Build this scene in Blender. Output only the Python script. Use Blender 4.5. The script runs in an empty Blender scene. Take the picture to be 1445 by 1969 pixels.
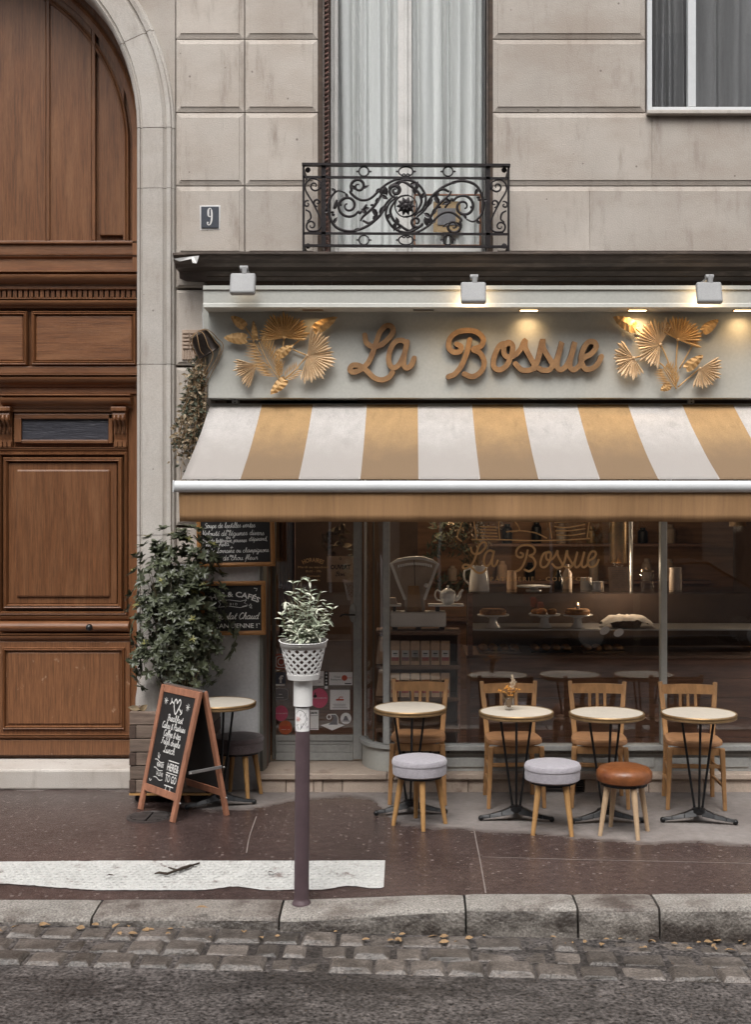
import bpy, math, random
from mathutils import Vector, Matrix, noise
R = math.radians
PI = math.pi
sc = bpy.context.scene
col = sc.collection

# ---------------------------------------------------------------- camera, sky, sun, exposure
D0, FPX, PX0, PY0, EYE = 9.0, 2323.0, 795.0, 984.0, 2.07      # metres to the facade, focal length and principal point of the photograph
cam_d = bpy.data.cameras.new('camera'); cam = bpy.data.objects.new('camera', cam_d); col.objects.link(cam)
cam.location = (0, -D0, EYE); cam.rotation_euler = (R(90), 0, 0)
cam_d.sensor_width = 36; cam_d.lens = FPX * 36 / 1969; cam_d.shift_x = -72.5 / 1969; cam_d.shift_y = 0
cam_d.clip_start = 0.05; cam_d.clip_end = 500
sc.camera = cam
SUN_EL, SUN_AZ = 58.0, 190.0                                     # degrees; azimuth clockwise from +Y
w = bpy.data.worlds.new('World'); sc.world = w; w.use_nodes = True
nt = w.node_tree; bg = nt.nodes['Background']
sky = nt.nodes.new('ShaderNodeTexSky'); sky.sky_type = 'NISHITA'; sky.sun_disc = False
sky.sun_elevation = R(SUN_EL); sky.sun_rotation = R(SUN_AZ); sky.dust_density = 6; sky.air_density = 1.0; sky.ozone_density = 1.0
hs = nt.nodes.new('ShaderNodeHueSaturation'); hs.inputs['Saturation'].default_value = 0.16   # flat grey overcast
nt.links.new(sky.outputs[0], hs.inputs['Color']); nt.links.new(hs.outputs[0], bg.inputs[0]); bg.inputs[1].default_value = 0.15
sd = bpy.data.lights.new('sun', 'SUN'); sd.energy = 0.9; sd.angle = R(35); sd.color = (1, .965, .92)
so = bpy.data.objects.new('sun', sd); col.objects.link(so)
sun_dir = Vector((math.sin(R(SUN_AZ)) * math.cos(R(SUN_EL)), math.cos(R(SUN_AZ)) * math.cos(R(SUN_EL)), math.sin(R(SUN_EL))))
so.rotation_euler = sun_dir.to_track_quat('Z', 'Y').to_euler(); so.location = (0, -8, 20)
vs = sc.view_settings; vs.view_transform = 'Standard'; vs.look = 'None'; vs.gamma = 1; vs.exposure = 0.55; vs.use_curve_mapping = False
sc.render.engine = 'CYCLES'; sc.cycles.use_denoising = True; sc.cycles.max_bounces = 7; sc.cycles.transparent_max_bounces = 16
sc.cycles.caustics_reflective = False; sc.cycles.caustics_refractive = False; sc.cycles.sample_clamp_indirect = 4

# ---------------------------------------------------------------- helpers
def X(px, y=0.0): return (px - PX0) * (D0 + y) / FPX
def Z(py, y=0.0): return EYE - (py - PY0) * (D0 + y) / FPX
def P(px, py, y): return Vector((X(px, y), y, Z(py, y)))
def S(r, g, b):
    f = lambda c: (c / 255 / 12.92) if c / 255 <= .04045 else ((c / 255 + .055) / 1.055) ** 2.4
    return (f(r), f(g), f(b), 1)
rnd = random.Random(7)

def smooth_path(pts, n=6, closed=False):
    pts = [Vector(p) for p in pts]
    if len(pts) < 3: return pts
    out = []; L = len(pts); rng = range(L if closed else L - 1)
    for i in rng:
        p1, p2 = pts[i], pts[(i + 1) % L]
        p0 = pts[i - 1] if (i > 0 or closed) else p1 * 2 - p2
        p3 = pts[(i + 2) % L] if (i + 2 < L or closed) else p2 * 2 - p1
        for k in range(n):
            t = k / n
            out.append(.5 * ((2 * p1) + (p2 - p0) * t + (2 * p0 - 5 * p1 + 4 * p2 - p3) * t * t + (3 * p1 - p0 - 3 * p2 + p3) * t ** 3))
    if not closed: out.append(pts[-1])
    return out

class MB:
    """collects faces; build() links them as ONE mesh object"""
    def __init__(s, xf=None): s.v = []; s.f = []; s.m = []; s.mi = 0; s.xf = xf
    def add(s, vs, fs):
        b = len(s.v)
        s.v += [tuple(s.xf @ Vector(v)) if s.xf else tuple(v) for v in vs]
        for f in fs: s.f.append(tuple(b + i for i in f)); s.m.append(s.mi)
        return s
    def box(s, x0, x1, y0, y1, z0, z1):
        return s.add([(x0, y0, z0), (x1, y0, z0), (x1, y1, z0), (x0, y1, z0), (x0, y0, z1), (x1, y0, z1), (x1, y1, z1), (x0, y1, z1)],
                     [(0, 3, 2, 1), (4, 5, 6, 7), (0, 1, 5, 4), (1, 2, 6, 5), (2, 3, 7, 6), (3, 0, 4, 7)])
    def hexa(s, lo, hi):      # two 4-point rings
        return s.add(list(lo) + list(hi), [(0, 3, 2, 1), (4, 5, 6, 7), (0, 1, 5, 4), (1, 2, 6, 5), (2, 3, 7, 6), (3, 0, 4, 7)])
    def bar(s, p0, p1, w, h, w1=None, h1=None, up=(0, 0, 1)):
        p0, p1 = Vector(p0), Vector(p1); d = (p1 - p0).normalized(); u = Vector(up)
        if abs(d.dot(u)) > .97: u = Vector((0, 1, 0))
        a = d.cross(u).normalized(); b = a.cross(d).normalized()
        w1 = w if w1 is None else w1; h1 = h if h1 is None else h1
        q = lambda p, w, h: [p - a * w / 2 - b * h / 2, p + a * w / 2 - b * h / 2, p + a * w / 2 + b * h / 2, p - a * w / 2 + b * h / 2]
        return s.add(q(p0, w, h) + q(p1, w1, h1), [(0, 1, 2, 3), (7, 6, 5, 4), (0, 4, 5, 1), (1, 5, 6, 2), (2, 6, 7, 3), (3, 7, 4, 0)])
    def tube(s, pts, r, n=8, cap=True, flat=1.0):
        pts = [Vector(p) for p in pts]; L = len(pts); rr = r if isinstance(r, (list, tuple)) else [r] * L
        prev = None; vs = []; fs = []
        for i, p in enumerate(pts):
            t = (pts[min(i + 1, L - 1)] - pts[max(i - 1, 0)]); t = t.normalized() if t.length > 1e-9 else Vector((0, 0, 1))
            if prev is None: a = t.orthogonal().normalized()
            else:
                a = prev - t * prev.dot(t); a = a.normalized() if a.length > 1e-6 else t.orthogonal().normalized()
            prev = a; b = t.cross(a)
            for k in range(n):
                an = 2 * PI * k / n
                vs.append(p + (a * math.cos(an) + b * math.sin(an) * flat) * rr[i])
        for i in range(L - 1):
            for k in range(n):
                k2 = (k + 1) % n; fs.append((i * n + k, i * n + k2, (i + 1) * n + k2, (i + 1) * n + k))
        if cap: fs.append(tuple(range(n - 1, -1, -1))); fs.append(tuple((L - 1) * n + k for k in range(n)))
        return s.add(vs, fs)
    def lathe(s, prof, n=24, c=(0, 0, 0), M=None, a0=0, a1=2 * PI, wob=0):
        full = abs(a1 - a0 - 2 * PI) < 1e-6; m = n if full else n + 1
        vs = []; fs = []; c = Vector(c)
        for (r, z) in prof:
            for k in range(m):
                an = a0 + (a1 - a0) * k / n; rr = r * (1 + wob * math.sin(an * 3 + z * 40))
                v = Vector((rr * math.cos(an), rr * math.sin(an), z)); v = (M @ v) if M else v; vs.append(v + c)
        for i in range(len(prof) - 1):
            for k in range(n):
                k2 = (k + 1) % m; fs.append((i * m + k, i * m + k2, (i + 1) * m + k2, (i + 1) * m + k))
        if full:
            if prof[0][0] > 1e-5: fs.append(tuple(range(m - 1, -1, -1)))
            if prof[-1][0] > 1e-5: fs.append(tuple((len(prof) - 1) * m + k for k in range(m)))
        return s.add(vs, fs)
    def ell(s, c, r, nu=12, nv=8):
        c = Vector(c); r = Vector(r) if not isinstance(r, (int, float)) else Vector((r, r, r))
        vs = [c + Vector((0, 0, r.z))]; fs = []
        for j in range(1, nv):
            th = PI * j / nv
            for k in range(nu):
                a = 2 * PI * k / nu; vs.append(c + Vector((r.x * math.sin(th) * math.cos(a), r.y * math.sin(th) * math.sin(a), r.z * math.cos(th))))
        vs.append(c - Vector((0, 0, r.z))); last = len(vs) - 1
        for k in range(nu):
            k2 = (k + 1) % nu; fs.append((0, 1 + k, 1 + k2)); fs.append((last, last - nu + k2, last - nu + k))
            for j in range(nv - 2): fs.append((1 + j * nu + k, 1 + (j + 1) * nu + k, 1 + (j + 1) * nu + k2, 1 + j * nu + k2))
        return s.add(vs, fs)
    def prism(s, poly, y0, y1, back=True):    # polygon in XZ, extruded along Y (front = y0)
        n = len(poly); vs = [(p[0], y0, p[1]) for p in poly] + [(p[0], y1, p[1]) for p in poly]
        fs = [tuple(range(n))] + ([tuple(range(2 * n - 1, n - 1, -1))] if back else [])
        fs += [(i, i + n, (i + 1) % n + n, (i + 1) % n) for i in range(n)]
        return s.add(vs, fs)
    def ribbon(s, pts, wd, y0, y1=None, caps=True, slope=.0009):   # stroke of width wd in XZ; extruded y0..y1 if y1 given
        pts = [Vector((p[0], p[1])) for p in pts]; L = len(pts); W = wd if isinstance(wd, list) else [wd] * L
        lf = []; rt = []
        for i, p in enumerate(pts):
            t = pts[min(i + 1, L - 1)] - pts[max(i - 1, 0)]; t = t.normalized() if t.length > 1e-9 else Vector((1, 0))
            nn = Vector((-t.y, t.x)); lf.append(p + nn * W[i] / 2); rt.append(p - nn * W[i] / 2)
        if caps:
            def cap(p, t, w):
                nn = Vector((-t.y, t.x)); return [p + (nn * math.cos(a) + t * math.sin(a)) * w / 2 for a in (R(30), R(60), R(90), R(120), R(150))]
            tE = (pts[-1] - pts[-2]).normalized(); tS = (pts[0] - pts[1]).normalized()
            ce = cap(pts[-1], tE, W[-1]); cs = cap(pts[0], tS, W[0])
        n = L; ya = [y0 - slope * i / L for i in range(L)]; vs = [(q.x, ya[i], q.y) for i, q in enumerate(lf)] + [(q.x, ya[i], q.y) for i, q in enumerate(rt)]; fs = [(i, i + 1, n + i + 1, n + i) for i in range(n - 1)]
        loop = list(range(n))
        if caps:
            b = len(vs); vs += [(q.x, ya[-1], q.y) for q in ce]; fs.append((n - 1,) + tuple(range(b, b + 5)) + (2 * n - 1,)); eidx = list(range(b, b + 5))
            b = len(vs); vs += [(q.x, y0, q.y) for q in cs]; fs.append((n,) + tuple(range(b, b + 5)) + (0,)); sidx = list(range(b, b + 5))
            loop = list(range(n)) + eidx + list(range(2 * n - 1, n - 1, -1)) + sidx
        else: loop = list(range(n)) + list(range(2 * n - 1, n - 1, -1))
        if y1 is not None:
            b = len(vs); vs += [(v[0], y1, v[2]) for v in vs[:b]]
            m = len(loop); fs += [(loop[i], loop[i] + b, loop[(i + 1) % m] + b, loop[(i + 1) % m]) for i in range(m)]
        return s.add(vs, fs)
    def leaf(s, base, d, nrm, L, W, fold=.25, droop=.15, n=3):
        base = Vector(base); d = Vector(d).normalized(); nrm = Vector(nrm); side = d.cross(nrm)
        side = side.normalized() if side.length > 1e-5 else d.orthogonal().normalized(); up = side.cross(d)
        wp = {2: (0, .9, 0), 3: (.12, .9, .85, 0)}[n]; vs = []; fs = []
        for i in range(n + 1):
            t = i / n; c = base + d * L * t - up * droop * L * t * t; w2 = W / 2 * wp[i]
            vs += [c - side * w2 + up * fold * w2, c, c + side * w2 + up * fold * w2]
        for i in range(n):
            a = 3 * i; fs += [(a, a + 1, a + 4, a + 3), (a + 1, a + 2, a + 5, a + 4)]
        return s.add(vs, fs)
    def mesh(s, name, mats, smooth=False):
        me = bpy.data.meshes.new(name); me.from_pydata(s.v, [], s.f)
        for m in (mats if isinstance(mats, (list, tuple)) else [mats]): me.materials.append(m)
        if isinstance(mats, (list, tuple)) and len(mats) > 1: me.polygons.foreach_set('material_index', s.m)
        me.validate(); 
        import bmesh
        bm = bmesh.new(); bm.from_mesh(me); bmesh.ops.recalc_face_normals(bm, faces=bm.faces); bm.to_mesh(me); bm.free()
        if smooth: me.shade_smooth() if smooth is True else None
        if smooth == 'auto':
            me.shade_smooth(); me.set_sharp_from_angle(angle=R(38))
        return me
    def build(s, name, mats, parent=None, smooth=False, bevel=0, seg=2, solid=0):
        o = bpy.data.objects.new(name, s.mesh(name, mats, smooth)); col.objects.link(o)
        if parent is not None: attach(o, parent)
        if solid: md = o.modifiers.new('thickness', 'SOLIDIFY'); md.thickness = solid; md.offset = 0
        if bevel:
            md = o.modifiers.new('edge', 'BEVEL'); md.width = bevel; md.segments = seg; md.limit_method = 'ANGLE'; md.angle_limit = R(40); md.harden_normals = False
        return o
WLOC = {}
def attach(o, parent):
    o.parent = parent; o.matrix_parent_inverse = Matrix.Translation(-WLOC.get(parent.name, Vector((0, 0, 0))))
    WLOC[o.name] = Vector((0, 0, 0))
    if parent.name in WLOC and parent.type != 'EMPTY': o.matrix_parent_inverse = Matrix.Identity(4)
def thing(name, label, cat, loc=(0, 0, 0), group=None):
    o = bpy.data.objects.new(name, None); col.objects.link(o); o.location = loc; o.empty_display_size = .1
    WLOC[o.name] = Vector(loc); return tag(o, label, cat, group)
def tag(o, label, cat, group=None):
    o['label'] = label; o['category'] = cat
    if group: o['group'] = group
    return o
def struct(o): o['kind'] = 'structure'; return o
def stuff(o): o['kind'] = 'stuff'; return o
def copy_thing(root, loc, rz=0, label=None, scale=1):
    r = root.copy(); col.objects.link(r); r.location = loc; r.rotation_euler = (0, 0, rz); r.scale = (scale,) * 3
    if label: r['label'] = label
    for ch in list(root.children):
        c = ch.copy(); col.objects.link(c); c.parent = r
        for g in list(ch.children):
            d = g.copy(); col.objects.link(d); d.parent = c
    return r

# ---------------------------------------------------------------- materials
def M(name, c, rough=.6, metal=0., var=.12, vs=5., st=(1, 1, 1), bump=0., bs=90., c2=None, c2at=.62, c2soft=.12, c2s=3., c2st=(1, 1, 1), spec=.5, emit=None, est=0, sheen=0, fine=.05, trans=0, ov=0.):
    m = bpy.data.materials.new(name); m.use_nodes = True; n = m.node_tree.nodes; l = m.node_tree.links; b = n['Principled BSDF']
    b.inputs['Roughness'].default_value = rough; b.inputs['Metallic'].default_value = metal; b.inputs['Specular IOR Level'].default_value = spec
    if sheen: b.inputs['Sheen Weight'].default_value = sheen
    tc = n.new('ShaderNodeTexCoord'); mp = n.new('ShaderNodeMapping'); mp.inputs['Scale'].default_value = st; l.new(tc.outputs['Object'], mp.inputs['Vector'])
    nz = n.new('ShaderNodeTexNoise'); nz.inputs['Scale'].default_value = vs; nz.inputs['Detail'].default_value = 7; nz.inputs['Roughness'].default_value = .62; l.new(mp.outputs[0], nz.inputs['Vector'])
    rp = n.new('ShaderNodeValToRGB'); e = rp.color_ramp.elements
    e[0].position = .3; e[1].position = .7; c = tuple(c)[:3]
    e[0].color = tuple(x * (1 - var) for x in c) + (1,); e[1].color = tuple(min(1, x * (1 + var)) for x in c) + (1,)
    l.new(nz.outputs['Fac'], rp.inputs[0]); out = rp.outputs[0]
    if c2:
        m2 = n.new('ShaderNodeMapping'); m2.inputs['Scale'].default_value = c2st; l.new(tc.outputs['Object'], m2.inputs['Vector'])
        n2 = n.new('ShaderNodeTexNoise'); n2.inputs['Scale'].default_value = c2s; n2.inputs['Detail'].default_value = 8; n2.inputs['Roughness'].default_value = .65; l.new(m2.outputs[0], n2.inputs['Vector'])
        mr = n.new('ShaderNodeMapRange'); mr.interpolation_type = 'SMOOTHSTEP'; mr.inputs['From Min'].default_value = c2at - c2soft; mr.inputs['From Max'].default_value = c2at + c2soft; l.new(n2.outputs['Fac'], mr.inputs['Value'])
        mx = n.new('ShaderNodeMix'); mx.data_type = 'RGBA'; l.new(mr.outputs[0], mx.inputs['Factor']); l.new(out, mx.inputs[6]); mx.inputs[7].default_value = tuple(c2)[:3] + (1,); out = mx.outputs[2]
    if fine:
        n3 = n.new('ShaderNodeTexNoise'); n3.inputs['Scale'].default_value = bs * 1.3; n3.inputs['Detail'].default_value = 3; l.new(mp.outputs[0], n3.inputs['Vector'])
        m3 = n.new('ShaderNodeMapRange'); m3.inputs['To Min'].default_value = 1 - fine * 2; m3.inputs['To Max'].default_value = 1 + fine * 2; m3.inputs['From Min'].default_value = .25; m3.inputs['From Max'].default_value = .75; l.new(n3.outputs['Fac'], m3.inputs['Value'])
        v3 = n.new('ShaderNodeVectorMath'); v3.operation = 'SCALE'; l.new(out, v3.inputs[0]); l.new(m3.outputs[0], v3.inputs['Scale']); out = v3.outputs[0]
    if ov:
        oi = n.new('ShaderNodeObjectInfo'); m4 = n.new('ShaderNodeMapRange'); m4.inputs['To Min'].default_value = 1 - ov; m4.inputs['To Max'].default_value = 1 + ov; l.new(oi.outputs['Random'], m4.inputs['Value'])
        v4 = n.new('ShaderNodeVectorMath'); v4.operation = 'SCALE'; l.new(out, v4.inputs[0]); l.new(m4.outputs[0], v4.inputs['Scale']); out = v4.outputs[0]
    l.new(out, b.inputs['Base Color'])
    if bump:
        nb = n.new('ShaderNodeTexNoise'); nb.inputs['Scale'].default_value = bs; nb.inputs['Detail'].default_value = 5; l.new(mp.outputs[0], nb.inputs['Vector'])
        bp = n.new('ShaderNodeBump'); bp.inputs['Strength'].default_value = bump; bp.inputs['Distance'].default_value = .01; l.new(nb.outputs['Fac'], bp.inputs['Height']); l.new(bp.outputs[0], b.inputs['Normal'])
    if emit: b.inputs['Emission Color'].default_value = tuple(emit)[:3] + (1,); b.inputs['Emission Strength'].default_value = est
    if trans:
        tl = n.new('ShaderNodeBsdfTranslucent'); ms = n.new('ShaderNodeMixShader'); ms.inputs[0].default_value = trans; l.new(out, tl.inputs['Color'])
        l.new(b.outputs[0], ms.inputs[1]); l.new(tl.outputs[0], ms.inputs[2]); l.new(ms.outputs[0], n['Material Output'].inputs['Surface'])
    return m
def glass(name, tint=(1, 1, 1), r0=.045, rough=0.0):
    m = bpy.data.materials.new(name); m.use_nodes = True; n = m.node_tree.nodes; l = m.node_tree.links
    n.remove(n['Principled BSDF']); t = n.new('ShaderNodeBsdfTransparent'); t.inputs[0].default_value = tuple(tint) + (1,)
    g = n.new('ShaderNodeBsdfGlossy'); g.inputs['Roughness'].default_value = rough
    lw = n.new('ShaderNodeLayerWeight'); lw.inputs[0].default_value = .5
    pw = n.new('ShaderNodeMath'); pw.operation = 'POWER'; pw.inputs[1].default_value = 5; l.new(lw.outputs['Facing'], pw.inputs[0])
    fr = n.new('ShaderNodeMath'); fr.operation = 'MULTIPLY_ADD'; fr.inputs[1].default_value = 1 - r0; fr.inputs[2].default_value = r0; l.new(pw.outputs[0], fr.inputs[0])
    nz = n.new('ShaderNodeTexNoise'); nz.inputs['Scale'].default_value = 1.3; tc = n.new('ShaderNodeTexCoord'); l.new(tc.outputs['Object'], nz.inputs['Vector'])
    bp = n.new('ShaderNodeBump'); bp.inputs['Strength'].default_value = .05; bp.inputs['Distance'].default_value = .02; l.new(nz.outputs['Fac'], bp.inputs['Height']); l.new(bp.outputs[0], g.inputs['Normal'])
    mx = n.new('ShaderNodeMixShader'); l.new(fr.outputs[0], mx.inputs[0]); l.new(t.outputs[0], mx.inputs[1]); l.new(g.outputs[0], mx.inputs[2]); l.new(mx.outputs[0], n['Material Output'].inputs['Surface'])
    return m

def stone(name, c, warm, dark, bump=.3):
    m = M(name, c, .85, var=.10, vs=1.7, bump=bump, bs=110, c2=warm, c2at=.55, c2soft=.16, c2s=1.5, c2st=(.8, 1, 1.5), fine=.07, ov=.075)
    n = m.node_tree.nodes; l = m.node_tree.links; b = n['Principled BSDF']; src = b.inputs['Base Color'].links[0].from_socket
    tc = n.new('ShaderNodeTexCoord'); mp = n.new('ShaderNodeMapping'); mp.inputs['Scale'].default_value = (5, 5, 1.1); l.new(tc.outputs['Object'], mp.inputs[0])
    nz = n.new('ShaderNodeTexNoise'); nz.inputs['Scale'].default_value = 1.6; nz.inputs['Detail'].default_value = 9; nz.inputs['Roughness'].default_value = .68; l.new(mp.outputs[0], nz.inputs['Vector'])
    mr = n.new('ShaderNodeMapRange'); mr.interpolation_type = 'SMOOTHSTEP'; mr.inputs['From Min'].default_value = .50; mr.inputs['From Max'].default_value = .80; mr.inputs['To Max'].default_value = .85; l.new(nz.outputs['Fac'], mr.inputs['Value'])
    mx = n.new('ShaderNodeMix'); mx.data_type = 'RGBA'; l.new(mr.outputs[0], mx.inputs[0]); l.new(src, mx.inputs[6]); mx.inputs[7].default_value = tuple(dark) + (1,)
    vo = n.new('ShaderNodeTexVoronoi'); vo.inputs['Scale'].default_value = 15; l.new(tc.outputs['Object'], vo.inputs['Vector'])          # pits
    wn = n.new('ShaderNodeSeparateColor'); l.new(vo.outputs['Color'], wn.inputs[0])
    sz = n.new('ShaderNodeMapRange'); sz.inputs['From Min'].default_value = .86; sz.inputs['From Max'].default_value = 1; sz.inputs['To Min'].default_value = 0; sz.inputs['To Max'].default_value = .14; l.new(wn.outputs[0], sz.inputs['Value'])
    lt = n.new('ShaderNodeMath'); lt.operation = 'LESS_THAN'; l.new(vo.outputs['Distance'], lt.inputs[0]); l.new(sz.outputs[0], lt.inputs[1])
    ml = n.new('ShaderNodeMath'); ml.operation = 'MULTIPLY'; ml.inputs[1].default_value = .65; l.new(lt.outputs[0], ml.inputs[0])
    m2 = n.new('ShaderNodeMix'); m2.data_type = 'RGBA'; l.new(ml.outputs[0], m2.inputs[0]); l.new(mx.outputs[2], m2.inputs[6]); m2.inputs[7].default_value = tuple(x * .45 for x in dark) + (1,)
    l.new(m2.outputs[2], b.inputs['Base Color']); return m
m_stone = stone('limestone', (.47, .424, .378), (.40, .342, .292), (.235, .185, .15))
m_stone2 = stone('dressed_limestone', (.50, .466, .428), (.445, .40, .356), (.29, .245, .212), .22)
m_core = M('wall_joint_mortar', (.22, .18, .15), .9, var=.2, bump=.3)
m_lead = M('weathered_lead_flashing', (.085, .066, .056), .5, .35, var=.3, vs=9, st=(.4, 1, 1), bump=.2, bs=40, c2=(.22, .17, .14), c2at=.64, c2s=6, c2st=(.5, 1, 2))
m_darkwood = M('dark_brown_wood', (.06, .036, .022), .7, var=.4, vs=6, st=(.5, 1, 4))  # plain dark brown wood for fascia boards, lintels, reveals and dentil backing
m_oak = M('varnished_oak_door', (.150, .060, .023), .42, var=.42, vs=7, st=(15, 15, .55), bump=.2, bs=30, c2=(.23, .105, .046), c2at=.6, c2soft=.2, c2s=4, c2st=(3, 3, .35), fine=.10, ov=.13)
m_oak_h = M('varnished_oak_rail', (.150, .060, .023), .42, var=.42, vs=7, st=(.55, 15, 15), bump=.2, bs=30, c2=(.23, .105, .046), c2at=.6, c2soft=.2, c2s=4, c2st=(.35, 3, 3), fine=.10, ov=.13)
m_iron = M('wrought_iron', (.022, .018, .019), .45, .5, var=.3, vs=30, bump=.2)
m_black = M('black_enamel_iron', (.012, .012, .013), .32, .3, var=.2)
m_greypaint = M('grey_green_paint', (.44, .44, .405), .55, var=.06, vs=3, bump=.06, bs=40, fine=.03)
m_oldpaint = M('worn_grey_paint', (.335, .335, .32), .6, var=.12, vs=5, bump=.25, bs=35, c2=(.10, .085, .075), c2at=.72, c2soft=.05, c2s=7, fine=.05)
m_dooredge = M('dark_green_grey_paint', (.12, .115, .10), .5, var=.25, vs=8, st=(4, 4, .6), bump=.2)
m_pinkwood = M('faded_red_wood', (.17, .085, .065), .6, var=.4, vs=7, st=(7, 7, .4), bump=.2, bs=50)
m_gold = M('gold_painted_leaf', (.56, .345, .145), .6, .08, var=.22, vs=14, bump=.15, bs=150)
m_goldpale = M('pale_gold_painted_leaf', (.62, .455, .285), .62, .05, var=.2, vs=14, bump=.15, bs=150)
m_letter = M('bronze_gold_letter', (.30, .165, .072), .55, .1, var=.3, vs=11, bump=.15, bs=80, c2=(.20, .10, .042), c2at=.58, c2s=6)
m_letterside = M('letter_edge_wood', (.10, .05, .025), .6, var=.2)
m_white = M('white_coated_metal', (.60, .615, .625), .4, var=.05, vs=6, fine=.02, c2=(.5, .5, .49), c2at=.74, c2s=5)
m_lampgrey = M('grey_lamp_housing', (.30, .30, .30), .55, var=.08, bump=.05)
m_black_board = M('blackboard', (.012, .011, .011), .55, var=.5, vs=3, fine=.1)
m_chalk = M('chalk_white', (.72, .71, .68), .9, var=.2, vs=60)
m_frame = M('honey_pine_frame', (.36, .165, .05), .45, var=.25, vs=9, st=(1, 1, 1), bump=.1)
m_redwood = M('red_brown_wood_frame', (.33, .145, .085), .5, var=.28, vs=8, st=(3, 3, .6), bump=.15, bs=50)
m_chair = M('beech_chair', (.42, .225, .095), .45, ov=.10, c2=(.27, .135, .055), c2at=.64, c2s=5, var=.22, vs=8, st=(3, 3, .7), bump=.08, bs=60, fine=.04)
m_seat = M('worn_plywood_seat', (.37, .19, .09), .45, var=.22, vs=6, st=(1, 4, 4), bump=.08)
m_leg = M('light_beech_leg', (.46, .255, .098), .45, var=.18, vs=9, st=(3, 3, .5), bump=.06)
m_legpale = M('pale_ash_leg', (.53, .37, .23), .5, var=.15, vs=9, st=(3, 3, .5), bump=.06)
m_felt = M('grey_felt', (.37, .345, .375), .95, var=.14, vs=40, bump=.5, bs=260, sheen=.4, fine=.12)
m_feltdark = M('brown_felt', (.115, .085, .085), .95, var=.15, vs=40, bump=.5, bs=260, sheen=.3, fine=.1)
m_leather = M('cognac_leather', (.21, .072, .024), .36, var=.35, vs=9, bump=.3, bs=38, c2=(.14, .04, .014), c2at=.58, c2s=4)
m_marble = M('cream_table_top', (.66, .60, .51), .3, var=.06, vs=20, fine=.05)
m_brass = M('table_brass_edge', (.30, .195, .095), .4, .6, var=.2, vs=20)
m_plastic = M('white_plastic', (.78, .77, .75), .45, var=.04, fine=.02)
m_bollard = M('bollard_brown_paint', (.105, .070, .078), .42, .1, var=.15, vs=10, bump=.25, bs=220, c2=(.17, .12, .125), c2at=.7, c2s=25, c2soft=.05)
m_leafdark = M('glossy_dark_leaf', (.072, .082, .047), .38, var=.5, vs=14, fine=.1, trans=.08)
m_leafyoung = M('young_yellow_leaf', (.20, .19, .06), .45, var=.3, vs=9)
m_sage = M('sage_leaf', (.36, .40, .30), .7, var=.3, vs=18, trans=.12)
m_sagepale = M('variegated_pale_leaf', (.66, .67, .55), .7, var=.2, vs=18, trans=.12)
m_dry = M('dried_vine_leaf', (.16, .115, .065), .8, var=.55, vs=14)
m_drypale = M('pale_dried_leaf', (.36, .29, .20), .8, var=.3, vs=14)
m_drygreen = M('dark_vine_leaf', (.05, .055, .032), .7, var=.4, vs=14)
m_twig = M('dry_twig', (.27, .17, .085), .8, var=.3, vs=20)
m_stem = M('green_brown_stem', (.11, .085, .045), .8, var=.3, vs=20)
m_soil = M('potting_soil', (.05, .035, .025), .95, var=.4, vs=30, bump=.6, bs=60)
m_plank = M('grey_weathered_plank', (.185, .135, .105), .75, ov=.2, var=.35, vs=6, st=(.6, 5, 5), bump=.3, bs=50, c2=(.10, .07, .055), c2at=.62, c2s=5, c2st=(.5, 3, 3))
m_plankend = M('plank_end_grain', (.075, .048, .036), .8, var=.3, vs=30, bump=.3)
m_potmetal = M('dark_bronze_pot', (.045, .035, .03), .28, .7, var=.4, vs=8)
m_blue = M('enamel_blue_grey', (.055, .062, .078), .4, var=.12)
m_enamel = M('enamel_white', (.68, .67, .66), .4, var=.05)
m_curtain = M('sheer_white_curtain', (.86, .86, .85), .9, var=.04, vs=8, st=(4, 4, .3), bump=.1, trans=.12)
m_winframe = M('cream_window_frame', (.60, .585, .56), .5, var=.12, vs=6, bump=.1, c2=(.36, .3, .25), c2at=.72, c2s=6)
m_rust = M('rusty_wood_edge', (.22, .10, .05), .7, var=.3)
m_card = M('brown_card', (.45, .31, .17), .8, var=.12)
m_kraft = M('kraft_paper', (.60, .40, .26), .8, var=.12, vs=8, bump=.15, bs=30)
m_label = M('cream_paper_label', (.84, .81, .76), .8, var=.06)
m_ink = M('black_ink', (.03, .027, .027), .7, var=.1)
m_goldink = M('gold_window_lettering', (.78, .49, .23), .55, .0, var=.15, vs=10)
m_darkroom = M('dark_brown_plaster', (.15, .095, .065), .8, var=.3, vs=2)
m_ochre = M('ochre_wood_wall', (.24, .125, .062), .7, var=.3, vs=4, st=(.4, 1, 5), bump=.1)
m_counter = M('walnut_board', (.20, .105, .07), .45, var=.45, vs=5, st=(.5, 3, 5), bump=.15, bs=40)
m_shelf = M('shelf_wood', (.17, .10, .065), .6, var=.3, vs=6, st=(.5, 3, 5))
m_cream = M('cream_enamel', (.76, .73, .69), .35, var=.05)
m_porcelain = M('white_porcelain', (.84, .83, .81), .2, var=.03, fine=.0)
m_dial = M('aged_scale_dial', (.40, .31, .24), .5, var=.15, vs=8)
m_steel = M('brushed_steel', (.45, .44, .43), .35, .9, var=.1)
m_pastry = M('baked_pastry', (.40, .20, .075), .7, var=.4, vs=30, bump=.5, bs=60)
m_cloth = M('linen_cloth', (.55, .51, .47), .9, var=.1, vs=10, bump=.3)
m_wicker = M('wicker', (.26, .16, .085), .8, var=.35, vs=50, bump=.5, bs=120)
m_sandstone = M('step_sandstone', (.47, .38, .31), .8, ov=.1, var=.15, vs=4, bump=.25, bs=70, c2=(.24, .18, .145), c2at=.64, c2s=4)
m_grille = M('dark_vent_metal', (.05, .042, .038), .6, .4, var=.3)
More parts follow.
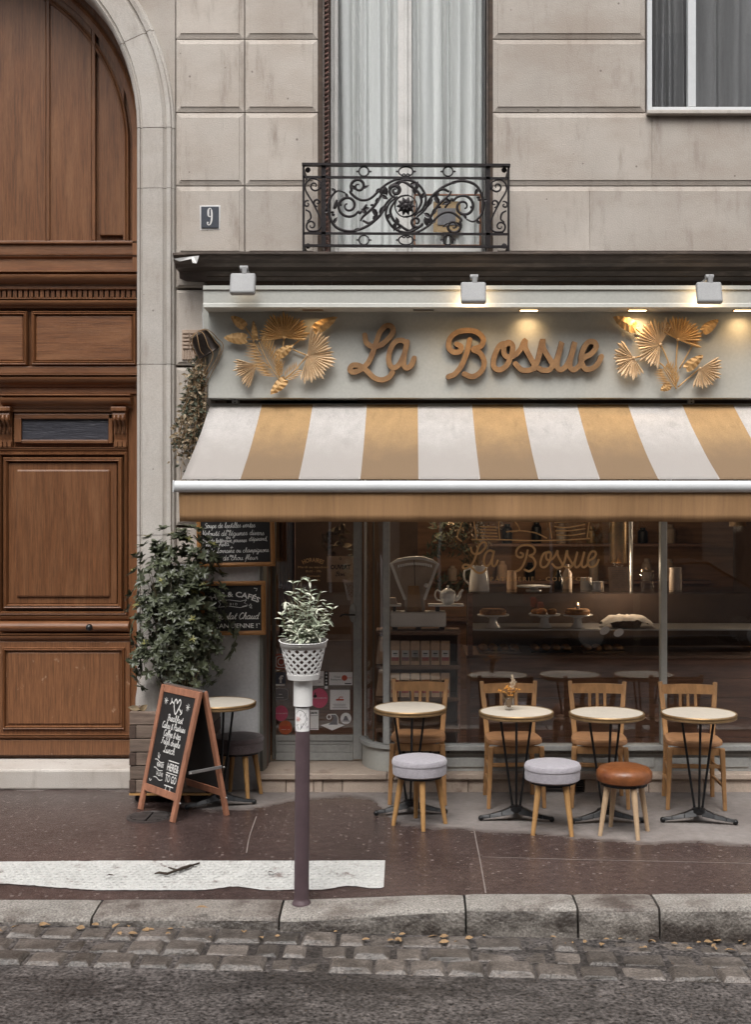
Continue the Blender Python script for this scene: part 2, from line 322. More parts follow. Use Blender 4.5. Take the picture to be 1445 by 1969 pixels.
m_granite = M('kerb_granite', (.28, .258, .232), .75, ov=.12, var=.16, vs=4, bump=.7, bs=75, c2=(.13, .105, .09), c2at=.6, c2s=3.2, fine=.3)
m_granitewet = M('kerb_granite_worn', (.25, .225, .20), .6, var=.2, vs=4, bump=.7, bs=75, c2=(.09, .07, .06), c2at=.53, c2s=4, fine=.28)
m_kerbface = M('splash_stained_granite', (.20, .18, .16), .5, ov=.1, var=.25, vs=5, bump=.8, bs=60, c2=(.05, .04, .034), c2at=.48, c2soft=.10, c2s=3.5, c2st=(1, 1, 1.6), fine=.25)
m_gutter = M('gutter_sett', (.115, .098, .086), .38, ov=.32, var=.35, vs=9, bump=.7, bs=60, fine=.25, c2=(.05, .042, .036), c2at=.58, c2s=7)
m_castiron = M('cast_iron_cover', (.075, .065, .062), .5, .4, var=.3, vs=20, bump=.4, bs=60)
m_vent = M('terracotta_vent', (.42, .32, .25), .85, var=.12, bump=.2)
m_glass = glass('shop_window_glass', (.985, .98, .975), .085)
m_greycurtain = M('dark_grey_curtain', (.20, .195, .20), .9, var=.1, vs=8, st=(4, 4, .3))
m_oakworn = M('scuffed_oak_base', (.165, .070, .029), .5, var=.42, vs=7, st=(15, 15, .55), bump=.25, bs=30, c2=(.34, .215, .135), c2at=.665, c2soft=.05, c2s=11, c2st=(1, 1, .8), fine=.12, ov=.1)
m_caseback = M('dark_case_lining', (.055, .035, .027), .6, var=.3)
m_pilaster = M('pale_grey_render', (.47, .46, .46), .75, var=.1, vs=3, bump=.3, bs=45, c2=(.30, .285, .28), c2at=.68, c2s=3)
m_curtbrown = M('rose_brown_curtain', (.25, .155, .13), .9, var=.15, vs=8, st=(5, 5, .3))
m_potbrown = M('brown_nursery_pot', (.12, .075, .06), .7, var=.3)
m_glassup = glass('upper_window_glass', (.97, .98, .98), .035)
m_clear = glass('drinking_glass', (.97, .97, .97), .03)
m_bulb = M('warm_lit_bulb', (.9, .6, .3), .5, emit=(1, .62, .28), est=9, var=0, fine=0)
m_spot = M('lit_downlight_lens', (.9, .7, .45), .4, emit=(1, .70, .38), est=7, var=0, fine=0)
m_spotoff = M('unlit_downlight_lens', (.12, .08, .05), .3, var=.1)
m_pink = M('pink_sticker', (.62, .11, .19), .5, var=.08)
m_orange = M('orange_red_sticker', (.50, .12, .045), .5, var=.2, vs=20)
m_insta = M('red_orange_gradient_sticker', (.46, .13, .085), .5, var=.35, vs=7)
m_navy = M('slate_blue_sticker', (.075, .085, .115), .5, var=.05)
m_greystick = M('grey_sticker', (.20, .19, .20), .5, var=.08)
m_whitestick = M('white_sticker', (.82, .80, .79), .5, var=.04)
m_redink = M('red_ink', (.50, .08, .04), .5, var=.05)
m_flower = M('dried_orange_flower', (.60, .28, .05), .8, var=.4, vs=40)
m_pampas = M('pampas_plume', (.52, .41, .29), .9, var=.2)
# ---------------------------------------------------------------- the setting: pavement, kerb, road
def asphalt():
    m = bpy.data.materials.new('wet_red_asphalt'); m.use_nodes = True; n = m.node_tree.nodes; l = m.node_tree.links; b = n['Principled BSDF']
    def N(t, **k):
        q = n.new(t)
        for a, v in k.items(): q.inputs[a.replace('_', ' ')].default_value = v
        return q
    g = n.new('ShaderNodeNewGeometry'); sp = n.new('ShaderNodeSeparateXYZ'); l.new(g.outputs['Position'], sp.inputs[0])
    mr = N('ShaderNodeMapRange', From_Min=-3.0, From_Max=3.0); l.new(sp.outputs[0], mr.inputs['Value'])
    fc = n.new('ShaderNodeFloatCurve'); cv = fc.mapping.curves[0]
    # damp line: how far the awning keeps the pavement dry, metres in front of the facade, along x
    line = [(-3, .02), (-2.2, .05), (-1.75, .30), (-1.3, .66), (-1.0, .52), (-.75, .30), (-.35, .30), (-.22, .60), (-.08, 1.02), (.35, 1.16), (.8, 1.27), (1.2, 1.40), (1.9, 1.48), (3, 1.5)]
    pts = [((x + 3) / 6, v / 2) for x, v in line]
    while len(cv.points) < len(pts): cv.points.new(.5, .5)
    for p, q in zip(cv.points, pts): p.location = q; p.handle_type = 'AUTO'
    fc.mapping.update(); l.new(mr.outputs[0], fc.inputs['Value'])
    def math_(op, a, bb):
        q = n.new('ShaderNodeMath'); q.operation = op
        for i, v in enumerate((a, bb)):
            if isinstance(v, (int, float)): q.inputs[i].default_value = v
            else: l.new(v, q.inputs[i])
        return q.outputs[0]
    nz = N('ShaderNodeTexNoise', Scale=2.6, Detail=9.0, Roughness=.72); l.new(g.outputs['Position'], nz.inputs['Vector'])
    mpx = n.new('ShaderNodeMapping'); mpx.inputs['Scale'].default_value = (4, 18, 1); l.new(g.outputs['Position'], mpx.inputs['Vector'])
    nzs = N('ShaderNodeTexNoise', Scale=1.0, Detail=5.0, Roughness=.6); l.new(mpx.outputs[0], nzs.inputs['Vector'])
    d = math_('ADD', math_('MULTIPLY', fc.outputs[0], 2.0), sp.outputs[1])          # >0 : dry
    d = math_('ADD', d, math_('MULTIPLY', math_('SUBTRACT', nz.outputs['Fac'], .5), .42)); d = math_('ADD', d, math_('MULTIPLY', math_('SUBTRACT', nzs.outputs['Fac'], .5), .22))
    dry = N('ShaderNodeMapRange', From_Min=-.05, From_Max=.13); dry.interpolation_type = 'SMOOTHSTEP'; l.new(d, dry.inputs['Value'])
    ng = N('ShaderNodeTexNoise', Scale=190.0, Detail=2.0); l.new(g.outputs['Position'], ng.inputs['Vector'])
    vo = n.new('ShaderNodeTexVoronoi'); vo.inputs['Scale'].default_value = 85; l.new(g.outputs['Position'], vo.inputs['Vector'])
    big = N('ShaderNodeTexNoise', Scale=1.4, Detail=6.0, Roughness=.6); l.new(g.outputs['Position'], big.inputs['Vector'])
    def ramp(fac, stops):
        r = n.new('ShaderNodeValToRGB'); e = r.color_ramp.elements
        while len(e) < len(stops): e.new(.5)
        for q, (p, c) in zip(e, stops): q.position = p; q.color = tuple(c) + (1,)
        l.new(fac, r.inputs[0]); return r.outputs[0]
    wet = ramp(big.outputs['Fac'], [(.3, (.054, .036, .033)), (.7, (.090, .062, .057))])
    dryc = ramp(big.outputs['Fac'], [(.32, (.175, .150, .139)), (.68, (.265, .238, .222))])
    def mix(f, a, bb, mode='MIX'):
        q = n.new('ShaderNodeMix'); q.data_type = 'RGBA'; q.blend_type = mode
        if isinstance(f, float): q.inputs[0].default_value = f
        else: l.new(f, q.inputs[0])
        for i, v in ((6, a), (7, bb)):
            if isinstance(v, tuple): q.inputs[i].default_value = v + (1,)
            else: l.new(v, q.inputs[i])
        return q.outputs[2]
    # relaid patch on the right, a little paler and stonier
    px = N('ShaderNodeMapRange', From_Min=.32, From_Max=.34); l.new(math_('ADD', sp.outputs[0], math_('MULTIPLY', math_('ADD', sp.outputs[1], 2), -.05)), px.inputs['Value'])
    py = N('ShaderNodeMapRange', From_Min=-1.76, From_Max=-1.78); l.new(sp.outputs[1], py.inputs['Value'])
    patch = math_('MULTIPLY', px.outputs[0], py.outputs[0])
    wet = mix(math_('MULTIPLY', patch, .5), wet, (.115, .082, .073))
    gr = ramp(vo.outputs['Distance'], [(.0, (1.8, 1.72, 1.68)), (.25, (1.1, 1.08, 1.06)), (.55, (.78, .78, .78))])
    wet = mix(.75, wet, gr, 'MULTIPLY')
    spk = ramp(vo.outputs['Color'], [(.92, (0, 0, 0)), (.94, (1, 1, 1))])
    wet = mix(math_('MULTIPLY', spk, .45), wet, (.26, .22, .2))
    v2 = n.new('ShaderNodeTexVoronoi'); v2.inputs['Scale'].default_value = 26; v2.inputs['Randomness'].default_value = 1; l.new(g.outputs['Position'], v2.inputs['Vector'])     # paler stones showing in the surface
    sc2 = n.new('ShaderNodeSeparateColor'); l.new(v2.outputs['Color'], sc2.inputs[0])
    th = N('ShaderNodeMapRange', From_Min=.45, From_Max=1.0, To_Min=0.0, To_Max=.30); l.new(sc2.outputs[0], th.inputs['Value'])
    fl = math_('LESS_THAN', v2.outputs['Distance'], th.outputs[0])
    wet = mix(math_('MULTIPLY', fl, math_('ADD', .28, math_('MULTIPLY', sc2.outputs[1], .5))), wet, (.27, .225, .205))
    mid = N('ShaderNodeTexNoise', Scale=16.0, Detail=5.0, Roughness=.7); l.new(g.outputs['Position'], mid.inputs['Vector'])
    mm = ramp(mid.outputs['Fac'], [(.32, (.74, .74, .74)), (.68, (1.28, 1.28, 1.28))])
    wet = mix(.9, wet, mm, 'MULTIPLY'); dryc = mix(.5, dryc, mm, 'MULTIPLY')
    dryc = mix(math_('MULTIPLY', fl, .22), dryc, (.13, .11, .10))
    c = mix(dry.outputs[0], wet, dryc)
    l.new(c, b.inputs['Base Color'])
    rr = N('ShaderNodeMapRange', From_Min=.35, From_Max=.65, To_Min=.06, To_Max=.22); l.new(nz.outputs['Fac'], rr.inputs['Value'])
    l.new(math_('ADD', math_('MULTIPLY', math_('SUBTRACT', 1.0, dry.outputs[0]), rr.outputs[0]), math_('MULTIPLY', dry.outputs[0], .8)), b.inputs['Roughness'])
    bp = n.new('ShaderNodeBump'); bp.inputs['Strength'].default_value = .36; bp.inputs['Distance'].default_value = .004
    l.new(math_('ADD', math_('ADD', ng.outputs['Fac'], math_('MULTIPLY', mid.outputs['Fac'], 2.5)), math_('MULTIPLY', vo.outputs['Distance'], -.8)), bp.inputs['Height']); l.new(bp.outputs[0], b.inputs['Normal'])
    return m
m_asphalt = asphalt()
m_road = M('wet_road_asphalt', (.075, .066, .062), .45, var=.5, vs=9, bump=1.0, bs=42, fine=.6, c2=(.035, .030, .028), c2at=.56, c2s=1.3, c2st=(.6, 1.5, 1), c2soft=.06)
KY0, KY1 = -2.47, -2.71           # kerb back and front edges
def drop(x):                     # how far the kerb is lowered at the crossing on the left
    t = min(1, max(0, (x + .75) / 1.05)); t = t * t * (3 - 2 * t)
    return -.047 * (1 - t)
def road_z(x): return -.125 - .025 * max(-2.5, min(3, x)) - .0
mb = MB(); nx, ny = 120, 40; xs = [-9 + 18 * i / nx for i in range(nx + 1)]; ys = [.6 + (KY0 - .6) * j / ny for j in range(ny + 1)]
vs_ = []
for y in ys:
    for x in xs:
        t = max(0, min(1, (-1.5 - y) / (1.5 + KY0) * -1 if False else (-1.5 - y) / (-1.5 - KY0)))
        vs_.append((x, y, drop(x) * t * t * .6))
mb.add(vs_, [(j * (nx + 1) + i, j * (nx + 1) + i + 1, (j + 1) * (nx + 1) + i + 1, (j + 1) * (nx + 1) + i) for j in range(ny) for i in range(nx)])
pav = struct(mb.build('pavement', m_asphalt, smooth=True)); pav['label'] = 'wet reddish asphalt pavement in front of the shop'
mb = MB(); gx = [-60, -30, -15] + [-9 + 18 * i / 30 for i in range(31)] + [15, 30, 60]; gy = [-2.6, -3.2, -5, -8, -11.6]
mb.add([(x, y, road_z(x) - .004 - .012 * min(1, (-2.6 - y) / 2)) for y in gy for x in gx], [(j * len(gx) + i, j * len(gx) + i + 1, (j + 1) * len(gx) + i + 1, (j + 1) * len(gx) + i) for j in range(len(gy) - 1) for i in range(len(gx) - 1)])
struct(mb.build('road', m_road, smooth=True))['label'] = 'wet dark road in front of the kerb'
mb = MB(); mb.box(-60, 60, -30, 60, -.9, -.6); struct(mb.build('ground', m_road))['label'] = 'ground under the street and houses'
# kerb of separate granite stones
kerb = struct(MB().box(-9, 9, KY1 + .03, KY0 - .02, -.5, -.16).build('kerb', m_granitewet)); kerb['label'] = 'grey granite kerb with a lowered stretch at the crossing'
edges = [-9, -7.6, -6.2, -4.9, -3.75, -2.62, -1.68, -.70, .275, .86, 1.285, 2.2, 3.3, 4.6, 6, 7.5, 9]
for i in range(len(edges) - 1):
    a, b_ = edges[i] + .006, edges[i + 1] - .006
    mb = MB(); k = 12; rings = []
    jz = rnd.uniform(-.004, .004); jy = rnd.uniform(-.008, .008)
    for q in range(k + 1):
        x = a + (b_ - a) * q / k; z = drop(x) + jz; nn = noise.noise(Vector((x * 5, 1.3, 0))) * .006; n2 = noise.noise(Vector((x * 7, 7.3, 0))) * .006
        e = .004 if q in (0, k) else 0
        rings.append([(x, KY0, z * .6 + .004 - e), (x, KY0 - .06, z * .7 + .010 - e), (x, KY1 + .035 + jy, z + .006 + nn * .5 - e), (x, KY1 + .014 + jy + n2 * .6, z + .001 - e), (x, KY1 + .003 + jy + n2 + e, z - .014), (x, KY1 - .004 + jy + nn, -.09 + min(0, z)), (x, KY1 - .012 + jy, -.42), (x, KY0, -.42)])
    m_ = 8
    vs_ = [v for r in rings for v in r]; fs = [(q * m_ + j, q * m_ + (j + 1) % m_, (q + 1) * m_ + (j + 1) % m_, (q + 1) * m_ + j) for q in range(k) for j in range(m_)]
    fs += [tuple(range(m_)), tuple(k * m_ + j for j in range(m_))]
    mb.add(vs_, fs)
    for q in range(k):
        for j in (4, 5): mb.m[q * m_ + j] = 1
    mb.build('kerb_stone', [m_granite if i % 3 else m_granitewet, m_kerbface], kerb, smooth='auto')
# gutter of small setts
gut = struct(MB().box(-9, 9, -3.28, KY1 + .03, -.5, -.2).build('gutter', m_gutter)); gut['label'] = 'row of wet stone setts in the gutter below the kerb'
for row in range(3):
    x = -4.2 + .07 * row
    while x < 3.4:
        L = rnd.uniform(.12, .25); y1 = KY1 - .025 - row * .178; y0 = y1 - .166; zt = road_z(x) + rnd.uniform(-.012, .010) + .004; g_ = rnd.uniform(.014, .026)
        mb = MB(); b0 = [(x, y0, -.3), (x + L, y0, -.3), (x + L, y1, -.3), (x, y1, -.3)]; b1 = [(x, y0, zt - .02), (x + L, y0, zt - .02), (x + L, y1, zt - .02), (x, y1, zt - .02)]
        jj = lambda: rnd.uniform(-.007, .007); b2 = [(x + g_ + jj(), y0 + g_ + jj(), zt + jj()), (x + L - g_ + jj(), y0 + g_ + jj(), zt + jj()), (x + L - g_ + jj(), y1 - g_ + jj(), zt + jj()), (x + g_ + jj(), y1 - g_ + jj(), zt + jj())]
        mb.add(b0 + b1 + b2, [(0, 1, 5, 4), (1, 2, 6, 5), (2, 3, 7, 6), (3, 0, 4, 7), (4, 5, 9, 8), (5, 6, 10, 9), (6, 7, 11, 10), (7, 4, 8, 11), (8, 9, 10, 11)])
        mb.build('sett', m_gutter, gut, bevel=.006); x += L + rnd.uniform(.006, .02)
# white tactile strip with worn edges
m_paint = M('worn_white_road_paint', (.50, .495, .475), .6, var=.10, vs=10, bump=.5, bs=60, c2=(.20, .16, .145), c2at=.635, c2soft=.07, c2s=7, fine=.10)
strip = thing('tactile_strip', 'worn white studded warning strip painted across the pavement by the pole', 'tactile strip', (-1.6, -2.05, 0))
top = []; bot = []; x = -3.9
def pz(x, y):
    t = max(0, min(1, (-1.5 - y) / (-1.5 - KY0))); return drop(x) * t * t * .6
while x < -.166:
    top.append((x, -1.832 - .012 * max(0, noise.noise(Vector((x * 9, 0, 3)))) - (.05 * max(0, (-1.86 - x) * .6) if x < -1.86 else 0)))
    nb_ = noise.noise(Vector((x * 4, 5, 3))) + .55 * noise.noise(Vector((x * 21, 2, 3))); bite = .06 * max(0, 1 - abs(x + .98) / .16) + .045 * max(0, 1 - abs(x + .36) / .14)
    bot.append((x, -2.335 + bite + .03 * max(0, nb_) + (.10 * min(1, (-1.78 - x) * 2) if x < -1.78 else 0))); x += .015
top.append((-.166, -1.832)); bot.append((-.163, -2.32))
mb = MB(); vs_ = [(p[0], p[1], pz(*p) + .005) for p in top] + [(p[0], p[1], pz(*p) + .005) for p in bot]; k = len(top)
mb.add(vs_, [(i, i + 1, k + i + 1, k + i) for i in range(k - 1)]); mb.build('painted_sheet', m_paint, strip)
mb = MB(); rows = 11
for j in range(rows):
    for i in range(86):
        x = -3.86 + i * .0435 + (.022 if j % 2 else 0); y = -1.86 - j * .043
        if x > -.19: continue
        lo = bot[min(k - 1, int((x + 3.9) / .015))][1]; hi = top[min(k - 1, int((x + 3.9) / .015))][1]
        if y < lo + .025 or y > hi - .02 or rnd.random() < .06: continue
        zz = pz(x, y) + .005; s_ = rnd.uniform(.8, 1.05)
        o_ = [(x + math.cos(a) * .018 * s_, y + math.sin(a) * .0125 * s_, zz) for a in [PI / 3 * q for q in range(6)]]; i_ = [(x + math.cos(a) * .012 * s_, y + math.sin(a) * .0085 * s_, zz + .0058) for a in [PI / 3 * q for q in range(6)]]
        mb.add(o_ + i_, [(q, (q + 1) % 6, 6 + (q + 1) % 6, 6 + q) for q in range(6)] + [(6, 7, 8, 9, 10, 11)])
stuff(mb.build('stud_relief', m_paint, strip))
# bare groove where the strip is broken, a twig with a leaf lying on it
tw = MB(); b0 = P(322, 1684, -2.12); tp = [Vector((b0.x, -2.13, .012)), Vector((b0.x + .045, -2.07, .016)), Vector((b0.x + .10, -1.985, .014)), Vector((b0.x + .145, -1.92, .012))]
tw.tube(smooth_path(tp, 4), [.013] * 5 + [.017] * 4 + [.010] * 4, 6, flat=.5); tw.tube([tp[0], tp[0] + Vector((-.05, .025, 0)), tp[0] + Vector((-.075, .015, -.003))], [.009, .008, .004], 6); tw.tube([tp[1], tp[1] + Vector((-.06, .05, 0))], [.008, .004], 6)
tag(tw.build('fallen_twig', m_soil), 'dark twig lying on the white studded strip', 'twig')
for (px, py, s_, nm, lb) in ((204, 1687, .03, 'dead_leaf', 'small dark leaf at the left end of the white strip'), (514, 1681, .025, 'dead_leaf', 'small dark leaf on the white strip left of the pole'), (377, 1749, .04, 'dead_leaf', 'reddish dead leaf lying on the lowered kerb')):
    y = EYE * FPX / (py - PY0) - D0; q = P(px, py, y); lf = MB(); lf.leaf((q.x, y, q.z + .012), (1, .3, .05), (0, 0, 1), s_ * 1.6, s_, n=3); tag(lf.build(nm, m_twig if py > 1700 else m_soil), lb, 'leaf')
lt_ = MB(); r_ = random.Random(31)
for _ in range(90):
    x = r_.uniform(-3.6, 2.6); y = KY1 - r_.uniform(.01, .16) ** 1.0; s_ = r_.uniform(.012, .04); lt_.leaf((x, y, road_z(x) + .012), (r_.gauss(0, 1), r_.gauss(0, .5), .12), (r_.gauss(0, .3), r_.gauss(0, .3), 1), s_ * 1.5, s_, n=3)
lo_ = stuff(lt_.build('gutter_litter', m_twig)); lo_['label'] = 'scattered dead leaf scraps lying in the gutter'; lo_['category'] = 'litter'
# joints in the asphalt
jm = M('joint_filler', (.20, .165, .15), .6, var=.3, vs=30)
for nm, pts in (('pavement_joint', [(911, 1588), (917, 1620), (924, 1655), (935, 1718)]), ('pavement_joint', [(928, 1648), (1000, 1650), (1150, 1654), (1300, 1657), (1460, 1661)]), ('pavement_joint', [(493, 1570), (480, 1608), (474, 1640)])):
    q = []
    for (px, py) in pts: y = EYE * FPX / (py - PY0) - D0; q.append((X(px, y), y))
    q = smooth_path([(a, b, 0) for a, b in q], 5); mb = MB()
    mb.ribbon([(p.x, p.y) for p in q], [.006 + .003 * rnd.random() for _ in q], .0, caps=False); mb.v = [(v[0], v[2], .0028 + pz(v[0], v[2])) for v in mb.v]
    struct(mb.build(nm, jm))['label'] = 'pale joint line across the asphalt'
# drain cover
dc = thing('drain_cover', 'round cast iron cover set in the pavement under the folding board', 'drain cover', (-1.79, -.80, 0))
mb = MB(); mb.lathe([(.155, .0), (.155, .006), (.135, .006), (.132, .002)], 32, (-1.79, -.80, 0)); mb.build('rim', m_castiron, dc, smooth='auto')
mb = MB(); mb.lathe([(.0, .003), (.132, .003)], 32, (-1.79, -.80, 0)); mb.build('plate', m_soil, dc)
for j in range(-3, 4):
    hw = math.sqrt(max(.001, .128 ** 2 - (j * .036) ** 2))
    for s_ in (-1, 1):
        if hw > .03: MB().box(-1.79 + (s_ * .006 if s_ > 0 else -hw), -1.79 + (hw if s_ > 0 else -.006), -.80 + j * .036 - .011, -.80 + j * .036 + .011, .003, .008).build('raised_bar', m_castiron, dc)

# ---------------------------------------------------------------- the stone house
house = thing('stone_house', 'pale limestone Paris house with rusticated blocks above the shop', 'building', (0, .2, 0))
ZL = Z(492); Z1, Z2, Z3 = 4.503, 5.05, 5.597
XL, XJ, XW0, XW1 = X(337), X(470), X(612), X(948)
AX, AZ, AR = -3.58, 4.93, 1.515                                     # carriage arch
def wall(*a): return MB().box(*a)
for a in ((-1.95, -1.143, .065, .6, 0, 2.9), (-1.95, XW0 + .0, .05, .6, 2.9, 8), (XW1, X(1243) + .03, .05, .6, 2.9, 8), (XW0, XW1, .05, .6, 2.9, ZL - .02), (X(1243) + .03, 4.2, .05, .6, 2.9, Z(224)), (3.2, 4.2, .05, .6, 0, 2.9)):
    wall(a[0], a[1], .065, *a[3:]).build('wall_core', m_core, house)
def block(x0, x1, z0, z1, nm='stone_block', ch=.034, y0=0.0, yb=.07, mt=None, l=1, r=1, t=1, b=1):
    g = .004; x0 += g * l - .001 * (1 - l); x1 -= g * r; z0 += g; z1 -= g; c = ch; lip = .005
    o = [(x0, yb, z0), (x1, yb, z0), (x1, yb, z1), (x0, yb, z1)]; e = [(p[0], y0 + .0145, p[2]) for p in o]
    i0 = [(x0 + c * l, y0 + lip, z0 + c * b), (x1 - c * r, y0 + lip, z0 + c * b), (x1 - c * r, y0 + lip, z1 - c * t), (x0 + c * l, y0 + lip, z1 - c * t)]
    h = .0025; i1 = [(i0[0][0] + h, y0, i0[0][2] + h), (i0[1][0] - h, y0, i0[1][2] + h), (i0[2][0] - h, y0, i0[2][2] - h), (i0[3][0] + h, y0, i0[3][2] - h)]
    mb = MB(); mb.add(o + e + i0 + i1, [(4 * k + q, 4 * k + (q + 1) % 4, 4 * k + 4 + (q + 1) % 4, 4 * k + 4 + q) for k in range(3) for q in range(4)] + [(12, 13, 14, 15)])
    return mb.build(nm, mt or m_stone, house)
for (z0, z1) in ((ZL, Z1), (Z1, Z2), (Z2, Z3), (Z3, Z3 + .545), (Z3 + .545, Z3 + 1.09)):
    block(XL, XJ, z0, z1); block(XJ, XW0, z0, z1)
XR = X(1243)
block(XW1, X(1135), ZL, Z1, r=0); block(X(1135), 2.9, ZL, Z1, l=0); block(XW1, X(1255), Z1, Z2, r=0); block(X(1255), 2.9, Z1, Z2, l=0)
for (z0, z1) in ((Z2, Z3), (Z3, Z3 + .545), (Z3 + .545, Z3 + 1.09)): block(XW1, XR, z0, z1)
block(2.9, 4.2, ZL, Z1); block(2.9, 4.2, Z1, Z2)
for (p0, p1) in ((702, 556), (850, 705), (1010, 853)): block(XL, X(412), Z(p0), Z(p1), ch=.02)
block(XL, X(398), Z(553), Z(516), ch=.015); block(XL, -1.143, Z(1085), Z(1013), ch=.01, y0=.02)
# window reveal sides
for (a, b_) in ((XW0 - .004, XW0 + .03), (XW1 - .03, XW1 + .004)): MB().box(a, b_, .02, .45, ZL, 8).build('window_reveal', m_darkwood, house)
# arched surround: profile swept up the jamb and round the arch
prof = [(0, .42), (0, .02), (.012, -.012), (.028, -.022), (.034, -.004), (.045, -.004), (.052, -.022), (.20, -.026), (.212, -.012), (.225, -.006), (.232, -.03), (.262, -.034), (.268, -.006), (.280, -.004), (.290, .02), (.290, .06)]
path = [(AX, AX + AR, z_) for z_ in ()]
rings = []; zz = [0.30, .55, .9, 1.3, 1.9, 2.5, 3.17, 3.7, 4.48, 4.93]
for z_ in zz: rings.append([(AX + AR + r_, y_, z_) for r_, y_ in prof])
for k in range(1, 33):
    a = R(90) * k / 32 * 1.7
    rings.append([(AX + (AR + r_) * math.cos(a), y_, AZ + (AR + r_) * math.sin(a)) for r_, y_ in prof])
def loft(rings, closed=False):
    m_ = len(rings[0]); vs_ = [v for r in rings for v in r]
    return MB().add(vs_, [(q * m_ + j, q * m_ + j + 1, (q + 1) * m_ + j + 1, (q + 1) * m_ + j) for q in range(len(rings) - 1) for j in range(m_ - 1)])
# separate stones of the surround, thin mortar joints between them
joints = [0, 4, 6, 8, 9, 14, 18, 22, 26, 30, 34, 38, 41]
for i in range(len(joints) - 1):
    rs = [list(r) for r in rings[joints[i]:joints[i + 1] + 1]]
    d = Vector(rs[-1][3]) - Vector(rs[-2][3]); rs[-1] = [tuple(Vector(v) - d.normalized() * .004) for v in rs[-1]]
    dy = rnd.uniform(-.002, .003); rs = [[(v[0], v[1] + dy, v[2]) for v in r] for r in rs]
    loft(rs).build('surround_stone', m_stone2, house, smooth='auto')
MB().box(AX + AR - .01, AX + AR + .292, -.045, .4, .0, .30).build('surround_base', m_stone2, house, bevel=.008)
# spandrel beside the arch
poly = [(XL - .004, 8), (XL - .004, AZ - .3)] + [(AX + (AR + .285) * math.cos(R(a)), AZ + (AR + .285) * math.sin(R(a))) for a in range(0, 96, 4)] + [(AX - .2, 8)]
MB().prism(poly, .014, .3).build('spandrel_stone', m_stone, house)
# the stone guard at the foot of the jamb
mb = MB(); mb.lathe([(.15, 0), (.148, .45), (.142, .70), (.125, .80), (.09, .86), (.04, .885), (.0, .89)], 20, (X(298, -.02), -.02, 0)); mb.build('corner_guard_stone', m_stone2, house, smooth=True)
# door sill
MB().box(-6, AX + AR + .002, -.0, .5, 0, .15).build('door_sill_stone', m_stone2, house, bevel=.015)
# flashing ledge above the shop
xe = X(333, -.24)
led = [( -.30, ZL - .030), (-.30, ZL - .046), (-.285, ZL - .050), (-.27, ZL - .085), (-.22, ZL - .098), (-.20, ZL - .12), (-.06, ZL - .125), (-.03, ZL - .19), (.02, ZL - .20), (.05, ZL - .20), (.05, ZL - .002), (-.02, ZL - .004)]
mb = MB(); n_ = len(led); xs_ = [xe, X(390, -.2), -1.0, -.3, .4, 1.1, 1.9, 2.7, 4.2]; vs_ = []
for i, x in enumerate(xs_):
    for (y, z) in led: vs_.append((x, y + (.0 if i else .04), z + .004 * noise.noise(Vector((x * 2, y * 3, 0)))))
mb.add(vs_, [(q * n_ + j, q * n_ + (j + 1) % n_, (q + 1) * n_ + (j + 1) % n_, (q + 1) * n_ + j) for q in range(len(xs_) - 1) for j in range(n_)] + [tuple(range(n_)), tuple((len(xs_) - 1) * n_ + j for j in range(n_))])
mb.build('lead_ledge', m_lead, house)
mb = MB(); a = P(333, 497, -.32); b_ = P(372, 492, -.32); c_ = P(383, 491, -.33); d_ = P(378, 506, -.335); e_ = P(370, 505, -.335); f_ = P(368, 497, -.33); g_ = P(345, 502, -.32)
pl = [a, b_, c_, d_, e_, f_, g_]; mb.add([tuple(p) for p in pl] + [(p.x, p.y + .006, p.z) for p in pl], [tuple(range(7)), tuple(range(13, 6, -1))] + [(i, (i + 1) % 7, 7 + (i + 1) % 7, 7 + i) for i in range(7)])
mb.build('loose_flashing', M('bare_zinc', (.38, .37, .36), .5, .5, var=.15), house)
# dark recess between ledge and sign
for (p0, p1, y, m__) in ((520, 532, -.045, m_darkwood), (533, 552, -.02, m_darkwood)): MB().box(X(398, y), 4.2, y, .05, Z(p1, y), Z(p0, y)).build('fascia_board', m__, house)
for i in range(38): MB().box(-1.32 + i * .142, -1.316 + i * .142 + .003, -.024, -.0205, Z(551, -.02), Z(535, -.02)).build('fascia_joint', m_lead, house) if i < 30 else None
# upper french window
YW = .19
win = MB().box(XW0 + .03, XW1 - .03, YW + .07, YW + .09, ZL, ZL + .01).build('window', m_winframe, house)
wl, wr = X(636, YW), X(941, YW); wm = X(781, YW); zb = ZL + .005; zt = 7.2
def fr(x0, x1, z0, z1, y0=YW, y1=YW + .05, m__=None, nm='frame_bar'): return MB().box(x0, x1, y0, y1, z0, z1).build(nm, m__ or m_winframe, win, bevel=.004)
fr(wl, wl + .022, zb, zt); fr(wr - .022, wr, zb, zt)
fr(wl + .024, wl + .055, zb + .055, zt, YW + .006); fr(wr - .055, wr - .024, zb + .055, zt, YW + .006)
fr(wm - .062, wm - .004, zb + .055, zt, YW - .004); fr(wm + .002, wm + .045, zb + .055, zt, YW + .004); fr(wm - .012, wm + .012, zb + .05, zt, YW - .016, YW - .005)
fr(wl + .022, wr - .022, zb, zb + .052); fr(wl + .057, wm - .064, zb + .057, zb + .10, YW + .008); fr(wm + .047, wr - .057, zb + .057, zb + .10, YW + .008)
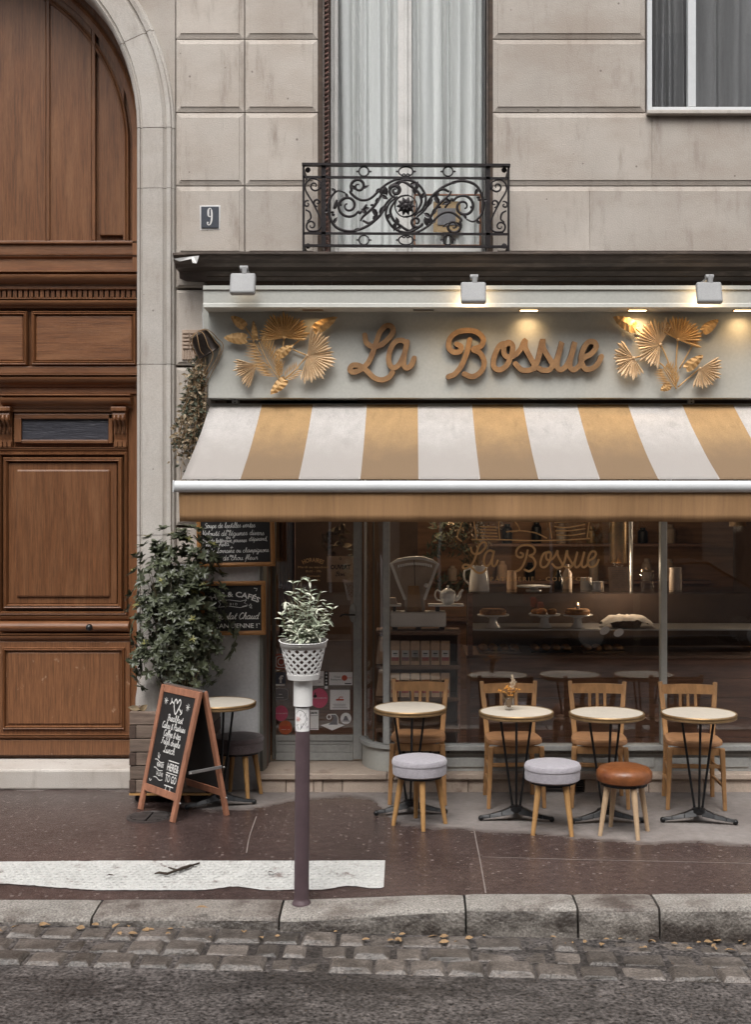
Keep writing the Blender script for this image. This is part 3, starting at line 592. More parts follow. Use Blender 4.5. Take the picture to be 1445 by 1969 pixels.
# lower safety rail frame in rusty red behind the railing
for a in ((wm + .06, wr - .06, zb + .115, zb + .127), (wm + .06, wr - .06, zb + .50, zb + .512), (wm + .06, wm + .072, zb + .127, zb + .50), (wr - .072, wr - .06, zb + .127, zb + .50)): fr(*a, YW + .01, YW + .03, m_rust, 'inner_strip')
MB().box(wl + .05, wm - .06, YW + .02, YW + .024, zb + .09, zt).build('pane', m_glassup, win); MB().box(wm + .045, wr - .05, YW + .02, YW + .024, zb + .09, zt).build('pane', m_glassup, win)
def curtain(x0, x1, y, z0, z1, n_folds, seed, gather=0):
    r_ = random.Random(seed); k = n_folds * 12; zs = [z0 + (z1 - z0) * j / 10 for j in range(11)]; vs_ = []
    ph = [r_.uniform(.6, 1.4) for _ in range(n_folds + 2)]
    for j, z in enumerate(zs):
        for i in range(k + 1):
            t = i / k; f_ = t * n_folds; a = ph[int(f_)]; x = x0 + (x1 - x0) * (t + .05 * math.sin(PI * 2 * t) * math.sin(t * 7 + seed) + .012 * math.sin(f_ * 7 + j * .3)) 
            x += gather * (1 - j / 10) ** 3 * (t - .5) * (x1 - x0)
            vs_.append((x, y + .030 * a * a * math.sin(2 * PI * f_ + 1.2 * math.sin(f_ * 2.1 + seed)) + .012 * math.sin(f_ * 4.3 + j * .25) + .01 * math.sin(j * .8 + f_), z))
    return MB().add(vs_, [(j * (k + 1) + i, j * (k + 1) + i + 1, (j + 1) * (k + 1) + i + 1, (j + 1) * (k + 1) + i) for j in range(10) for i in range(k)])
curtain(wl + .03, wm - .02, YW + .13, zb + .03, zt, 6, 1, -.05).build('curtain', m_curtain, win, smooth=True)
curtain(wm + .0, wr - .02, YW + .13, zb + .03, zt, 7, 5, -.08).build('curtain', m_curtain, win, smooth=True)
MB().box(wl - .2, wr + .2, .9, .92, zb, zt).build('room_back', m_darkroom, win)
# folded slatted shutters at both sides
for sx, xa, xb in ((1, XW0 + .034, XW0 + .075), (-1, XW1 - .075, XW1 - .034)):
    sh = MB().box(xa if sx > 0 else xb - .012, xa + .012 if sx > 0 else xb, -.005, .17, ZL + .004, 7.2).build('folded_shutter', m_lead, house)
    for i in range(62 if sx > 0 else 0):
        z_ = ZL + .03 + i * .036; q = MB(); q.hexa([(xa + .014, .02, z_), (xb, .03, z_ + .018), (xb, .16, z_ + .018), (xa + .014, .16, z_)], [(xa + .014, .02, z_ + .012), (xb, .03, z_ + .03), (xb, .16, z_ + .03), (xa + .014, .16, z_ + .012)]); q.build('shutter_slat', m_pinkwood, sh)
    if sx < 0: MB().box(xa + .002, xa + .008, -.003, .17, ZL + .004, 7.2).build('shutter_leaf', m_black, sh); 
# second upper window, white, at the right
w2 = MB().box(XR + .03, 2.9, .10, .12, Z(221), Z(221) + .01).build('window', m_white, house)
zs_ = Z(205); xs0 = X(1246)
for a in ((xs0, xs0 + .036, Z(214), 7.2), (xs0 + .036, 2.86, Z(214), zs_), (2.86, 2.9, Z(214), 7.2), (2.05, 2.11, zs_, 7.2)): MB().box(a[0], a[1], -.002, .06, a[2], a[3]).build('frame_bar', m_white, w2, bevel=.004)
MB().box(xs0 + .036, 2.86, .03, .034, zs_, 7.2).build('pane', m_glassup, w2)
MB().box(xs0 - .01, 2.92, -.05, .07, Z(222), Z(214) - .002).build('sill', m_stone2, w2, bevel=.005); MB().box(xs0 + .036, 2.86, .3, .32, zs_, 7.2).build('room_back', m_greystick, w2)
curtain(xs0 + .04, 2.05, .18, zs_, 7.2, 4, 3).build('curtain', m_greycurtain, w2, smooth=True); curtain(2.11, 2.85, .18, zs_, 7.2, 4, 8).build('curtain', m_greycurtain, w2, smooth=True)
MB().box(2.9, 4.2, .0, .5, Z2, 8).build('stone_block', m_stone, house)
MB().box(wl, wr, .02, YW + .1, ZL - .02, ZL + .004).build('window_sill', m_winframe, house)

# ---------------------------------------------------------------- carriage door
YD = .40
door = thing('carriage_door', 'tall varnished brown oak carriage door with carved panels in an arch', 'door', (-3.0, YD, .15))
DX0, DX1 = -5.2, AX + AR + .06
def dz(py, y=YD): return Z(py, y)
def dx(px, y=YD): return X(px, y)
def dbox(px0, px1, py0, py1, yo, th, nm, mt=None, bev=.006):      # front face yo in front of the door plane
    y = YD - yo
    return MB().box(X(px0, y), X(px1, y), y, y + th, Z(py1, y), Z(py0, y)).build(nm, mt or m_oak, door, bevel=bev)
MB().box(DX0, DX1, YD + .02, YD + .06, .15, 6.6).build('backing_board', m_oak, door)
def mould(px0, px1, py0, py1, yo, w_px, nm, mt=None):              # picture-frame moulding of four mitred bars
    y = YD - yo; x0, x1, z0, z1 = X(px0, y), X(px1, y), Z(py1, y), Z(py0, y); w_ = w_px * (D0 + y) / FPX
    pr = [(0, .02), (0, -.004), (.25, -.016), (.5, -.010), (.7, -.018), (1, .004), (1, .02)]
    o = None
    for (a, b_, ia, ib) in (((x0, z0), (x1, z0), (1, 1), (-1, 1)), ((x1, z0), (x1, z1), (-1, 1), (-1, -1)), ((x1, z1), (x0, z1), (-1, -1), (1, -1)), ((x0, z1), (x0, z0), (1, -1), (1, 1))):
        mb = MB(); r0 = [(a[0] + ia[0] * t * w_, y + q, a[1] + ia[1] * t * w_) for t, q in pr]; r1 = [(b_[0] + ib[0] * t * w_, y + q, b_[1] + ib[1] * t * w_) for t, q in pr]
        mb.add(r0 + r1, [(j, j + 1, len(pr) + j + 1, len(pr) + j) for j in range(len(pr) - 1)]); mb.build(nm, mt or m_oak, door, smooth='auto')
def rail(py0, py1, yo, nm, mt=None, px0=-300, px1=300):             # horizontal moulded rail
    y = YD - yo; z0, z1 = Z(py1, y), Z(py0, y); h = z1 - z0
    pr = [(0, YD + .02), (0, YD - yo * .35), (.18, YD - yo * .45), (.3, YD - yo * .8), (.55, y), (.72, y), (.76, YD - yo * .85), (.85, YD - yo * .8), (.9, y - .006), (1, y - .006), (1, YD + .02)]
    mb = MB(); x0, x1 = X(px0, y), min(X(px1, y), DX1)
    mb.add([(x0, q, z0 + h * t) for t, q in pr] + [(x1, q, z0 + h * t) for t, q in pr], [(j, j + 1, len(pr) + j + 1, len(pr) + j) for j in range(len(pr) - 1)] + [tuple(range(len(pr))), tuple(range(len(pr), 2 * len(pr)))])
    return mb.build(nm, mt or m_oak_h, door, smooth='auto')
# arched outer frame of the leaf, swept
pr = [(-.05, YD + .02), (-.05, YD - .03), (-.012, YD - .03), (.0, YD - .05), (.018, YD - .04), (.022, YD - .02), (.07, YD - .018), (.07, YD + .02)]
rr_ = [[(AX + AR - .01 + r_ - .055, y_, z_) for r_, y_ in pr] for z_ in (Z(540, YD), 4.0, 4.5, AZ)] + [[(AX + (AR - .065 + r_) * math.cos(R(a)), y_, AZ + (AR - .065 + r_) * math.sin(R(a))) for r_, y_ in pr] for a in range(3, 130, 4)]
loft(rr_).build('arch_frame', m_oak, door, smooth='auto')
# inner arched panel moulding
pr2 = [(-.05, YD + .0), (-.045, YD - .018), (-.03, YD - .024), (-.02, YD - .012), (-.006, YD - .02), (0, YD + .01)]
rin = AR - .145
rr_ = [[(AX + rin + r_, y_, z_) for r_, y_ in pr2] for z_ in (Z(462, YD), 4.5, AZ)] + [[(AX + (rin + r_) * math.cos(R(a)), y_, AZ + (rin + r_) * math.sin(R(a))) for r_, y_ in pr2] for a in range(3, 70, 3)]
loft(rr_).build('panel_moulding', m_oak, door, smooth='auto')
for (a, b_) in ((176, 183), (88, 95)): dbox(a, b_, -120, 462, .022, .04, 'panel_stile')
dbox(95, 176, -120, 470, .008, .02, 'flat_stile'); dbox(-60, 88, -120, 470, .004, .02, 'arched_panel')
dbox(190, 239, -60, 452, .012, .03, 'arched_panel'); dbox(-300, 300, 462, 468, .03, .05, 'panel_ledge', m_oak_h); dbox(-300, 300, 468, 489, .01, .03, 'flat_rail', m_oak_h)
rail(489, 496, .035, 'moulded_rail'); dbox(-300, 300, 496, 520, .012, .03, 'flat_rail', m_oak_h)
rail(519, 548, .11, 'cornice_rail'); dbox(-300, 300, 548, 556, .05, .07, 'flat_rail', m_oak_h)
for i in range(48): dbox(262 - 10.4 * (i + 1) + 1.6, 262 - 10.4 * i - 1.6, 556, 571, .035, .06, 'dentil', None, .002)
dbox(-300, 300, 556, 572, .01, .03, 'dentil_backing', m_darkwood); rail(572, 590, .06, 'moulded_rail')
mould(60, 262, 598, 702, .02, 8, 'panel_moulding'); mould(-160, 52, 598, 702, .02, 8, 'panel_moulding')
for (a, b_) in ((68, 254), (-152, 44)): dbox(a, b_, 606, 694, .022, .03, 'raised_panel', m_oak_h, .012)
dbox(-300, 300, 704, 718, .02, .04, 'flat_rail', m_oak_h); rail(718, 742, .09, 'cornice_rail'); dbox(-300, 300, 742, 757, .02, .04, 'flat_rail', m_oak_h)
# wicket leaf with entablature, console brackets and small window
rail(757, 783, .10, 'entablature', None, 0, 250); dbox(-4, 243, 783, 792, .03, .04, 'flat_rail', m_oak_h)
for cx in (230, 8):
    y = YD - .10; br = MB()
    pts = [(.0, 0), (.075, 0), (.085, -.03), (.08, -.07), (.05, -.095), (.03, -.12), (.035, -.17), (.02, -.22), (.02, -.27), (.0, -.28)]
    z0 = Z(790, YD - .05); w_ = .05
    xc = X(cx, YD - .05)
    br.add([(xc - w_, YD - q, z0 + t) for q, t in pts] + [(xc + w_, YD - q, z0 + t) for q, t in pts], [(j, j + 1, len(pts) + j + 1, len(pts) + j) for j in range(len(pts) - 1)] + [tuple(range(len(pts))), tuple(range(len(pts), 2 * len(pts)))])
    cb = br.build('console_bracket', m_oak, door, bevel=.004)
    for k in (-.032, 0, .032): MB().tube([(xc + k, YD - .088, z0 - .035), (xc + k, YD - .085, z0 - .075), (xc + k, YD - .05, z0 - .10), (xc + k, YD - .036, z0 - .13), (xc + k, YD - .040, z0 - .17)], .011, 6).build('carved_flute', m_oak, cb, smooth=True)
    for k in range(3): MB().box(xc - .048 + k * .034, xc - .048 + k * .034 + .026, YD - .04, YD - .01, z0 - .275, z0 - .235).build('guttae', m_oak, cb)
    MB().box(xc - .06, xc + .06, YD - .10, YD + .0, z0 - .004, z0 + .03).build('bracket_cap', m_oak, cb, bevel=.005)
dbox(26, 40, 803, 850, .02, .04, 'window_stile'); dbox(40, 208, 845, 852, .025, .04, 'window_ledge', m_oak_h); dbox(208, 216, 795, 852, .02, .04, 'window_stile'); dbox(26, 216, 795, 805, .02, .04, 'window_stile', m_oak_h)
m_darkpane = M('dark_rippled_glass', (.055, .055, .065), .15, var=.3, vs=8, st=(.6, 1, 5), bump=.4, bs=25)
dbox(40, 208, 805, 845, -.004, .01, 'small_pane', m_darkpane, 0)
rail(860, 868, .03, 'moulded_rail', None, -4, 243)
mould(-4, 245, 868, 1182, .012, 7, 'panel_moulding'); mould(6, 235, 879, 1170, .018, 9, 'panel_moulding')
dbox(16, 224, 890, 1160, .012, .02, 'panel_field', None, .002); dbox(30, 211, 902, 1148, .03, .03, 'raised_panel', None, .016)
dbox(246, 300, 757, 1450, .0, .03, 'door_stile'); dbox(-40, -6, 757, 1450, .0, .03, 'door_stile')
rail(1184, 1193, .03, 'moulded_rail', None, -4, 248)
y = YD - .05; z0, z1 = Z(1216, y), Z(1194, y); mb = MB(); n_ = 10
ring = [(YD + .0 - .07 * math.sin(PI * k / n_), (z0 + z1) / 2 - (z1 - z0) / 2 * math.cos(PI * k / n_)) for k in range(n_ + 1)]
x0, x1 = X(-4, y), X(247, y); mb.add([(x0, a, b_) for a, b_ in ring] + [(x1, a, b_) for a, b_ in ring], [(j, j + 1, n_ + 1 + j + 1, n_ + 1 + j) for j in range(n_)] + [tuple(range(n_ + 1)), tuple(range(n_ + 1, 2 * n_ + 2))]); mb.build('half_round_rail', m_oak_h, door, smooth='auto')
MB().lathe([(.0, .04), (.022, .036), (.028, .015), (.014, .0), (.012, -.03)], 14, (X(172, YD - .14), YD - .135, Z(1206, YD - .14)), Matrix.Rotation(R(90), 4, 'X')).build('door_knob', m_black, door, smooth=True)
rail(1218, 1233, .045, 'moulded_rail', None, -4, 250); dbox(-4, 250, 1233, 1412, .02, .03, 'lower_panel_frame', m_oakworn); mould(4, 240, 1244, 1402, .026, 7, 'panel_moulding'); dbox(14, 230, 1254, 1392, .030, .02, 'raised_panel', m_oakworn, .008)
rail(1412, 1422, .05, 'moulded_rail', None, -40, 254); dbox(-40, 254, 1422, 1452, .03, .05, 'bottom_rail', m_oakworn)
# ---------------------------------------------------------------- lettering helpers
GL = {'a': "3,3.6 1.6,4 .3,2.6 .3,.8 1.4,0 2.6,1 3,3.6 3,1 3.4,0 4.2,.8", 'b': "0,.5 1,4 1.4,7 .6,7.4 .5,4 .6,.5 1.8,0 3,1.2 2.8,3 1.8,3.6 1,2.6", 'c': "3,3.2 2,4 .6,3.2 .3,1.4 1.2,0 2.4,.2 3.4,1",
 'd': "3,3.4 1.6,4 .3,2.6 .4,.7 1.5,0 2.7,1.2 3.4,7.4 3,1 3.5,0 4.2,.8", 'e': "0,1 1.6,1.8 2.6,3 2,4 .8,3.4 .4,1.6 1.2,0 2.4,.2 3.4,1.2", 'f': "0,.6 1.6,3 2.6,6.4 2,7.5 1.3,6 1,-1 .8,-3.4 .2,-2.6;.2,2.4 2.8,2.8",
 'g': "3,3.4 1.6,4 .3,2.6 .5,.8 1.6,.2 2.8,1.6 3,3.8 2.6,-1.6 1.4,-3.4 .2,-2.6 1.6,-.8 4,.8", 'h': "0,.6 1.4,4 2,7 1.2,7.3 .8,4 .5,0 .9,2.6 2,3.8 2.8,3 2.6,.6 3.2,0 4,.8", 'i': "0,.8 1,3.8 .8,.8 1.4,0 2.2,.9;1.2,5.4 1.5,5.8",
 'k': "0,.6 1.4,4 1.8,7 1,7.2 .6,0;.7,1.8 2.4,3.8;1.2,2.2 2.8,0 3.6,.7", 'l': "0,.6 1.4,4 2,6.8 1.3,7.4 .8,5 .7,1.2 1.3,0 2.2,.9", 'm': "0,.8 .6,3.8 .5,0 1,3 1.8,3.9 2.2,3 2,0 2.6,3 3.4,3.9 3.9,3 3.7,.6 4.3,0 5,.8",
 'n': "0,.8 .6,3.8 .5,0 1,2.9 2,3.9 2.6,3 2.4,.6 3,0 3.8,.8", 'o': "2,4 .6,3.2 .4,1.2 1.5,0 2.8,1 2.8,3.2 2,4 2,3.2 3.6,3.4", 'p': "0,.8 1,3.8 .4,-3.4;.9,3 2,4 3,3 2.8,1 1.6,0 .8,.8;2.4,.3 3.6,.9", 'q': "3,3.4 1.6,4 .3,2.6 .5,.8 1.6,.2 2.8,1.6 3,3.8 2.7,-3.4 3.6,-1.8",
 'r': "0,.8 .9,4 1,3.2 2,3.4 2,1 2.5,0 3.3,.8", 's': "0,.8 1.6,4 1.8,3 2.6,1.2 1.8,0 .4,.4;2.4,.5 3.3,.9", 't': "0,.8 1.4,5 1.6,6.6 1.2,1 1.8,0 2.6,.8;.2,4.4 2.6,4.6", 'u': "0,.8 .8,3.8 .6,1 1.4,0 2.6,1.2 3,3.8 2.8,1 3.4,0 4.2,.8", 'v': "0,.8 .8,3.8 1,1 1.6,0 2.6,1.6 2.8,3.8 3.6,3.4",
 'x': "0,.6 2.8,3.8;.4,3.8 1.4,2 2.4,0 3.4,.7", 'B': ".8,0 1.4,7;0,6 1.6,7.2 3.6,6.6 3.4,4.4 1.6,3.8 3.8,3 3.6,.8 1.6,-.2 .2,.6", 'C': "3.8,6 2.6,7.2 .8,5.6 .3,2.6 1.4,.2 3,.2 4.2,1.6", 'F': ".4,6.2 2,7 4.4,7;2.2,7 1.6,3 1,.2 0,.4;.8,3.6 3,3.8",
 'G': "3.8,6 2.6,7.2 .8,5.6 .3,2.6 1.4,.2 3,.6 3.6,3 2.4,2.8;3.6,3 3.2,-1", 'L': "3.4,6 2.6,7.2 1.6,6 1.6,2 .6,.2 0,.8 .8,1.4 2.6,0 4,.6", 'P': "1.2,7 .6,0;0,6 1.8,7.4 3.8,6.2 3,3.8 1,3.6", 'Q': "2.2,7 .6,5.4 .4,2 2,0 3.8,1.6 3.8,5.2 2.2,7;2.4,1.8 4.4,-.6", 'S': "3.6,6.2 2.4,7.2 .8,6 1.4,4.4 3.2,2.8 3,.6 1.4,-.2 0,1", 'V': "0,6.6 .8,7 1.6,.2 3.2,5 4,7",
 '&': "3.6,.4 1,4.6 1.4,6.2 2.4,6 2.2,4.4 .4,2.4 .6,.4 2,0 3.8,2.6", '+': "0,3 4,3;2,5 2,1", ',': ".6,.4 .2,-1.4", "'": ".6,7 .4,5.6", '!': "1,7 .8,2;.7,.4 .8,0"}
def stroke_text(mb, txt, x, z, h, wd, y, width=None, center=False, slant=.18, wob=0, seed=1):
    """single-line cursive; h = x-height in metres"""
    u = h / 4; r_ = random.Random(seed); segs = []; cx = 0
    for ch in txt:
        if ch == ' ': cx += 2.6; continue
        base = {'é': 'e', 'è': 'e', 'à': 'a', 'É': 'E'}.get(ch, ch); dzz = r_.uniform(-wob, wob)
        mxx = 0
        for st_ in GL[base].split(';'):
            p = [tuple(float(q) for q in t.split(',')) for t in st_.split()]; mxx = max(mxx, max(a for a, _ in p))
            segs.append([((cx + a + slant * b_) * u, (b_ + dzz) * u) for a, b_ in p])
        if ch in 'éè': segs.append([((cx + 1.9 + slant * 5) * u, 5 * u), ((cx + 2.9 + slant * 6.4) * u, 6.4 * u)])
        cx += mxx + .15
    tot = cx * u; k = (width / tot) if width else 1; x0 = x - (tot * k / 2 if center else 0)
    for sg in segs:
        pp = smooth_path([(a, b_, 0) for a, b_ in sg], 3) if len(sg) > 2 else [Vector((a, b_, 0)) for a, b_ in sg]
        mb.ribbon([(x0 + p.x * k, z + p.y) for p in pp], wd, y - .00025 * (segs.index(sg) % 5), caps=False)
def cap_text(mb, txt, x, z, h, y, width=None, bold=.0, spacing=1.0, arc=None, shear=0):
    """block capitals from the built-in font; h = cap height, centred on x, baseline z; arc = (radius) bends upwards"""
    def one(t):
        cu = bpy.data.curves.new('t', 'FONT'); cu.body = t; cu.size = h / .73; cu.align_x = 'CENTER'; cu.offset = bold; cu.space_character = spacing; cu.resolution_u = 2; cu.shear = shear
        o = bpy.data.objects.new('t', cu); col.objects.link(o); dg = bpy.context.evaluated_depsgraph_get(); me = o.evaluated_get(dg).to_mesh()
        v = [tuple(q.co) for q in me.vertices]; f = [tuple(p.vertices) for p in me.polygons]; o.evaluated_get(dg).to_mesh_clear(); bpy.data.objects.remove(o); bpy.data.curves.remove(cu); return v, f
    v, f = one(txt)
    if not v: return
    w0 = max(q[0] for q in v) - min(q[0] for q in v); k = width / w0 if width else 1
    vs_ = []
    for q in v:
        a, b_ = q[0] * k, q[1]
        if arc: th = a / arc; a, b_ = (abs(arc) + (b_ if arc > 0 else -b_)) * math.sin(abs(a / arc)) * (1 if a > 0 else -1), (arc + b_) * math.cos(th) - arc
        vs_.append((x + a, y, z + b_))
    mb.add(vs_, f)

# ---------------------------------------------------------------- shopfront
shop = thing('shopfront', 'grey painted cafe shopfront with large plate window and recessed corner door', 'shopfront', (.6, 0, 0))
SZ = .139                                  # top of the step
ST1 = 3.2
# stone step: nosing slabs and riser stones
for (a, b_) in ((X(500), X(745)), (X(745) + .004, 1.1), (1.104, 2.2), (2.204, ST1)): MB().box(a, b_, -.10, .62 if b_ < 0 else .06, SZ - .042, SZ).build('step_slab', m_sandstone, shop, bevel=.007)
rj = [X(500), X(552), X(605), X(622), X(660), X(752), X(900), X(1032), X(1122), X(1245), X(1350), 2.7, ST1]
for i in range(len(rj) - 1):
    if i == 7: continue
    MB().box(rj[i] + .002, rj[i + 1] - .002, -.075 + rnd.uniform(-.004, .004), .05, -.02, SZ - .044).build('riser_stone', m_sandstone, shop, bevel=.006)
vg = MB().box(rj[7] + .002, rj[8] - .002, -.03, .05, -.02, SZ - .045).build('vent_grille', m_grille, shop)
for k in range(5): MB().box(rj[7] + .004, rj[8] - .004, -.082, -.035, .004 + k * .018, .012 + k * .018).build('vent_slat', m_castiron, vg)
# grey pilaster at the left of the door
MB().box(XL + .004, -1.143, .012, .05, 0, Z(1085)).build('pilaster_panel', m_pilaster, shop)
MB().box(X(496), X(499.5), -.006, .05, SZ, Z(1000)).build('pilaster_bead', m_oldpaint, shop)
# door recess: left jamb
for i, (a, b_, m__) in enumerate(((.0, .12, m_dooredge), (.124, .2, m_pinkwood), (.204, .34, m_dooredge))):
    MB().hexa([(-1.143, a, SZ), (-1.12 + .0 * i, a, SZ), (-1.105, b_, SZ), (-1.143, b_, SZ)], [(-1.143, a, 2.6), (-1.12, a, 2.6), (-1.105, b_, 2.6), (-1.143, b_, 2.6)]).build('jamb_board', m__, shop)
# door
YR = .36
dr = MB().box(X(697, YR) - .07, X(697, YR) - .002, YR, YR + .045, SZ + .012, 2.35).build('door', m_oldpaint, shop, bevel=.005); dr['label'] = 'grey glazed shop door with stickers on its pane'
d0, d1 = X(523, YR), X(697, YR) - .072
MB().box(d0, d0 + .028, YR, YR + .045, SZ + .012, 2.35).build('left_stile', m_dooredge, dr, bevel=.004)
zk = Z(1413, YR)
MB().box(d0 + .03, d1, YR + .012, YR + .04, SZ + .012, zk).build('kick_board', m_oldpaint, dr)
for (p0, p1, yo, x_in) in ((1413, 1424, .0, .0), (1426, 1431, .006, .01), (1447, 1462, .004, .0)): MB().box(d0 + .03 + x_in, d1 - x_in, YR + yo, YR + .03, Z(p1, YR), Z(p0, YR)).build('kick_moulding', m_oldpaint, dr, bevel=.003)
MB().box(X(531, YR), X(674, YR), YR + .006, YR + .02, Z(1446, YR), Z(1433, YR)).build('kick_panel', m_oldpaint, dr, bevel=.004)
MB().box(d0 + .028, d1, YR + .02, YR + .026, zk, 2.3).build('door_pane', m_glass, dr); MB().box(d0, d1, YR, YR + .045, 2.3, 2.35).build('top_rail', m_oldpaint, dr)
MB().box(d0 + .03, d1, YR + .05, YR + .07, Z(1246, YR), Z(1232, YR)).build('inner_bar', m_shelf, dr)
hd = MB(); xc = X(686, YR) - .01; hd.lathe([(.0, -.012), (.034, -.012), (.036, 0)], 16, (0, 0, 0)); 
hp = MB(Matrix.Translation((xc - .018, YR - .002, Z(1178, YR))) @ Matrix.Rotation(R(90), 4, 'X') @ Matrix.Diagonal((.9, 2.3, 1, 1))); hp.lathe([(.0, .006), (.03, .006), (.033, 0)], 18); hp.build('lock_plate', m_oldpaint, dr)
MB().tube(smooth_path([(xc, YR - .03, Z(1181, YR)), (xc - .05, YR - .045, Z(1181, YR)), (xc - .09, YR - .045, Z(1180, YR)), (xc - .115, YR - .04, Z(1184, YR))], 4), .007, 8).build('lever_handle', m_black, dr, smooth=True)
curt = curtain(d0 + .04, d0 + .17, YR + .14, .95, 2.5, 4, 9).build('door_curtain', m_curtbrown, smooth=True); tag(curt, 'rose brown curtain hanging inside at the left of the shop door', 'curtain')
# door frame right: pale strip, and curved corner
xj = X(701, YR)
MB().box(xj, xj + .014, YR - .02, YR + .06, SZ, 2.6).build('frame_strip', m_cream, shop)
MB().box(d0 - .02, xj + .02, YR - .01, YR + .06, 2.352, 2.9).build('transom_panel', m_oldpaint, shop)
# rounded corner: low painted drum and bent glass above
cx_, cy_, cr = X(752), .335, .335
zs1 = Z(1430)
arcs = [(cx_ - cr * .62 * math.sin(R(a)), cy_ - cr * math.cos(R(a))) for a in range(0, 91, 10)]
def curved(z0, z1, th, off, nm, mt, smooth='auto'):
    o_ = [(x, y, z0) for x, y in arcs]; mb = MB(); n_ = len(arcs); nr = [Vector((-math.sin(R(a)), -math.cos(R(a)))) for a in range(0, 91, 10)]
    out = [(arcs[i][0] + nr[i].x * off, arcs[i][1] + nr[i].y * off) for i in range(n_)]; inn = [(arcs[i][0] + nr[i].x * (off - th), arcs[i][1] + nr[i].y * (off - th)) for i in range(n_)]
    mb.add([(x, y, z0) for x, y in out] + [(x, y, z0) for x, y in inn] + [(x, y, z1) for x, y in out] + [(x, y, z1) for x, y in inn],
           [(i, i + 1, 2 * n_ + i + 1, 2 * n_ + i) for i in range(n_ - 1)] + [(n_ + i, 3 * n_ + i, 3 * n_ + i + 1, n_ + i + 1) for i in range(n_ - 1)] + [(2 * n_ + i, 2 * n_ + i + 1, 3 * n_ + i + 1, 3 * n_ + i) for i in range(n_ - 1)] + [(i, n_ + i, n_ + i + 1, i + 1) for i in range(n_ - 1)] + [(0, n_, 3 * n_, 2 * n_), (n_ - 1, 3 * n_ - 1, 4 * n_ - 1, 2 * n_ - 1)])
    return mb.build(nm, mt, shop, smooth=smooth)
curved(SZ + .001, zs1 - .03, .05, .02, 'curved_plinth', m_greypaint); curved(zs1 - .03, zs1, .07, .045, 'curved_sill', m_oldpaint); curved(zs1, 2.6, .006, .0, 'curved_pane', m_glass)
MB().box(X(737), X(750), -.03, .03, zs1, 2.6).build('corner_mullion', m_oldpaint, shop, bevel=.01)
MB().box(X(716), X(719), .10, .13, zs1, 2.6).build('inner_post', m_dooredge, shop)
# main window
xw0, xw1 = X(750), X(1270)
MB().box(xw0, ST1, -.06, .05, Z(1441), zs1).build('window_sill', m_oldpaint, shop, bevel=.008)
MB().box(xw0, ST1, -.035, .04, Z(1447), Z(1441) - .001).build('sill_moulding', m_dooredge, shop)
MB().box(xw0, ST1, .0, .04, SZ + .0005, Z(1447)).build('stall_riser', m_oldpaint, shop)
for (a, b_) in ((xw0 + .05, .62), (.66, 1.22), (1.26, 1.80), (1.86, 2.5)): MB().box(a, b_, -.012, .01, SZ + .03, Z(1456)).build('riser_panel', m_oldpaint, shop, bevel=.006)
for k in range(7): MB().lathe([(.011, 0), (.011, .004)], 10, (X(760 + k * 17), -.037, Z(1447) + .014), Matrix.Rotation(R(90), 4, 'X')).build('vent_hole', m_black, shop)
MB().box(xw0, xw1, .004, .010, zs1 + .001, 2.6).build('window_pane', m_glass, shop)
MB().box(xw1, xw1 + .05, -.03, .04, zs1, 2.6).build('mullion', m_greypaint, shop, bevel=.008)
MB().box(xw1 + .05, ST1, .004, .010, zs1 + .001, 2.6).build('window_pane', m_glass, shop)
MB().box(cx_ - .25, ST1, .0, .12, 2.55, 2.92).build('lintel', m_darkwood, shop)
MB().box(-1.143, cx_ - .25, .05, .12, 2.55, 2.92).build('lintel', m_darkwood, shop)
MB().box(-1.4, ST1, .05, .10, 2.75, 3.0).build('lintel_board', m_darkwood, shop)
# shop interior
room = struct(MB().box(-1.6, 3.6, .66, 5, .02, SZ - .002).build('shop_floor', m_counter)); room['label'] = 'dark wooden floor inside the cafe'
MB().box(X(745), 3.6, .06, .66, .02, SZ - .003).build('floor_board', m_counter, room)
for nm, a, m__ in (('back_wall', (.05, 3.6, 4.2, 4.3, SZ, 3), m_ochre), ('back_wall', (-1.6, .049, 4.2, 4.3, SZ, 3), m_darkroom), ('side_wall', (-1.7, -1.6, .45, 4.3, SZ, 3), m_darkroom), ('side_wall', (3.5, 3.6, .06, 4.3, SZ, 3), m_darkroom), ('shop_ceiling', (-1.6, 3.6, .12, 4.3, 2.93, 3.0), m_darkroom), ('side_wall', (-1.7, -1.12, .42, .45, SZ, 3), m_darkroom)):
    o = struct(MB().box(*a).build(nm, m__)); o['label'] = {'back_wall': 'wooden back wall of the cafe', 'side_wall': 'dark brown side wall of the cafe', 'shop_ceiling': 'dark ceiling inside the cafe'}[nm]

# ---------------------------------------------------------------- sign with raised lettering
YB, YC = -.15, -.35
sign = thing('shop_sign', 'grey green fascia sign with raised bronze script letters and lit cornice', 'sign', (.6, -.1, 2.9))
sx0 = X(400, YB)
MB().box(sx0, 3.2, YB, YB + .19, Z(765, YB), Z(598, YB)).build('sign_board', m_greypaint, sign, bevel=.004)
MB().box(X(388, YB), sx0 - .001, YB + .02, YB + .18, Z(700, YB), Z(590, YB)).build('end_board', m_greypaint, sign)
cl = X(391, YC)
cp = [(YB + .16, Z(549, YC)), (YC - .012, Z(549, YC)), (YC - .012, Z(556.5, YC)), (YC, Z(557, YC)), (YC, Z(582, YC)), (YC - .006, Z(584, YC)), (YC - .010, Z(590.5, YC)), (YC + .0, Z(591, YC)), (YB + .16, Z(591, YC))]
mb = MB(); n_ = len(cp); mb.add([(cl, a, b_) for a, b_ in cp] + [(3.2, a, b_) for a, b_ in cp], [(j, (j + 1) % n_, n_ + (j + 1) % n_, n_ + j) for j in range(n_)] + [tuple(range(n_)), tuple(range(n_, 2 * n_))]); mb.build('cornice', m_greypaint, sign)
zc = Z(591, YC)
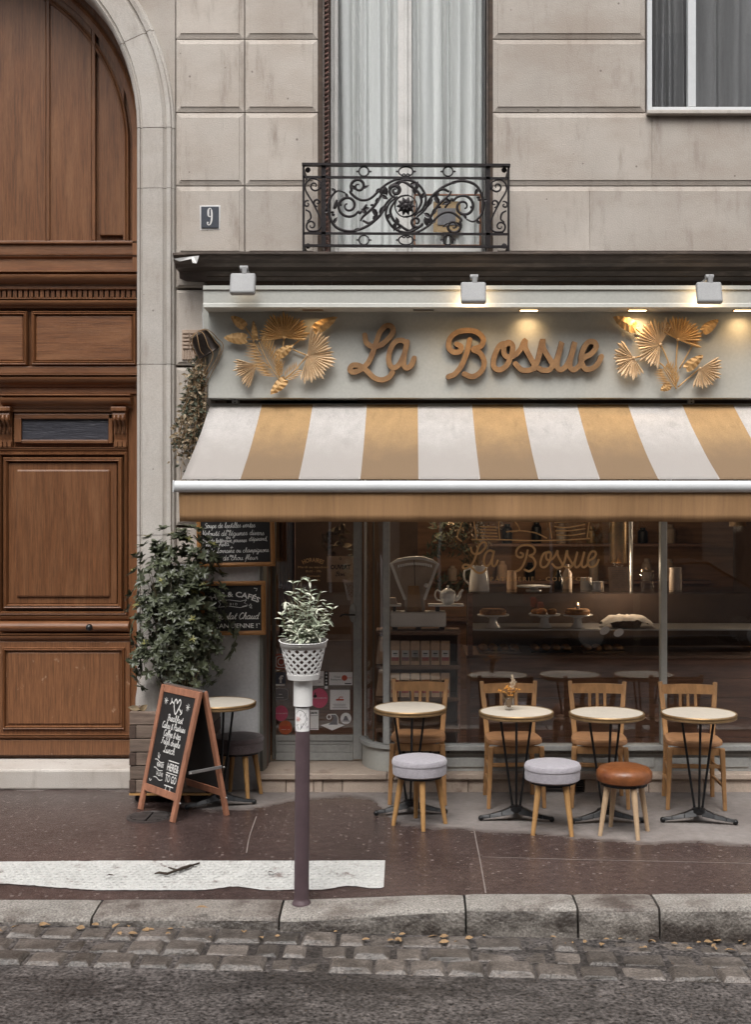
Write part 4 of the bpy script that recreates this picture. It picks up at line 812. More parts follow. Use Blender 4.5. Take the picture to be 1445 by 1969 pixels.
for px, lit in ((602, .03), (815, 0), (1018, .10), (1227, .22), (1430, .10)):
    y = YC + .10; xc = X(px, y); q = MB().box(xc - .075, xc + .075, y - .028, y + .028, zc - .004, zc - .0005).build('downlight', m_brass if lit else m_dooredge, sign)
    MB().box(xc - .062, xc + .062, y - .018, y + .018, zc - .006, zc - .0042).build('downlight_lens', m_spot if lit > .05 else m_spotoff, q)
    if lit:
        ld = bpy.data.lights.new('downlight_glow', 'AREA'); ld.shape = 'RECTANGLE'; ld.size = .11; ld.size_y = .03; ld.energy = 2.6 * lit; ld.color = (1, .66, .33); ld.spread = R(95)
        lo = bpy.data.objects.new('downlight_glow', ld); col.objects.link(lo); lo.location = (xc, y, zc - .009); lo.rotation_euler = (R(26), 0, 0); lo.parent = sign; lo.matrix_parent_inverse = Matrix.Translation(-Vector(sign.location))
def c5(p): return (380 + p[0] / 3.284, 500 + p[1] / 3.284)
def c6(p): return (820 + p[0] / 3.0745, 500 + p[1] / 3.0745)
SCRIPT = [
 ('L', c5, [[(1057, 472), (1068, 520), (1110, 545), (1165, 530), (1215, 485), (1236, 445), (1222, 415), (1190, 415), (1155, 450), (1128, 520), (1105, 590), (1075, 650), (1030, 690), (985, 706), (962, 690), (982, 662), (1030, 668), (1075, 703), (1118, 742), (1165, 755), (1210, 738), (1232, 708)]]),
 ('a', c5, [[(1322, 525), (1292, 505), (1250, 515), (1218, 565), (1208, 635), (1232, 678), (1272, 660), (1305, 595), (1326, 515)], [(1326, 515), (1308, 590), (1302, 650), (1320, 680), (1350, 664), (1370, 618)]]),
 ('B', c6, [[(258, 470), (240, 550), (208, 625), (170, 672), (132, 688)], [(182, 496), (208, 512), (196, 540), (162, 542), (134, 515), (140, 465), (180, 428), (240, 415), (300, 425), (338, 465), (324, 508), (278, 527), (318, 548), (344, 600), (326, 656), (275, 688), (226, 672)]]),
 ('o', c6, [[(492, 492), (440, 500), (405, 565), (400, 625), (432, 648), (476, 622), (505, 560), (512, 505), (485, 485), (460, 515), (466, 560), (496, 574), (535, 555)]]),
 ('s', c6, [[(535, 555), (562, 520), (585, 474), (588, 520), (622, 585), (640, 622), (618, 648), (566, 648), (528, 612)]]),
 ('s', c6, [[(640, 640), (664, 580), (690, 472), (694, 520), (728, 580), (748, 618), (728, 648), (690, 650), (668, 640)]]),
 ('u', c6, [[(748, 630), (778, 575), (804, 484), (782, 570), (774, 625), (796, 648), (832, 620), (862, 555), (880, 484), (858, 570), (850, 625), (872, 648), (905, 628)]]),
 ('e', c6, [[(905, 628), (930, 580), (975, 555), (1005, 515), (992, 484), (955, 488), (925, 540), (918, 600), (945, 644), (990, 636), (1020, 605), (1036, 570)]])]
for nm, cf, strokes in SCRIPT:
    mb = MB(); y1 = YB - .004; y0 = YB - .040
    for i, st_ in enumerate(strokes):
        pp = smooth_path([(X(cf(p)[0], y0), Z(cf(p)[1], y0), 0) for p in st_], 6); mb.mi = 0
        k0 = len(mb.f); mb.ribbon([(p.x, p.y) for p in pp], .0385, y0 - .0012 * i - .0021 * SCRIPT.index((nm, cf, strokes)), y1, slope=.0015)
        nf = len(pp) - 1 + 2
        for q in range(k0 + nf, len(mb.f)): mb.m[q] = 1
    o = mb.build('letter', [m_letter, m_letterside], sign)
# ---------------------------------------------------------------- gold palm sprays
def fan(root, cf, base, r, a0, a1, n_, mt, y=YB - .045, seed=0, short=0):
    r_ = random.Random(seed); bx, bz = cf(base); B = P(bx, bz, y); s_ = (1 / 3.2) * (D0 + y) / FPX; mb = MB()
    for i in range(n_):
        a = R(a0 + (a1 - a0) * i / (n_ - 1)); da = R(abs(a1 - a0) / (n_ - 1)) * .5; L = r * s_ * r_.uniform(.86, 1.06) * (1 - short * abs(2 * i / (n_ - 1) - 1) ** 2)
        d = Vector((math.cos(a), 0, math.sin(a))); lift = -.012 - .03 * r_.random()
        def q(t, off, yy): aa = a + off * da; return B + Vector((math.cos(aa), 0, math.sin(aa))) * L * t + Vector((0, yy, 0))
        vs_ = [B + Vector((0, -.004, 0)), q(.68, -1.05, lift * .5 + .006), q(.68, 0, lift * .5 - .010), q(.68, 1.05, lift * .5 + .006), q(.90, -.92, lift * .8 + .004), q(.90, 0, lift * .8 - .007), q(.90, .92, lift * .8 + .004), q(1.06, r_.uniform(-.3, .3), lift)]
        mb.add(vs_, [(0, 1, 2), (0, 2, 3), (1, 4, 5, 2), (2, 5, 6, 3), (4, 7, 5), (5, 7, 6)])
    mb.ell(B + Vector((0, -.006, 0)), (.012, .012, .012), 8, 6)
    return mb.build('fan_leaf', mt, root)
def spade(root, cf, base, tip, wd, mt, y=YB - .05, n_=9):
    a, b_ = P(*cf(base), y), P(*cf(tip), y); d = b_ - a; L = d.length; d.normalize(); s = Vector((-d.z, 0, d.x)); W = wd / 3.2 * (D0 + y) / FPX; mb = MB(); vs_ = []
    for i in range(n_ + 1):
        t = i / n_; wv = (t + .05) ** .45 * (1 - t) ** .8 * 1.55 * W / 2
        ripple = .007 * (1 if i % 2 else -1)
        vs_ += [a + d * L * (t - .10 * (1 - t)) + s * wv + Vector((0, ripple - .008, 0)), a + d * L * t + Vector((0, -.02 * math.sin(PI * t) - .004, 0)), a + d * L * (t - .10 * (1 - t)) - s * wv + Vector((0, ripple - .008, 0))]
    for i in range(n_): k = 3 * i; mb.add([], []) ; 
    mb.add(vs_, [f for i in range(n_) for f in ((3 * i, 3 * i + 1, 3 * i + 4, 3 * i + 3), (3 * i + 1, 3 * i + 2, 3 * i + 5, 3 * i + 4))])
    return mb.build('spade_leaf', mt, root)
def frond(root, cf, base, tip, wd, n_, mt, y=YB - .04, bend=0):
    a, b_ = P(*cf(base), y), P(*cf(tip), y); d = b_ - a; s = Vector((-d.z, 0, d.x)).normalized(); mb = MB(); W = wd / 3.2 * (D0 + y) / FPX
    pt = lambda t: a + d * t + s * bend * math.sin(PI * t) + Vector((0, -.01 - .02 * t, 0))
    mb.tube([pt(i / 8) for i in range(9)], .004, 5)
    for i in range(n_):
        t = .1 + .88 * i / n_; L = W * (.55 + .6 * math.sin(PI * min(1, t * .8 + .15))) * rnd.uniform(.9, 1.1)
        for sg in (-1, 1): mb.leaf(pt(t), (s * sg * 1.0 + d.normalized() * .7 + Vector((0, -.3 - .2 * (i % 2), 0))), (0, -1, 0), L * 1.1, .0115, .6, .1, 2)
    return mb.build('feather_frond', mt, root)
def stems(root, cf, lst, mt, y=YB - .025):
    for st_ in lst: MB().tube(smooth_path([P(*cf(p), y) for p in st_], 4), .0055, 6).build('stem', mt, root, smooth=True)
spA = thing('gold_palm_spray', 'gold painted dried palm leaves fixed left of the lettering', 'leaf decoration', (X(540, YB), YB - .02, Z(680, YB)), 'gold leaf sprays on the sign')
def sprayA(root, cf):
    fl = -1 if cf(( 1, 0))[0] < cf((0, 0))[0] else 1
    A = (lambda a: a) if fl > 0 else (lambda a: 180 - a)
    fan(root, cf, (548, 490), 152, A(-6), A(188), 25, m_gold, seed=1); fan(root, cf, (694, 602), 165, A(80), A(-104), 24, m_goldpale, seed=2); fan(root, cf, (374, 662), 142, A(166), A(250), 13, m_goldpale, seed=3)
    spade(root, cf, (298, 420), (210, 352), 85, m_gold); spade(root, cf, (306, 496), (165, 490), 100, m_gold); spade(root, cf, (366, 500), (352, 380), 52, m_gold); spade(root, cf, (738, 440), (885, 358), 100, m_gold)
    spade(root, cf, (503, 606), (606, 535), 85, m_gold); spade(root, cf, (552, 755), (460, 848), 90, m_gold)
    frond(root, cf, (522, 760), (390, 520), 104, 21, m_gold, bend=.012); frond(root, cf, (520, 740), (515, 640), 30, 8, m_gold); frond(root, cf, (548, 750), (640, 680), 50, 7, m_gold, y=YB - .035)
    stems(root, cf, [[(298, 420), (340, 480), (365, 540), (400, 600)], [(306, 496), (390, 500), (475, 490)], [(548, 490), (540, 540), (525, 600), (505, 660), (520, 750)], [(738, 440), (690, 470), (630, 515), (540, 590)], [(694, 602), (640, 580), (600, 562)], [(694, 602), (640, 665), (590, 720), (545, 755)], [(374, 662), (420, 650), (460, 680)], [(725, 455), (712, 520), (694, 602)]], m_gold)
sprayA(spA, c5)
spB = thing('gold_palm_spray', 'gold painted dried palm leaves fixed right of the lettering', 'leaf decoration', (X(1290, YB), YB - .02, Z(680, YB)), 'gold leaf sprays on the sign')
fan(spB, c6, (1388, 498), 152, 62, 262, 24, m_goldpale, seed=4); fan(spB, c6, (1228, 578), 128, 128, 300, 17, m_goldpale, seed=5); spade(spB, c6, (1238, 402), (1105, 335), 112, m_gold)
fan(spB, c6, (1490, 470), 140, -20, 150, 20, m_gold, seed=6); frond(spB, c6, (1480, 760), (1400, 640), 75, 14, m_gold); spade(spB, c6, (1540, 640), (1640, 560), 90, m_gold); fan(spB, c6, (1620, 640), 130, -110, 30, 16, m_goldpale, seed=7); spade(spB, c6, (1440, 740), (1385, 770), 70, m_gold); spade(spB, c6, (1640, 420), (1730, 350), 90, m_gold)
stems(spB, c6, [[(1238, 402), (1300, 450), (1388, 498)], [(1228, 578), (1300, 570), (1400, 620), (1470, 720)], [(1388, 498), (1430, 590), (1480, 760)], [(1490, 470), (1480, 600), (1480, 740)], [(1620, 640), (1560, 690), (1490, 750)], [(1640, 420), (1580, 500), (1500, 640)]], m_gold)
# ---------------------------------------------------------------- flood lamps over the sign
for px, y_px, e, lb in ((467, 545, .06, 'grey square flood lamp above the left end of the sign'), (911, 562, 1.1, 'grey square flood lamp above the letter B of the sign'), (1365, 562, .6, 'grey square flood lamp above the right end of the sign')):
    y = -.50; c_ = P(px, y_px, y); t = thing('flood_lamp', lb, 'lamp', (c_.x, y, c_.z), 'flood lamps above the sign')
    F = Matrix.Translation(c_) @ Matrix.Rotation(R(-18), 4, 'X'); mb = MB(F); s_ = .0895
    out = [(-s_, -.018, -s_ * .78), (s_, -.018, -s_ * .78), (s_, -.018, s_ * .78), (-s_, -.018, s_ * .78)]; k_ = .92
    mb.box(-s_, s_, -.022, .03, -s_ * .92, s_ * .86); mb.build('lamp_housing', m_lampgrey, t, bevel=.016, seg=3)
    MB(F).box(-s_ * .85, s_ * .85, .0302, .034, -s_ * .65, s_ * .65).build('lamp_glass', m_spot if e > .3 else m_spotoff, t)
    a = c_ + Vector((.01, .01, s_ * .8)); MB().box(a.x - .018, a.x + .018, a.y - .01, a.y + .03, a.z - .01, a.z + .055).build('hinge', m_lampgrey, t, bevel=.006)
    MB().tube([(a.x - .032, a.y + .01, a.z + .04), (a.x + .024, a.y + .01, a.z + .04)], .02, 12).build('knuckle', m_lampgrey, t, smooth='auto')
    MB().bar((a.x, a.y + .02, a.z + .04), (a.x, -.22, a.z + .045), .022, .014).build('lamp_arm', m_lampgrey, t)
    ld = bpy.data.lights.new('flood_glow', 'AREA'); ld.size = .12; ld.energy = .55 * e; ld.color = (1, .72, .42); ld.spread = R(100); lo = bpy.data.objects.new('flood_glow', ld); col.objects.link(lo)
    lo.location = F @ Vector((0, .037, 0)); lo.rotation_euler = (F.to_3x3() @ Vector((0, -1, .45)).normalized()).to_track_quat('Z', 'Y').to_euler(); lo.parent = t; lo.matrix_parent_inverse = Matrix.Translation(-Vector(t.location))

# ---------------------------------------------------------------- awning
def canvas_mat(name, c, low_tone):  # canvas colour blends to a darker tone towards the low front edge, noisy transition
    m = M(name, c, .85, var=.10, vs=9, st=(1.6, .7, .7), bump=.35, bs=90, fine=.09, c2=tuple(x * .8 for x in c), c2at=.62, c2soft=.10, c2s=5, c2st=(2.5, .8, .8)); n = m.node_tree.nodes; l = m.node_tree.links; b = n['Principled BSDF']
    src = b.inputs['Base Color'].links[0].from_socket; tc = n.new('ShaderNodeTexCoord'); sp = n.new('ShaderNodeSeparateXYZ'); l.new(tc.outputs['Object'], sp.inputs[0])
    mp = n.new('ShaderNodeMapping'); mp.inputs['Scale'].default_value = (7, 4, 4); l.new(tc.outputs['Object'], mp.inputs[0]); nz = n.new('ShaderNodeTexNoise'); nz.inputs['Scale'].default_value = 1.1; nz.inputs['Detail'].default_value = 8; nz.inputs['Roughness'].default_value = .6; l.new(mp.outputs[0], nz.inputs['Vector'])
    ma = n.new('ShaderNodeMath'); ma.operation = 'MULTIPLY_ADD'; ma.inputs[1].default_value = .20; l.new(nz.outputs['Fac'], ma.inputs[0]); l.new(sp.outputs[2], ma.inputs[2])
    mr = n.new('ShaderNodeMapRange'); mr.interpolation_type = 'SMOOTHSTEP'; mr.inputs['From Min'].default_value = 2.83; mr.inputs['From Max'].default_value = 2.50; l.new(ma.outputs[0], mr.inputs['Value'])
    mx = n.new('ShaderNodeMix'); mx.data_type = 'RGBA'; l.new(mr.outputs[0], mx.inputs[0]); l.new(src, mx.inputs[6]); mx.inputs[7].default_value = tuple(low_tone) + (1,); l.new(mx.outputs[2], b.inputs['Base Color'])
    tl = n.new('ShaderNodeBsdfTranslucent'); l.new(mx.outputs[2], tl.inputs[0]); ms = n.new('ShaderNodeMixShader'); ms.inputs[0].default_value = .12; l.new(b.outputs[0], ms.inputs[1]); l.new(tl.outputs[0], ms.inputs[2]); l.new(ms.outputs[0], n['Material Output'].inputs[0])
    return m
m_cwhite = canvas_mat('graded_white_canvas', (.49, .463, .442), (.375, .345, .322)); m_cgold = canvas_mat('graded_mustard_canvas', (.415, .262, .122), (.222, .147, .085))
m_valance = M('mustard_valance_canvas', (.36, .205, .095), .85, var=.10, vs=5, st=(7, 1, .35), bump=.2, bs=200, c2=(.30, .17, .085), c2at=.62, c2s=9, c2st=(5, 1, .3), fine=.06)
YF = -1.18; AX1 = 2.75
aw = thing('striped_awning', 'white and mustard striped canvas awning with plain mustard valance', 'awning', (.6, -.05, 2.86))
zt_, yt_ = 2.866, -.05; zf_, yf_ = Z(921, YF), YF + .02
st_e = [-1.505] + [-1.128 + .3895 * k for k in range(11)] ; st_e = [e for e in st_e if e < AX1] + [AX1]
mb = MB(); nseg = 16; q = 5; xs_ = []; mi_ = []
for i in range(len(st_e) - 1):
    for a in range(q): xs_.append(st_e[i] + (st_e[i + 1] - st_e[i]) * a / q); mi_.append(i % 2)
xs_.append(st_e[-1])
def pp(x, j):
    t = j / nseg; sag = -.028 * math.sin(PI * t) * (1 + .25 * noise.noise(Vector((x * 1.3, t * 2, 0)))) + .008 * noise.noise(Vector((x * 3, t * 3, 4))) * math.sin(PI * t) + .0035 * math.sin(x * 16 + 2 * noise.noise(Vector((x, 0, 0)))) * t * math.sin(PI * t)
    return (x, yt_ + (yf_ - yt_) * t, zt_ + (zf_ - zt_) * t + sag)
nX = len(xs_); mb.v = [pp(x, j) for j in range(nseg + 1) for x in xs_]
for j in range(nseg):
    for i in range(nX - 1): mb.f.append((j * nX + i, j * nX + i + 1, (j + 1) * nX + i + 1, (j + 1) * nX + i)); mb.m.append(mi_[i])
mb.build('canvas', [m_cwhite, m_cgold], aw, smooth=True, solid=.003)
for e_ in st_e[1:-1]:
    sm_ = MB(); sm_.add([(a, b_, c_ + .0022) for j in range(nseg + 1) for (a, b_, c_) in (pp(e_ - .006, j), pp(e_ + .006, j))], [(2 * j, 2 * j + 1, 2 * j + 3, 2 * j + 2) for j in range(nseg)]); sm_.build('seam', m_cwhite, aw, smooth=True)
xb0 = X(337, YF); zb_ = Z(935, YF); hb = .0375
mb = MB(); ring = [(YF + .03, zb_ + hb), (YF - .012, zb_ + hb), (YF - .03, zb_ + hb * .8), (YF - .04, zb_ + hb * .35), (YF - .042, zb_ - hb * .2), (YF - .032, zb_ - hb * .75), (YF - .015, zb_ - hb), (YF + .03, zb_ - hb)]; n_ = len(ring)
mb.add([(xb0, a, b_) for a, b_ in ring] + [(AX1 + .05, a, b_) for a, b_ in ring], [(j, (j + 1) % n_, n_ + (j + 1) % n_, n_ + j) for j in range(n_)] + [tuple(range(n_)), tuple(range(n_, 2 * n_))]); mb.build('front_bar', m_white, aw, smooth='auto')
MB().box(xb0 - .012, xb0 - .0005, YF - .04, YF + .03, zb_ - hb - .002, zb_ + hb + .002).build('bar_end_cap', m_white, aw, bevel=.006)
# valance
mb = MB(); k = 90; x0 = X(344, YF); zv1, zv0 = zb_ - hb + .004, Z(1003, YF); vs_ = []
for j in range(5):
    for i in range(k + 1):
        x = x0 + (AX1 - x0) * i / k; t = j / 4; vs_.append((x, YF - .006 + t * (.020 * noise.noise(Vector((x * 2.3, 0, 0))) + .006 * math.sin(x * 19 + 3 * noise.noise(Vector((x * 2, 1, 0)))) + .008 * noise.noise(Vector((x * 9, 3, 0)))) + .02 * t, zv1 + (zv0 - zv1) * t + (.007 * noise.noise(Vector((x * 3, 2, 0))) if j == 4 else 0)))
mb.add(vs_, [(j * (k + 1) + i, j * (k + 1) + i + 1, (j + 1) * (k + 1) + i + 1, (j + 1) * (k + 1) + i) for j in range(4) for i in range(k)]); mb.build('valance', m_valance, aw, smooth=True, solid=.002)
MB().box(x0, AX1, YF - .016, YF - .008, zv0 + .002, zv0 + .010).build('valance_hem', m_valance, aw) if False else None
MB().tube([(-1.5, -.03, 2.845), (AX1, -.03, 2.845)], .03, 12).build('roller_tube', m_white, aw, smooth='auto')
for x in (-1.36, 1.6): MB().tube([(x, -.03, 2.82), (x + .35, -.55, 2.52), (x + .05, -1.12, 2.25)], .018, 8).build('folding_arm', m_white, aw, smooth='auto')
for px in (452, 1330):
    q = P(px, 771, -.04); br = MB().box(q.x - .022, q.x + .022, -.05, .05, q.z - .022, q.z + .02).build('wall_bracket', m_lampgrey, aw)
    for s_ in (-1, 1): MB().lathe([(.006, 0), (.006, .003)], 8, (q.x, -.0505, q.z + s_ * .010), Matrix.Rotation(R(90), 4, 'X')).build('bolt', m_black, br)

# ---------------------------------------------------------------- balcony railing
YA = -.245
bal = thing('balcony_railing', 'black wrought iron balcony railing with leafy scrolls and central rosette', 'railing', (X(781, YA), YA, ZL))
def cb(p): return (540 + p[0] / 3.141, 180 + p[1] / 3.141)
def bp(p, dy=0): return P(*cb(p), YA + dy)
def bbar(a, b_, w_, h_, nm): MB().bar(bp(a), bp(b_), w_, h_, up=(0, 1, 0)).build(nm, m_iron, bal)
bbar((130, 428), (1388, 434), .017, .05, 'top_rail'); bbar((137, 503), (1378, 511), .016, .016, 'rail'); bbar((137, 842), (1378, 848), .016, .016, 'rail'); bbar((137, 916), (1378, 924), .018, .018, 'rail')
for x, dy in ((138, 6), (252, 2), (266, 2), (1247, 8), (1260, 8), (1378, 8)):
    yb_ = 968 if x in (138, 1378) else 920; bbar((x, 430 + dy), (x, yb_), .016, .016, 'post')
for x in (138, 1378): 
    for z in (455, 915): 
        q = bp((x, z)); MB().bar(q, (q.x, .02, q.z), .014, .014).build('wall_stay', m_iron, bal); MB().ell((q.x + (.03 if x < 700 else -.03), YA + .02, q.z), .02, 10, 8).build('stay_boss', m_iron, bal, smooth=True)
    for z in (545, 640, 740, 830): pass
RT = .0108
def scroll(pts, r=RT, taper=True, nm='scroll', dy=0):
    pp = smooth_path([bp(p, dy) for p in pts], 6); L = len(pp); MB().tube(pp, [r * (1 if not taper else (.55 + .45 * math.sin(PI * min(1, .15 + i / L * .9)))) for i in range(L)], 7).build(nm, m_iron, bal, smooth=True)
def spiral(c, r0, a0, turns, sgn=1, n_=22): return [(c[0] + r0 * (1 - .82 * i / n_) * math.cos(R(a0) + sgn * 2 * PI * turns * i / n_), c[1] + r0 * (1 - .82 * i / n_) * math.sin(R(a0) + sgn * 2 * PI * turns * i / n_)) for i in range(n_ + 1)]
C = (757, 678)
base = [[(640, 680), (590, 745), (520, 800), (420, 830), (330, 800), (288, 710), (300, 630), (345, 585), (390, 598)],
        [(520, 668), (480, 720)] + spiral((408, 675), 72, 30, 1.6),
        [(755, 512), (690, 520), (620, 560), (545, 630), (480, 640), (425, 600)] + spiral((470, 558), 48, 150, 1.4),
        [(632, 560), (600, 625), (555, 690), (500, 740), (482, 768)], [(495, 765), (540, 780), (600, 735), (640, 660), (690, 612)],
        [(706, 620), (652, 668), (638, 740), (690, 815), (770, 836), (845, 800)] + spiral((820, 772), 38, 20, 1.3),
        [(700, 560), (735, 530), (790, 560), (835, 600), (850, 660), (800, 730), (740, 745)]]
STEMP = []
for st_ in base:
    for fl_ in (0, 1): STEMP += [((2 * C[0] - p.x) if fl_ else p.x, (2 * C[1] - p.y) if fl_ else p.y) for p in smooth_path([(a, b_, 0) for a, b_ in st_], 5)]
for st_ in base:
    scroll(st_); scroll([(2 * C[0] - a, 2 * C[1] - b_) for a, b_ in st_])
scroll(spiral((693, 585), 40, 90, 1.3)); scroll([(340, 640), (325, 690), (350, 655)], nm='tendril'); 
def ileaf(b_, ang, L, W):
    for f in (0, 1):
        bb = b_ if not f else (2 * C[0] - b_[0], 2 * C[1] - b_[1]); bb = min(STEMP, key=lambda p: (p[0] - bb[0]) ** 2 + (p[1] - bb[1]) ** 2); q = bp(bb, -.004); a = R(ang + (180 if f else 0)); mb = MB(); s_ = (D0 + YA) / FPX / 3.141
        mb.leaf(q, (math.cos(a), -.2, -math.sin(a)), (0, -1, 0), L * s_ * .8, W * s_ * .75, .5, .25, 3); mb.build('iron_leaf', m_iron, bal, solid=.004)
for a in (((385, 605), 60, 50, 24), ((400, 545), 40, 55, 30), ((330, 590), -150, 45, 26), ((305, 710), 170, 34, 26), ((330, 775), -60, 60, 30), ((430, 830), -20, 60, 24), ((545, 680), 60, 80, 44), ((560, 655), -60, 60, 36), ((515, 710), -140, 55, 36), ((610, 745), -70, 80, 40), ((628, 560), 80, 70, 36), ((600, 610), 30, 60, 34), ((630, 620), -90, 60, 34), ((575, 545), 150, 45, 26), ((690, 780), 100, 70, 34), ((735, 815), 160, 55, 30), ((800, 560), 70, 60, 30), ((850, 640), -60, 60, 32), ((480, 690), -20, 60, 30), ((520, 600), -30, 60, 22), ((590, 790), -80, 50, 36), ((350, 655), 60, 30, 18)): ileaf(*a)
for p in ((553, 672), (630, 600), (312, 716), (318, 730)):
    for f in (0, 1):
        q = bp(p if not f else (2 * C[0] - p[0], 2 * C[1] - p[1])); MB().ell(q, (.014, .014, .009), 8, 6).build('collar', m_iron, bal, smooth=True)
# rosette
ro = MB(); q = bp(C, -.02); ro.ell(q, (.03, .03, .03), 12, 8); roo = ro.build('rosette', m_iron, bal, smooth=True)
for ring_, n_, L, W in ((.0, 10, .068, .034), (.1, 8, .042, .026)):
    for i in range(n_):
        a = 2 * PI * i / n_ + ring_ * 3; mb = MB(); d = Vector((math.cos(a), -.25 - ring_ * 4, math.sin(a))); mb.leaf(q + Vector((0, -ring_ * .1, 0)), d, (0, -1, 0), L, W, .5, -.5 + .8, 3); mb.build('petal', m_iron, roo, smooth=True, solid=.004)
scroll([(C[0] + 66 * math.cos(R(a)), C[1] + 66 * math.sin(R(a))) for a in range(0, 361, 20)], .005, False, 'rosette_ring')
for x, w_ in ((503, 30), (757, 44), (1012, 30)):
    for z in (469, 883):
        scroll([(x + w_ * math.cos(R(a)), z + 28 * math.sin(R(a))) for a in range(0, 361, 20)], .0055, False, 'ring')
        for sg in (-1, 1): MB().leaf(bp((x + sg * w_, z)), (sg, 0, 0), (0, -1, 0), 18 / 3.141 * (D0 + YA) / FPX, .02, .3, 0, 2).build('ring_point', m_iron, bal, solid=.005)
        if w_ > 40: scroll([(x - 24, z + (20 if z < 600 else -20)), (x - 10, z + (14 if z < 600 else -14)), (x, z + (24 if z < 600 else -24)), (x + 10, z + (14 if z < 600 else -14)), (x + 24, z + (20 if z < 600 else -20))], .005, False, 'ring_scroll')
side = [[(246, 575), (238, 530), (190, 512), (155, 535), (150, 580), (190, 650), (235, 740), (246, 790), (225, 825), (175, 828)] + spiral((186, 795), 34, 120, 1.2), [(246, 560)] + spiral((205, 555), 36, -20, 1.2, 1), spiral((222, 655), 26, 90, 1.1), spiral((160, 665), 22, -60, 1.1, -1), [(150, 700), (175, 715), (182, 750), (160, 770)]]
for st_ in side: scroll(st_, .0075); scroll([(1514 - a, b_ + 6) for a, b_ in st_], .0075)
# ---------------------------------------------------------------- house number
hn = thing('house_number_plate', 'blue grey enamel house number plate reading 9 on the stone', 'number plate', (X(404), -.012, Z(418)))
y = -.003; mb = MB(); mb.prism([(X(385), Z(442)), (X(423), Z(441)), (X(424), Z(394)), (X(384), Z(395))], y, y + .006); mb.build('mortar_bed', m_enamel, hn, bevel=.002)
mb = MB(); mb.box(X(387), X(421), y - .008, y - .001, Z(438.5), Z(397)); mb.build('plate', m_blue, hn, bevel=.004)
mb = MB(); u = .0165
def nine(p): return (X(404.5) + p[0] * u * 1.45, Z(435.5) + p[1] * u * 1.32)
yy = y - .0095
for st_, wd in (([(.45, 4.6), (.45, 5.6), (0, 6.2), (-.5, 5.6), (-.55, 4.6), (-.5, 3.7), (-.05, 3.2), (.4, 3.7), (.45, 4.6)], [.4, .45, .32, .7, .85, .7, .3, .45, .4]), ([(.45, 5.4), (.55, 4.2), (.5, 2.4), (.2, 1.0), (-.3, .45), (-.75, .7), (-.8, 1.15)], [.7, .85, .85, .65, .42, .42, .5]), ([(-.8, 1.15), (-.72, 1.3)], [.75, .75])):
    pp = smooth_path([(nine(p)[0], nine(p)[1], 0) for p in st_], 5); wv = []
    for i in range(len(pp)):
        t = i / max(1, len(pp) - 1) * (len(wd) - 1); k = min(int(t), len(wd) - 2); wv.append((wd[k] + (wd[k + 1] - wd[k]) * (t - k)) * u)
    mb.ribbon([(p.x, p.y) for p in pp], wv, yy - .0003 * len(st_))
mb.build('numeral', m_enamel, hn)
# brown card with a photo in the upper window
cd = thing('notice_card', 'brown card with a grey picture standing inside the upper window', 'card', P(860, 446, YW + .05))
MB().box(X(834, .24), X(886, .24), .236, .24, Z(446, .24), Z(387, .24)).build('card', m_card, cd); MB().box(X(842, .233), X(877, .233), .229, .233, Z(432, .233), Z(400, .233)).build('picture', m_greystick, cd)
# vent grille block on the wall
vt = thing('wall_vent', 'pale terracotta louvred vent in the wall left of the sign', 'vent', (X(372), .0, Z(662)))
MB().box(X(350), X(396), -.008, .06, Z(692), Z(634)).build('vent_block', m_vent, vt, bevel=.003)
for k in range(5):
    for c in range(3): MB().box(X(352 + c * 14), X(364 + c * 14), -.022, -.008, Z(641.5 + k * 7.2), Z(637 + k * 7.2)).build('louvre', m_vent, vt, bevel=.002)
for c in range(9): MB().box(X(352 + c * 4.8), X(354.5 + c * 4.8), -.016, -.008, Z(690), Z(673)).build('rib', m_vent, vt)
# ---------------------------------------------------------------- hanging pot with dried vine
hp = thing('hanging_pot', 'dark bronze pot hung on its side from cords beside the sign', 'pot', P(390, 655, -.20))
PM = Matrix.Translation(P(391, 657, -.20)) @ Matrix.Rotation(R(150), 4, 'Y') @ Matrix.Rotation(R(-20), 4, 'X')
MB(PM).lathe([(.05, -.075), (.068, -.07), (.082, .0), (.09, .07), (.094, .075), (.094, .085), (.084, .085), (.07, .0), (.0, -.05)], 24).build('pot_body', m_potmetal, hp, smooth='auto')
for i in range(9):
    a = 2 * PI * i / 9; pts = [PM @ Vector((.02 * math.cos(a), .02 * math.sin(a), -.085)), PM @ Vector((.075 * math.cos(a), .075 * math.sin(a), -.06)), PM @ Vector((.10 * math.cos(a + .3), .10 * math.sin(a + .3), .03)), PM @ Vector((.09 * math.cos(a + .5), .09 * math.sin(a + .5), .12)), P(378 + rnd.uniform(-14, 16), 730 + rnd.uniform(0, 40), -.16)]
    MB().tube(smooth_path(pts, 4), .0032, 5).build('raffia_cord', m_twig, hp, smooth=True)
MB().tube([P(392, 640, -.20), P(389, 600, -.22), P(391, 585, -.28)], .003, 5).build('hanging_wire', m_white, hp)
vine = thing('dried_vine', 'straggling half dried climbing plant hanging down from the bronze pot', 'plant', P(370, 940, -.12))
mbs = {k: MB() for k in 'abc'}; r_ = random.Random(3); stemb = MB()
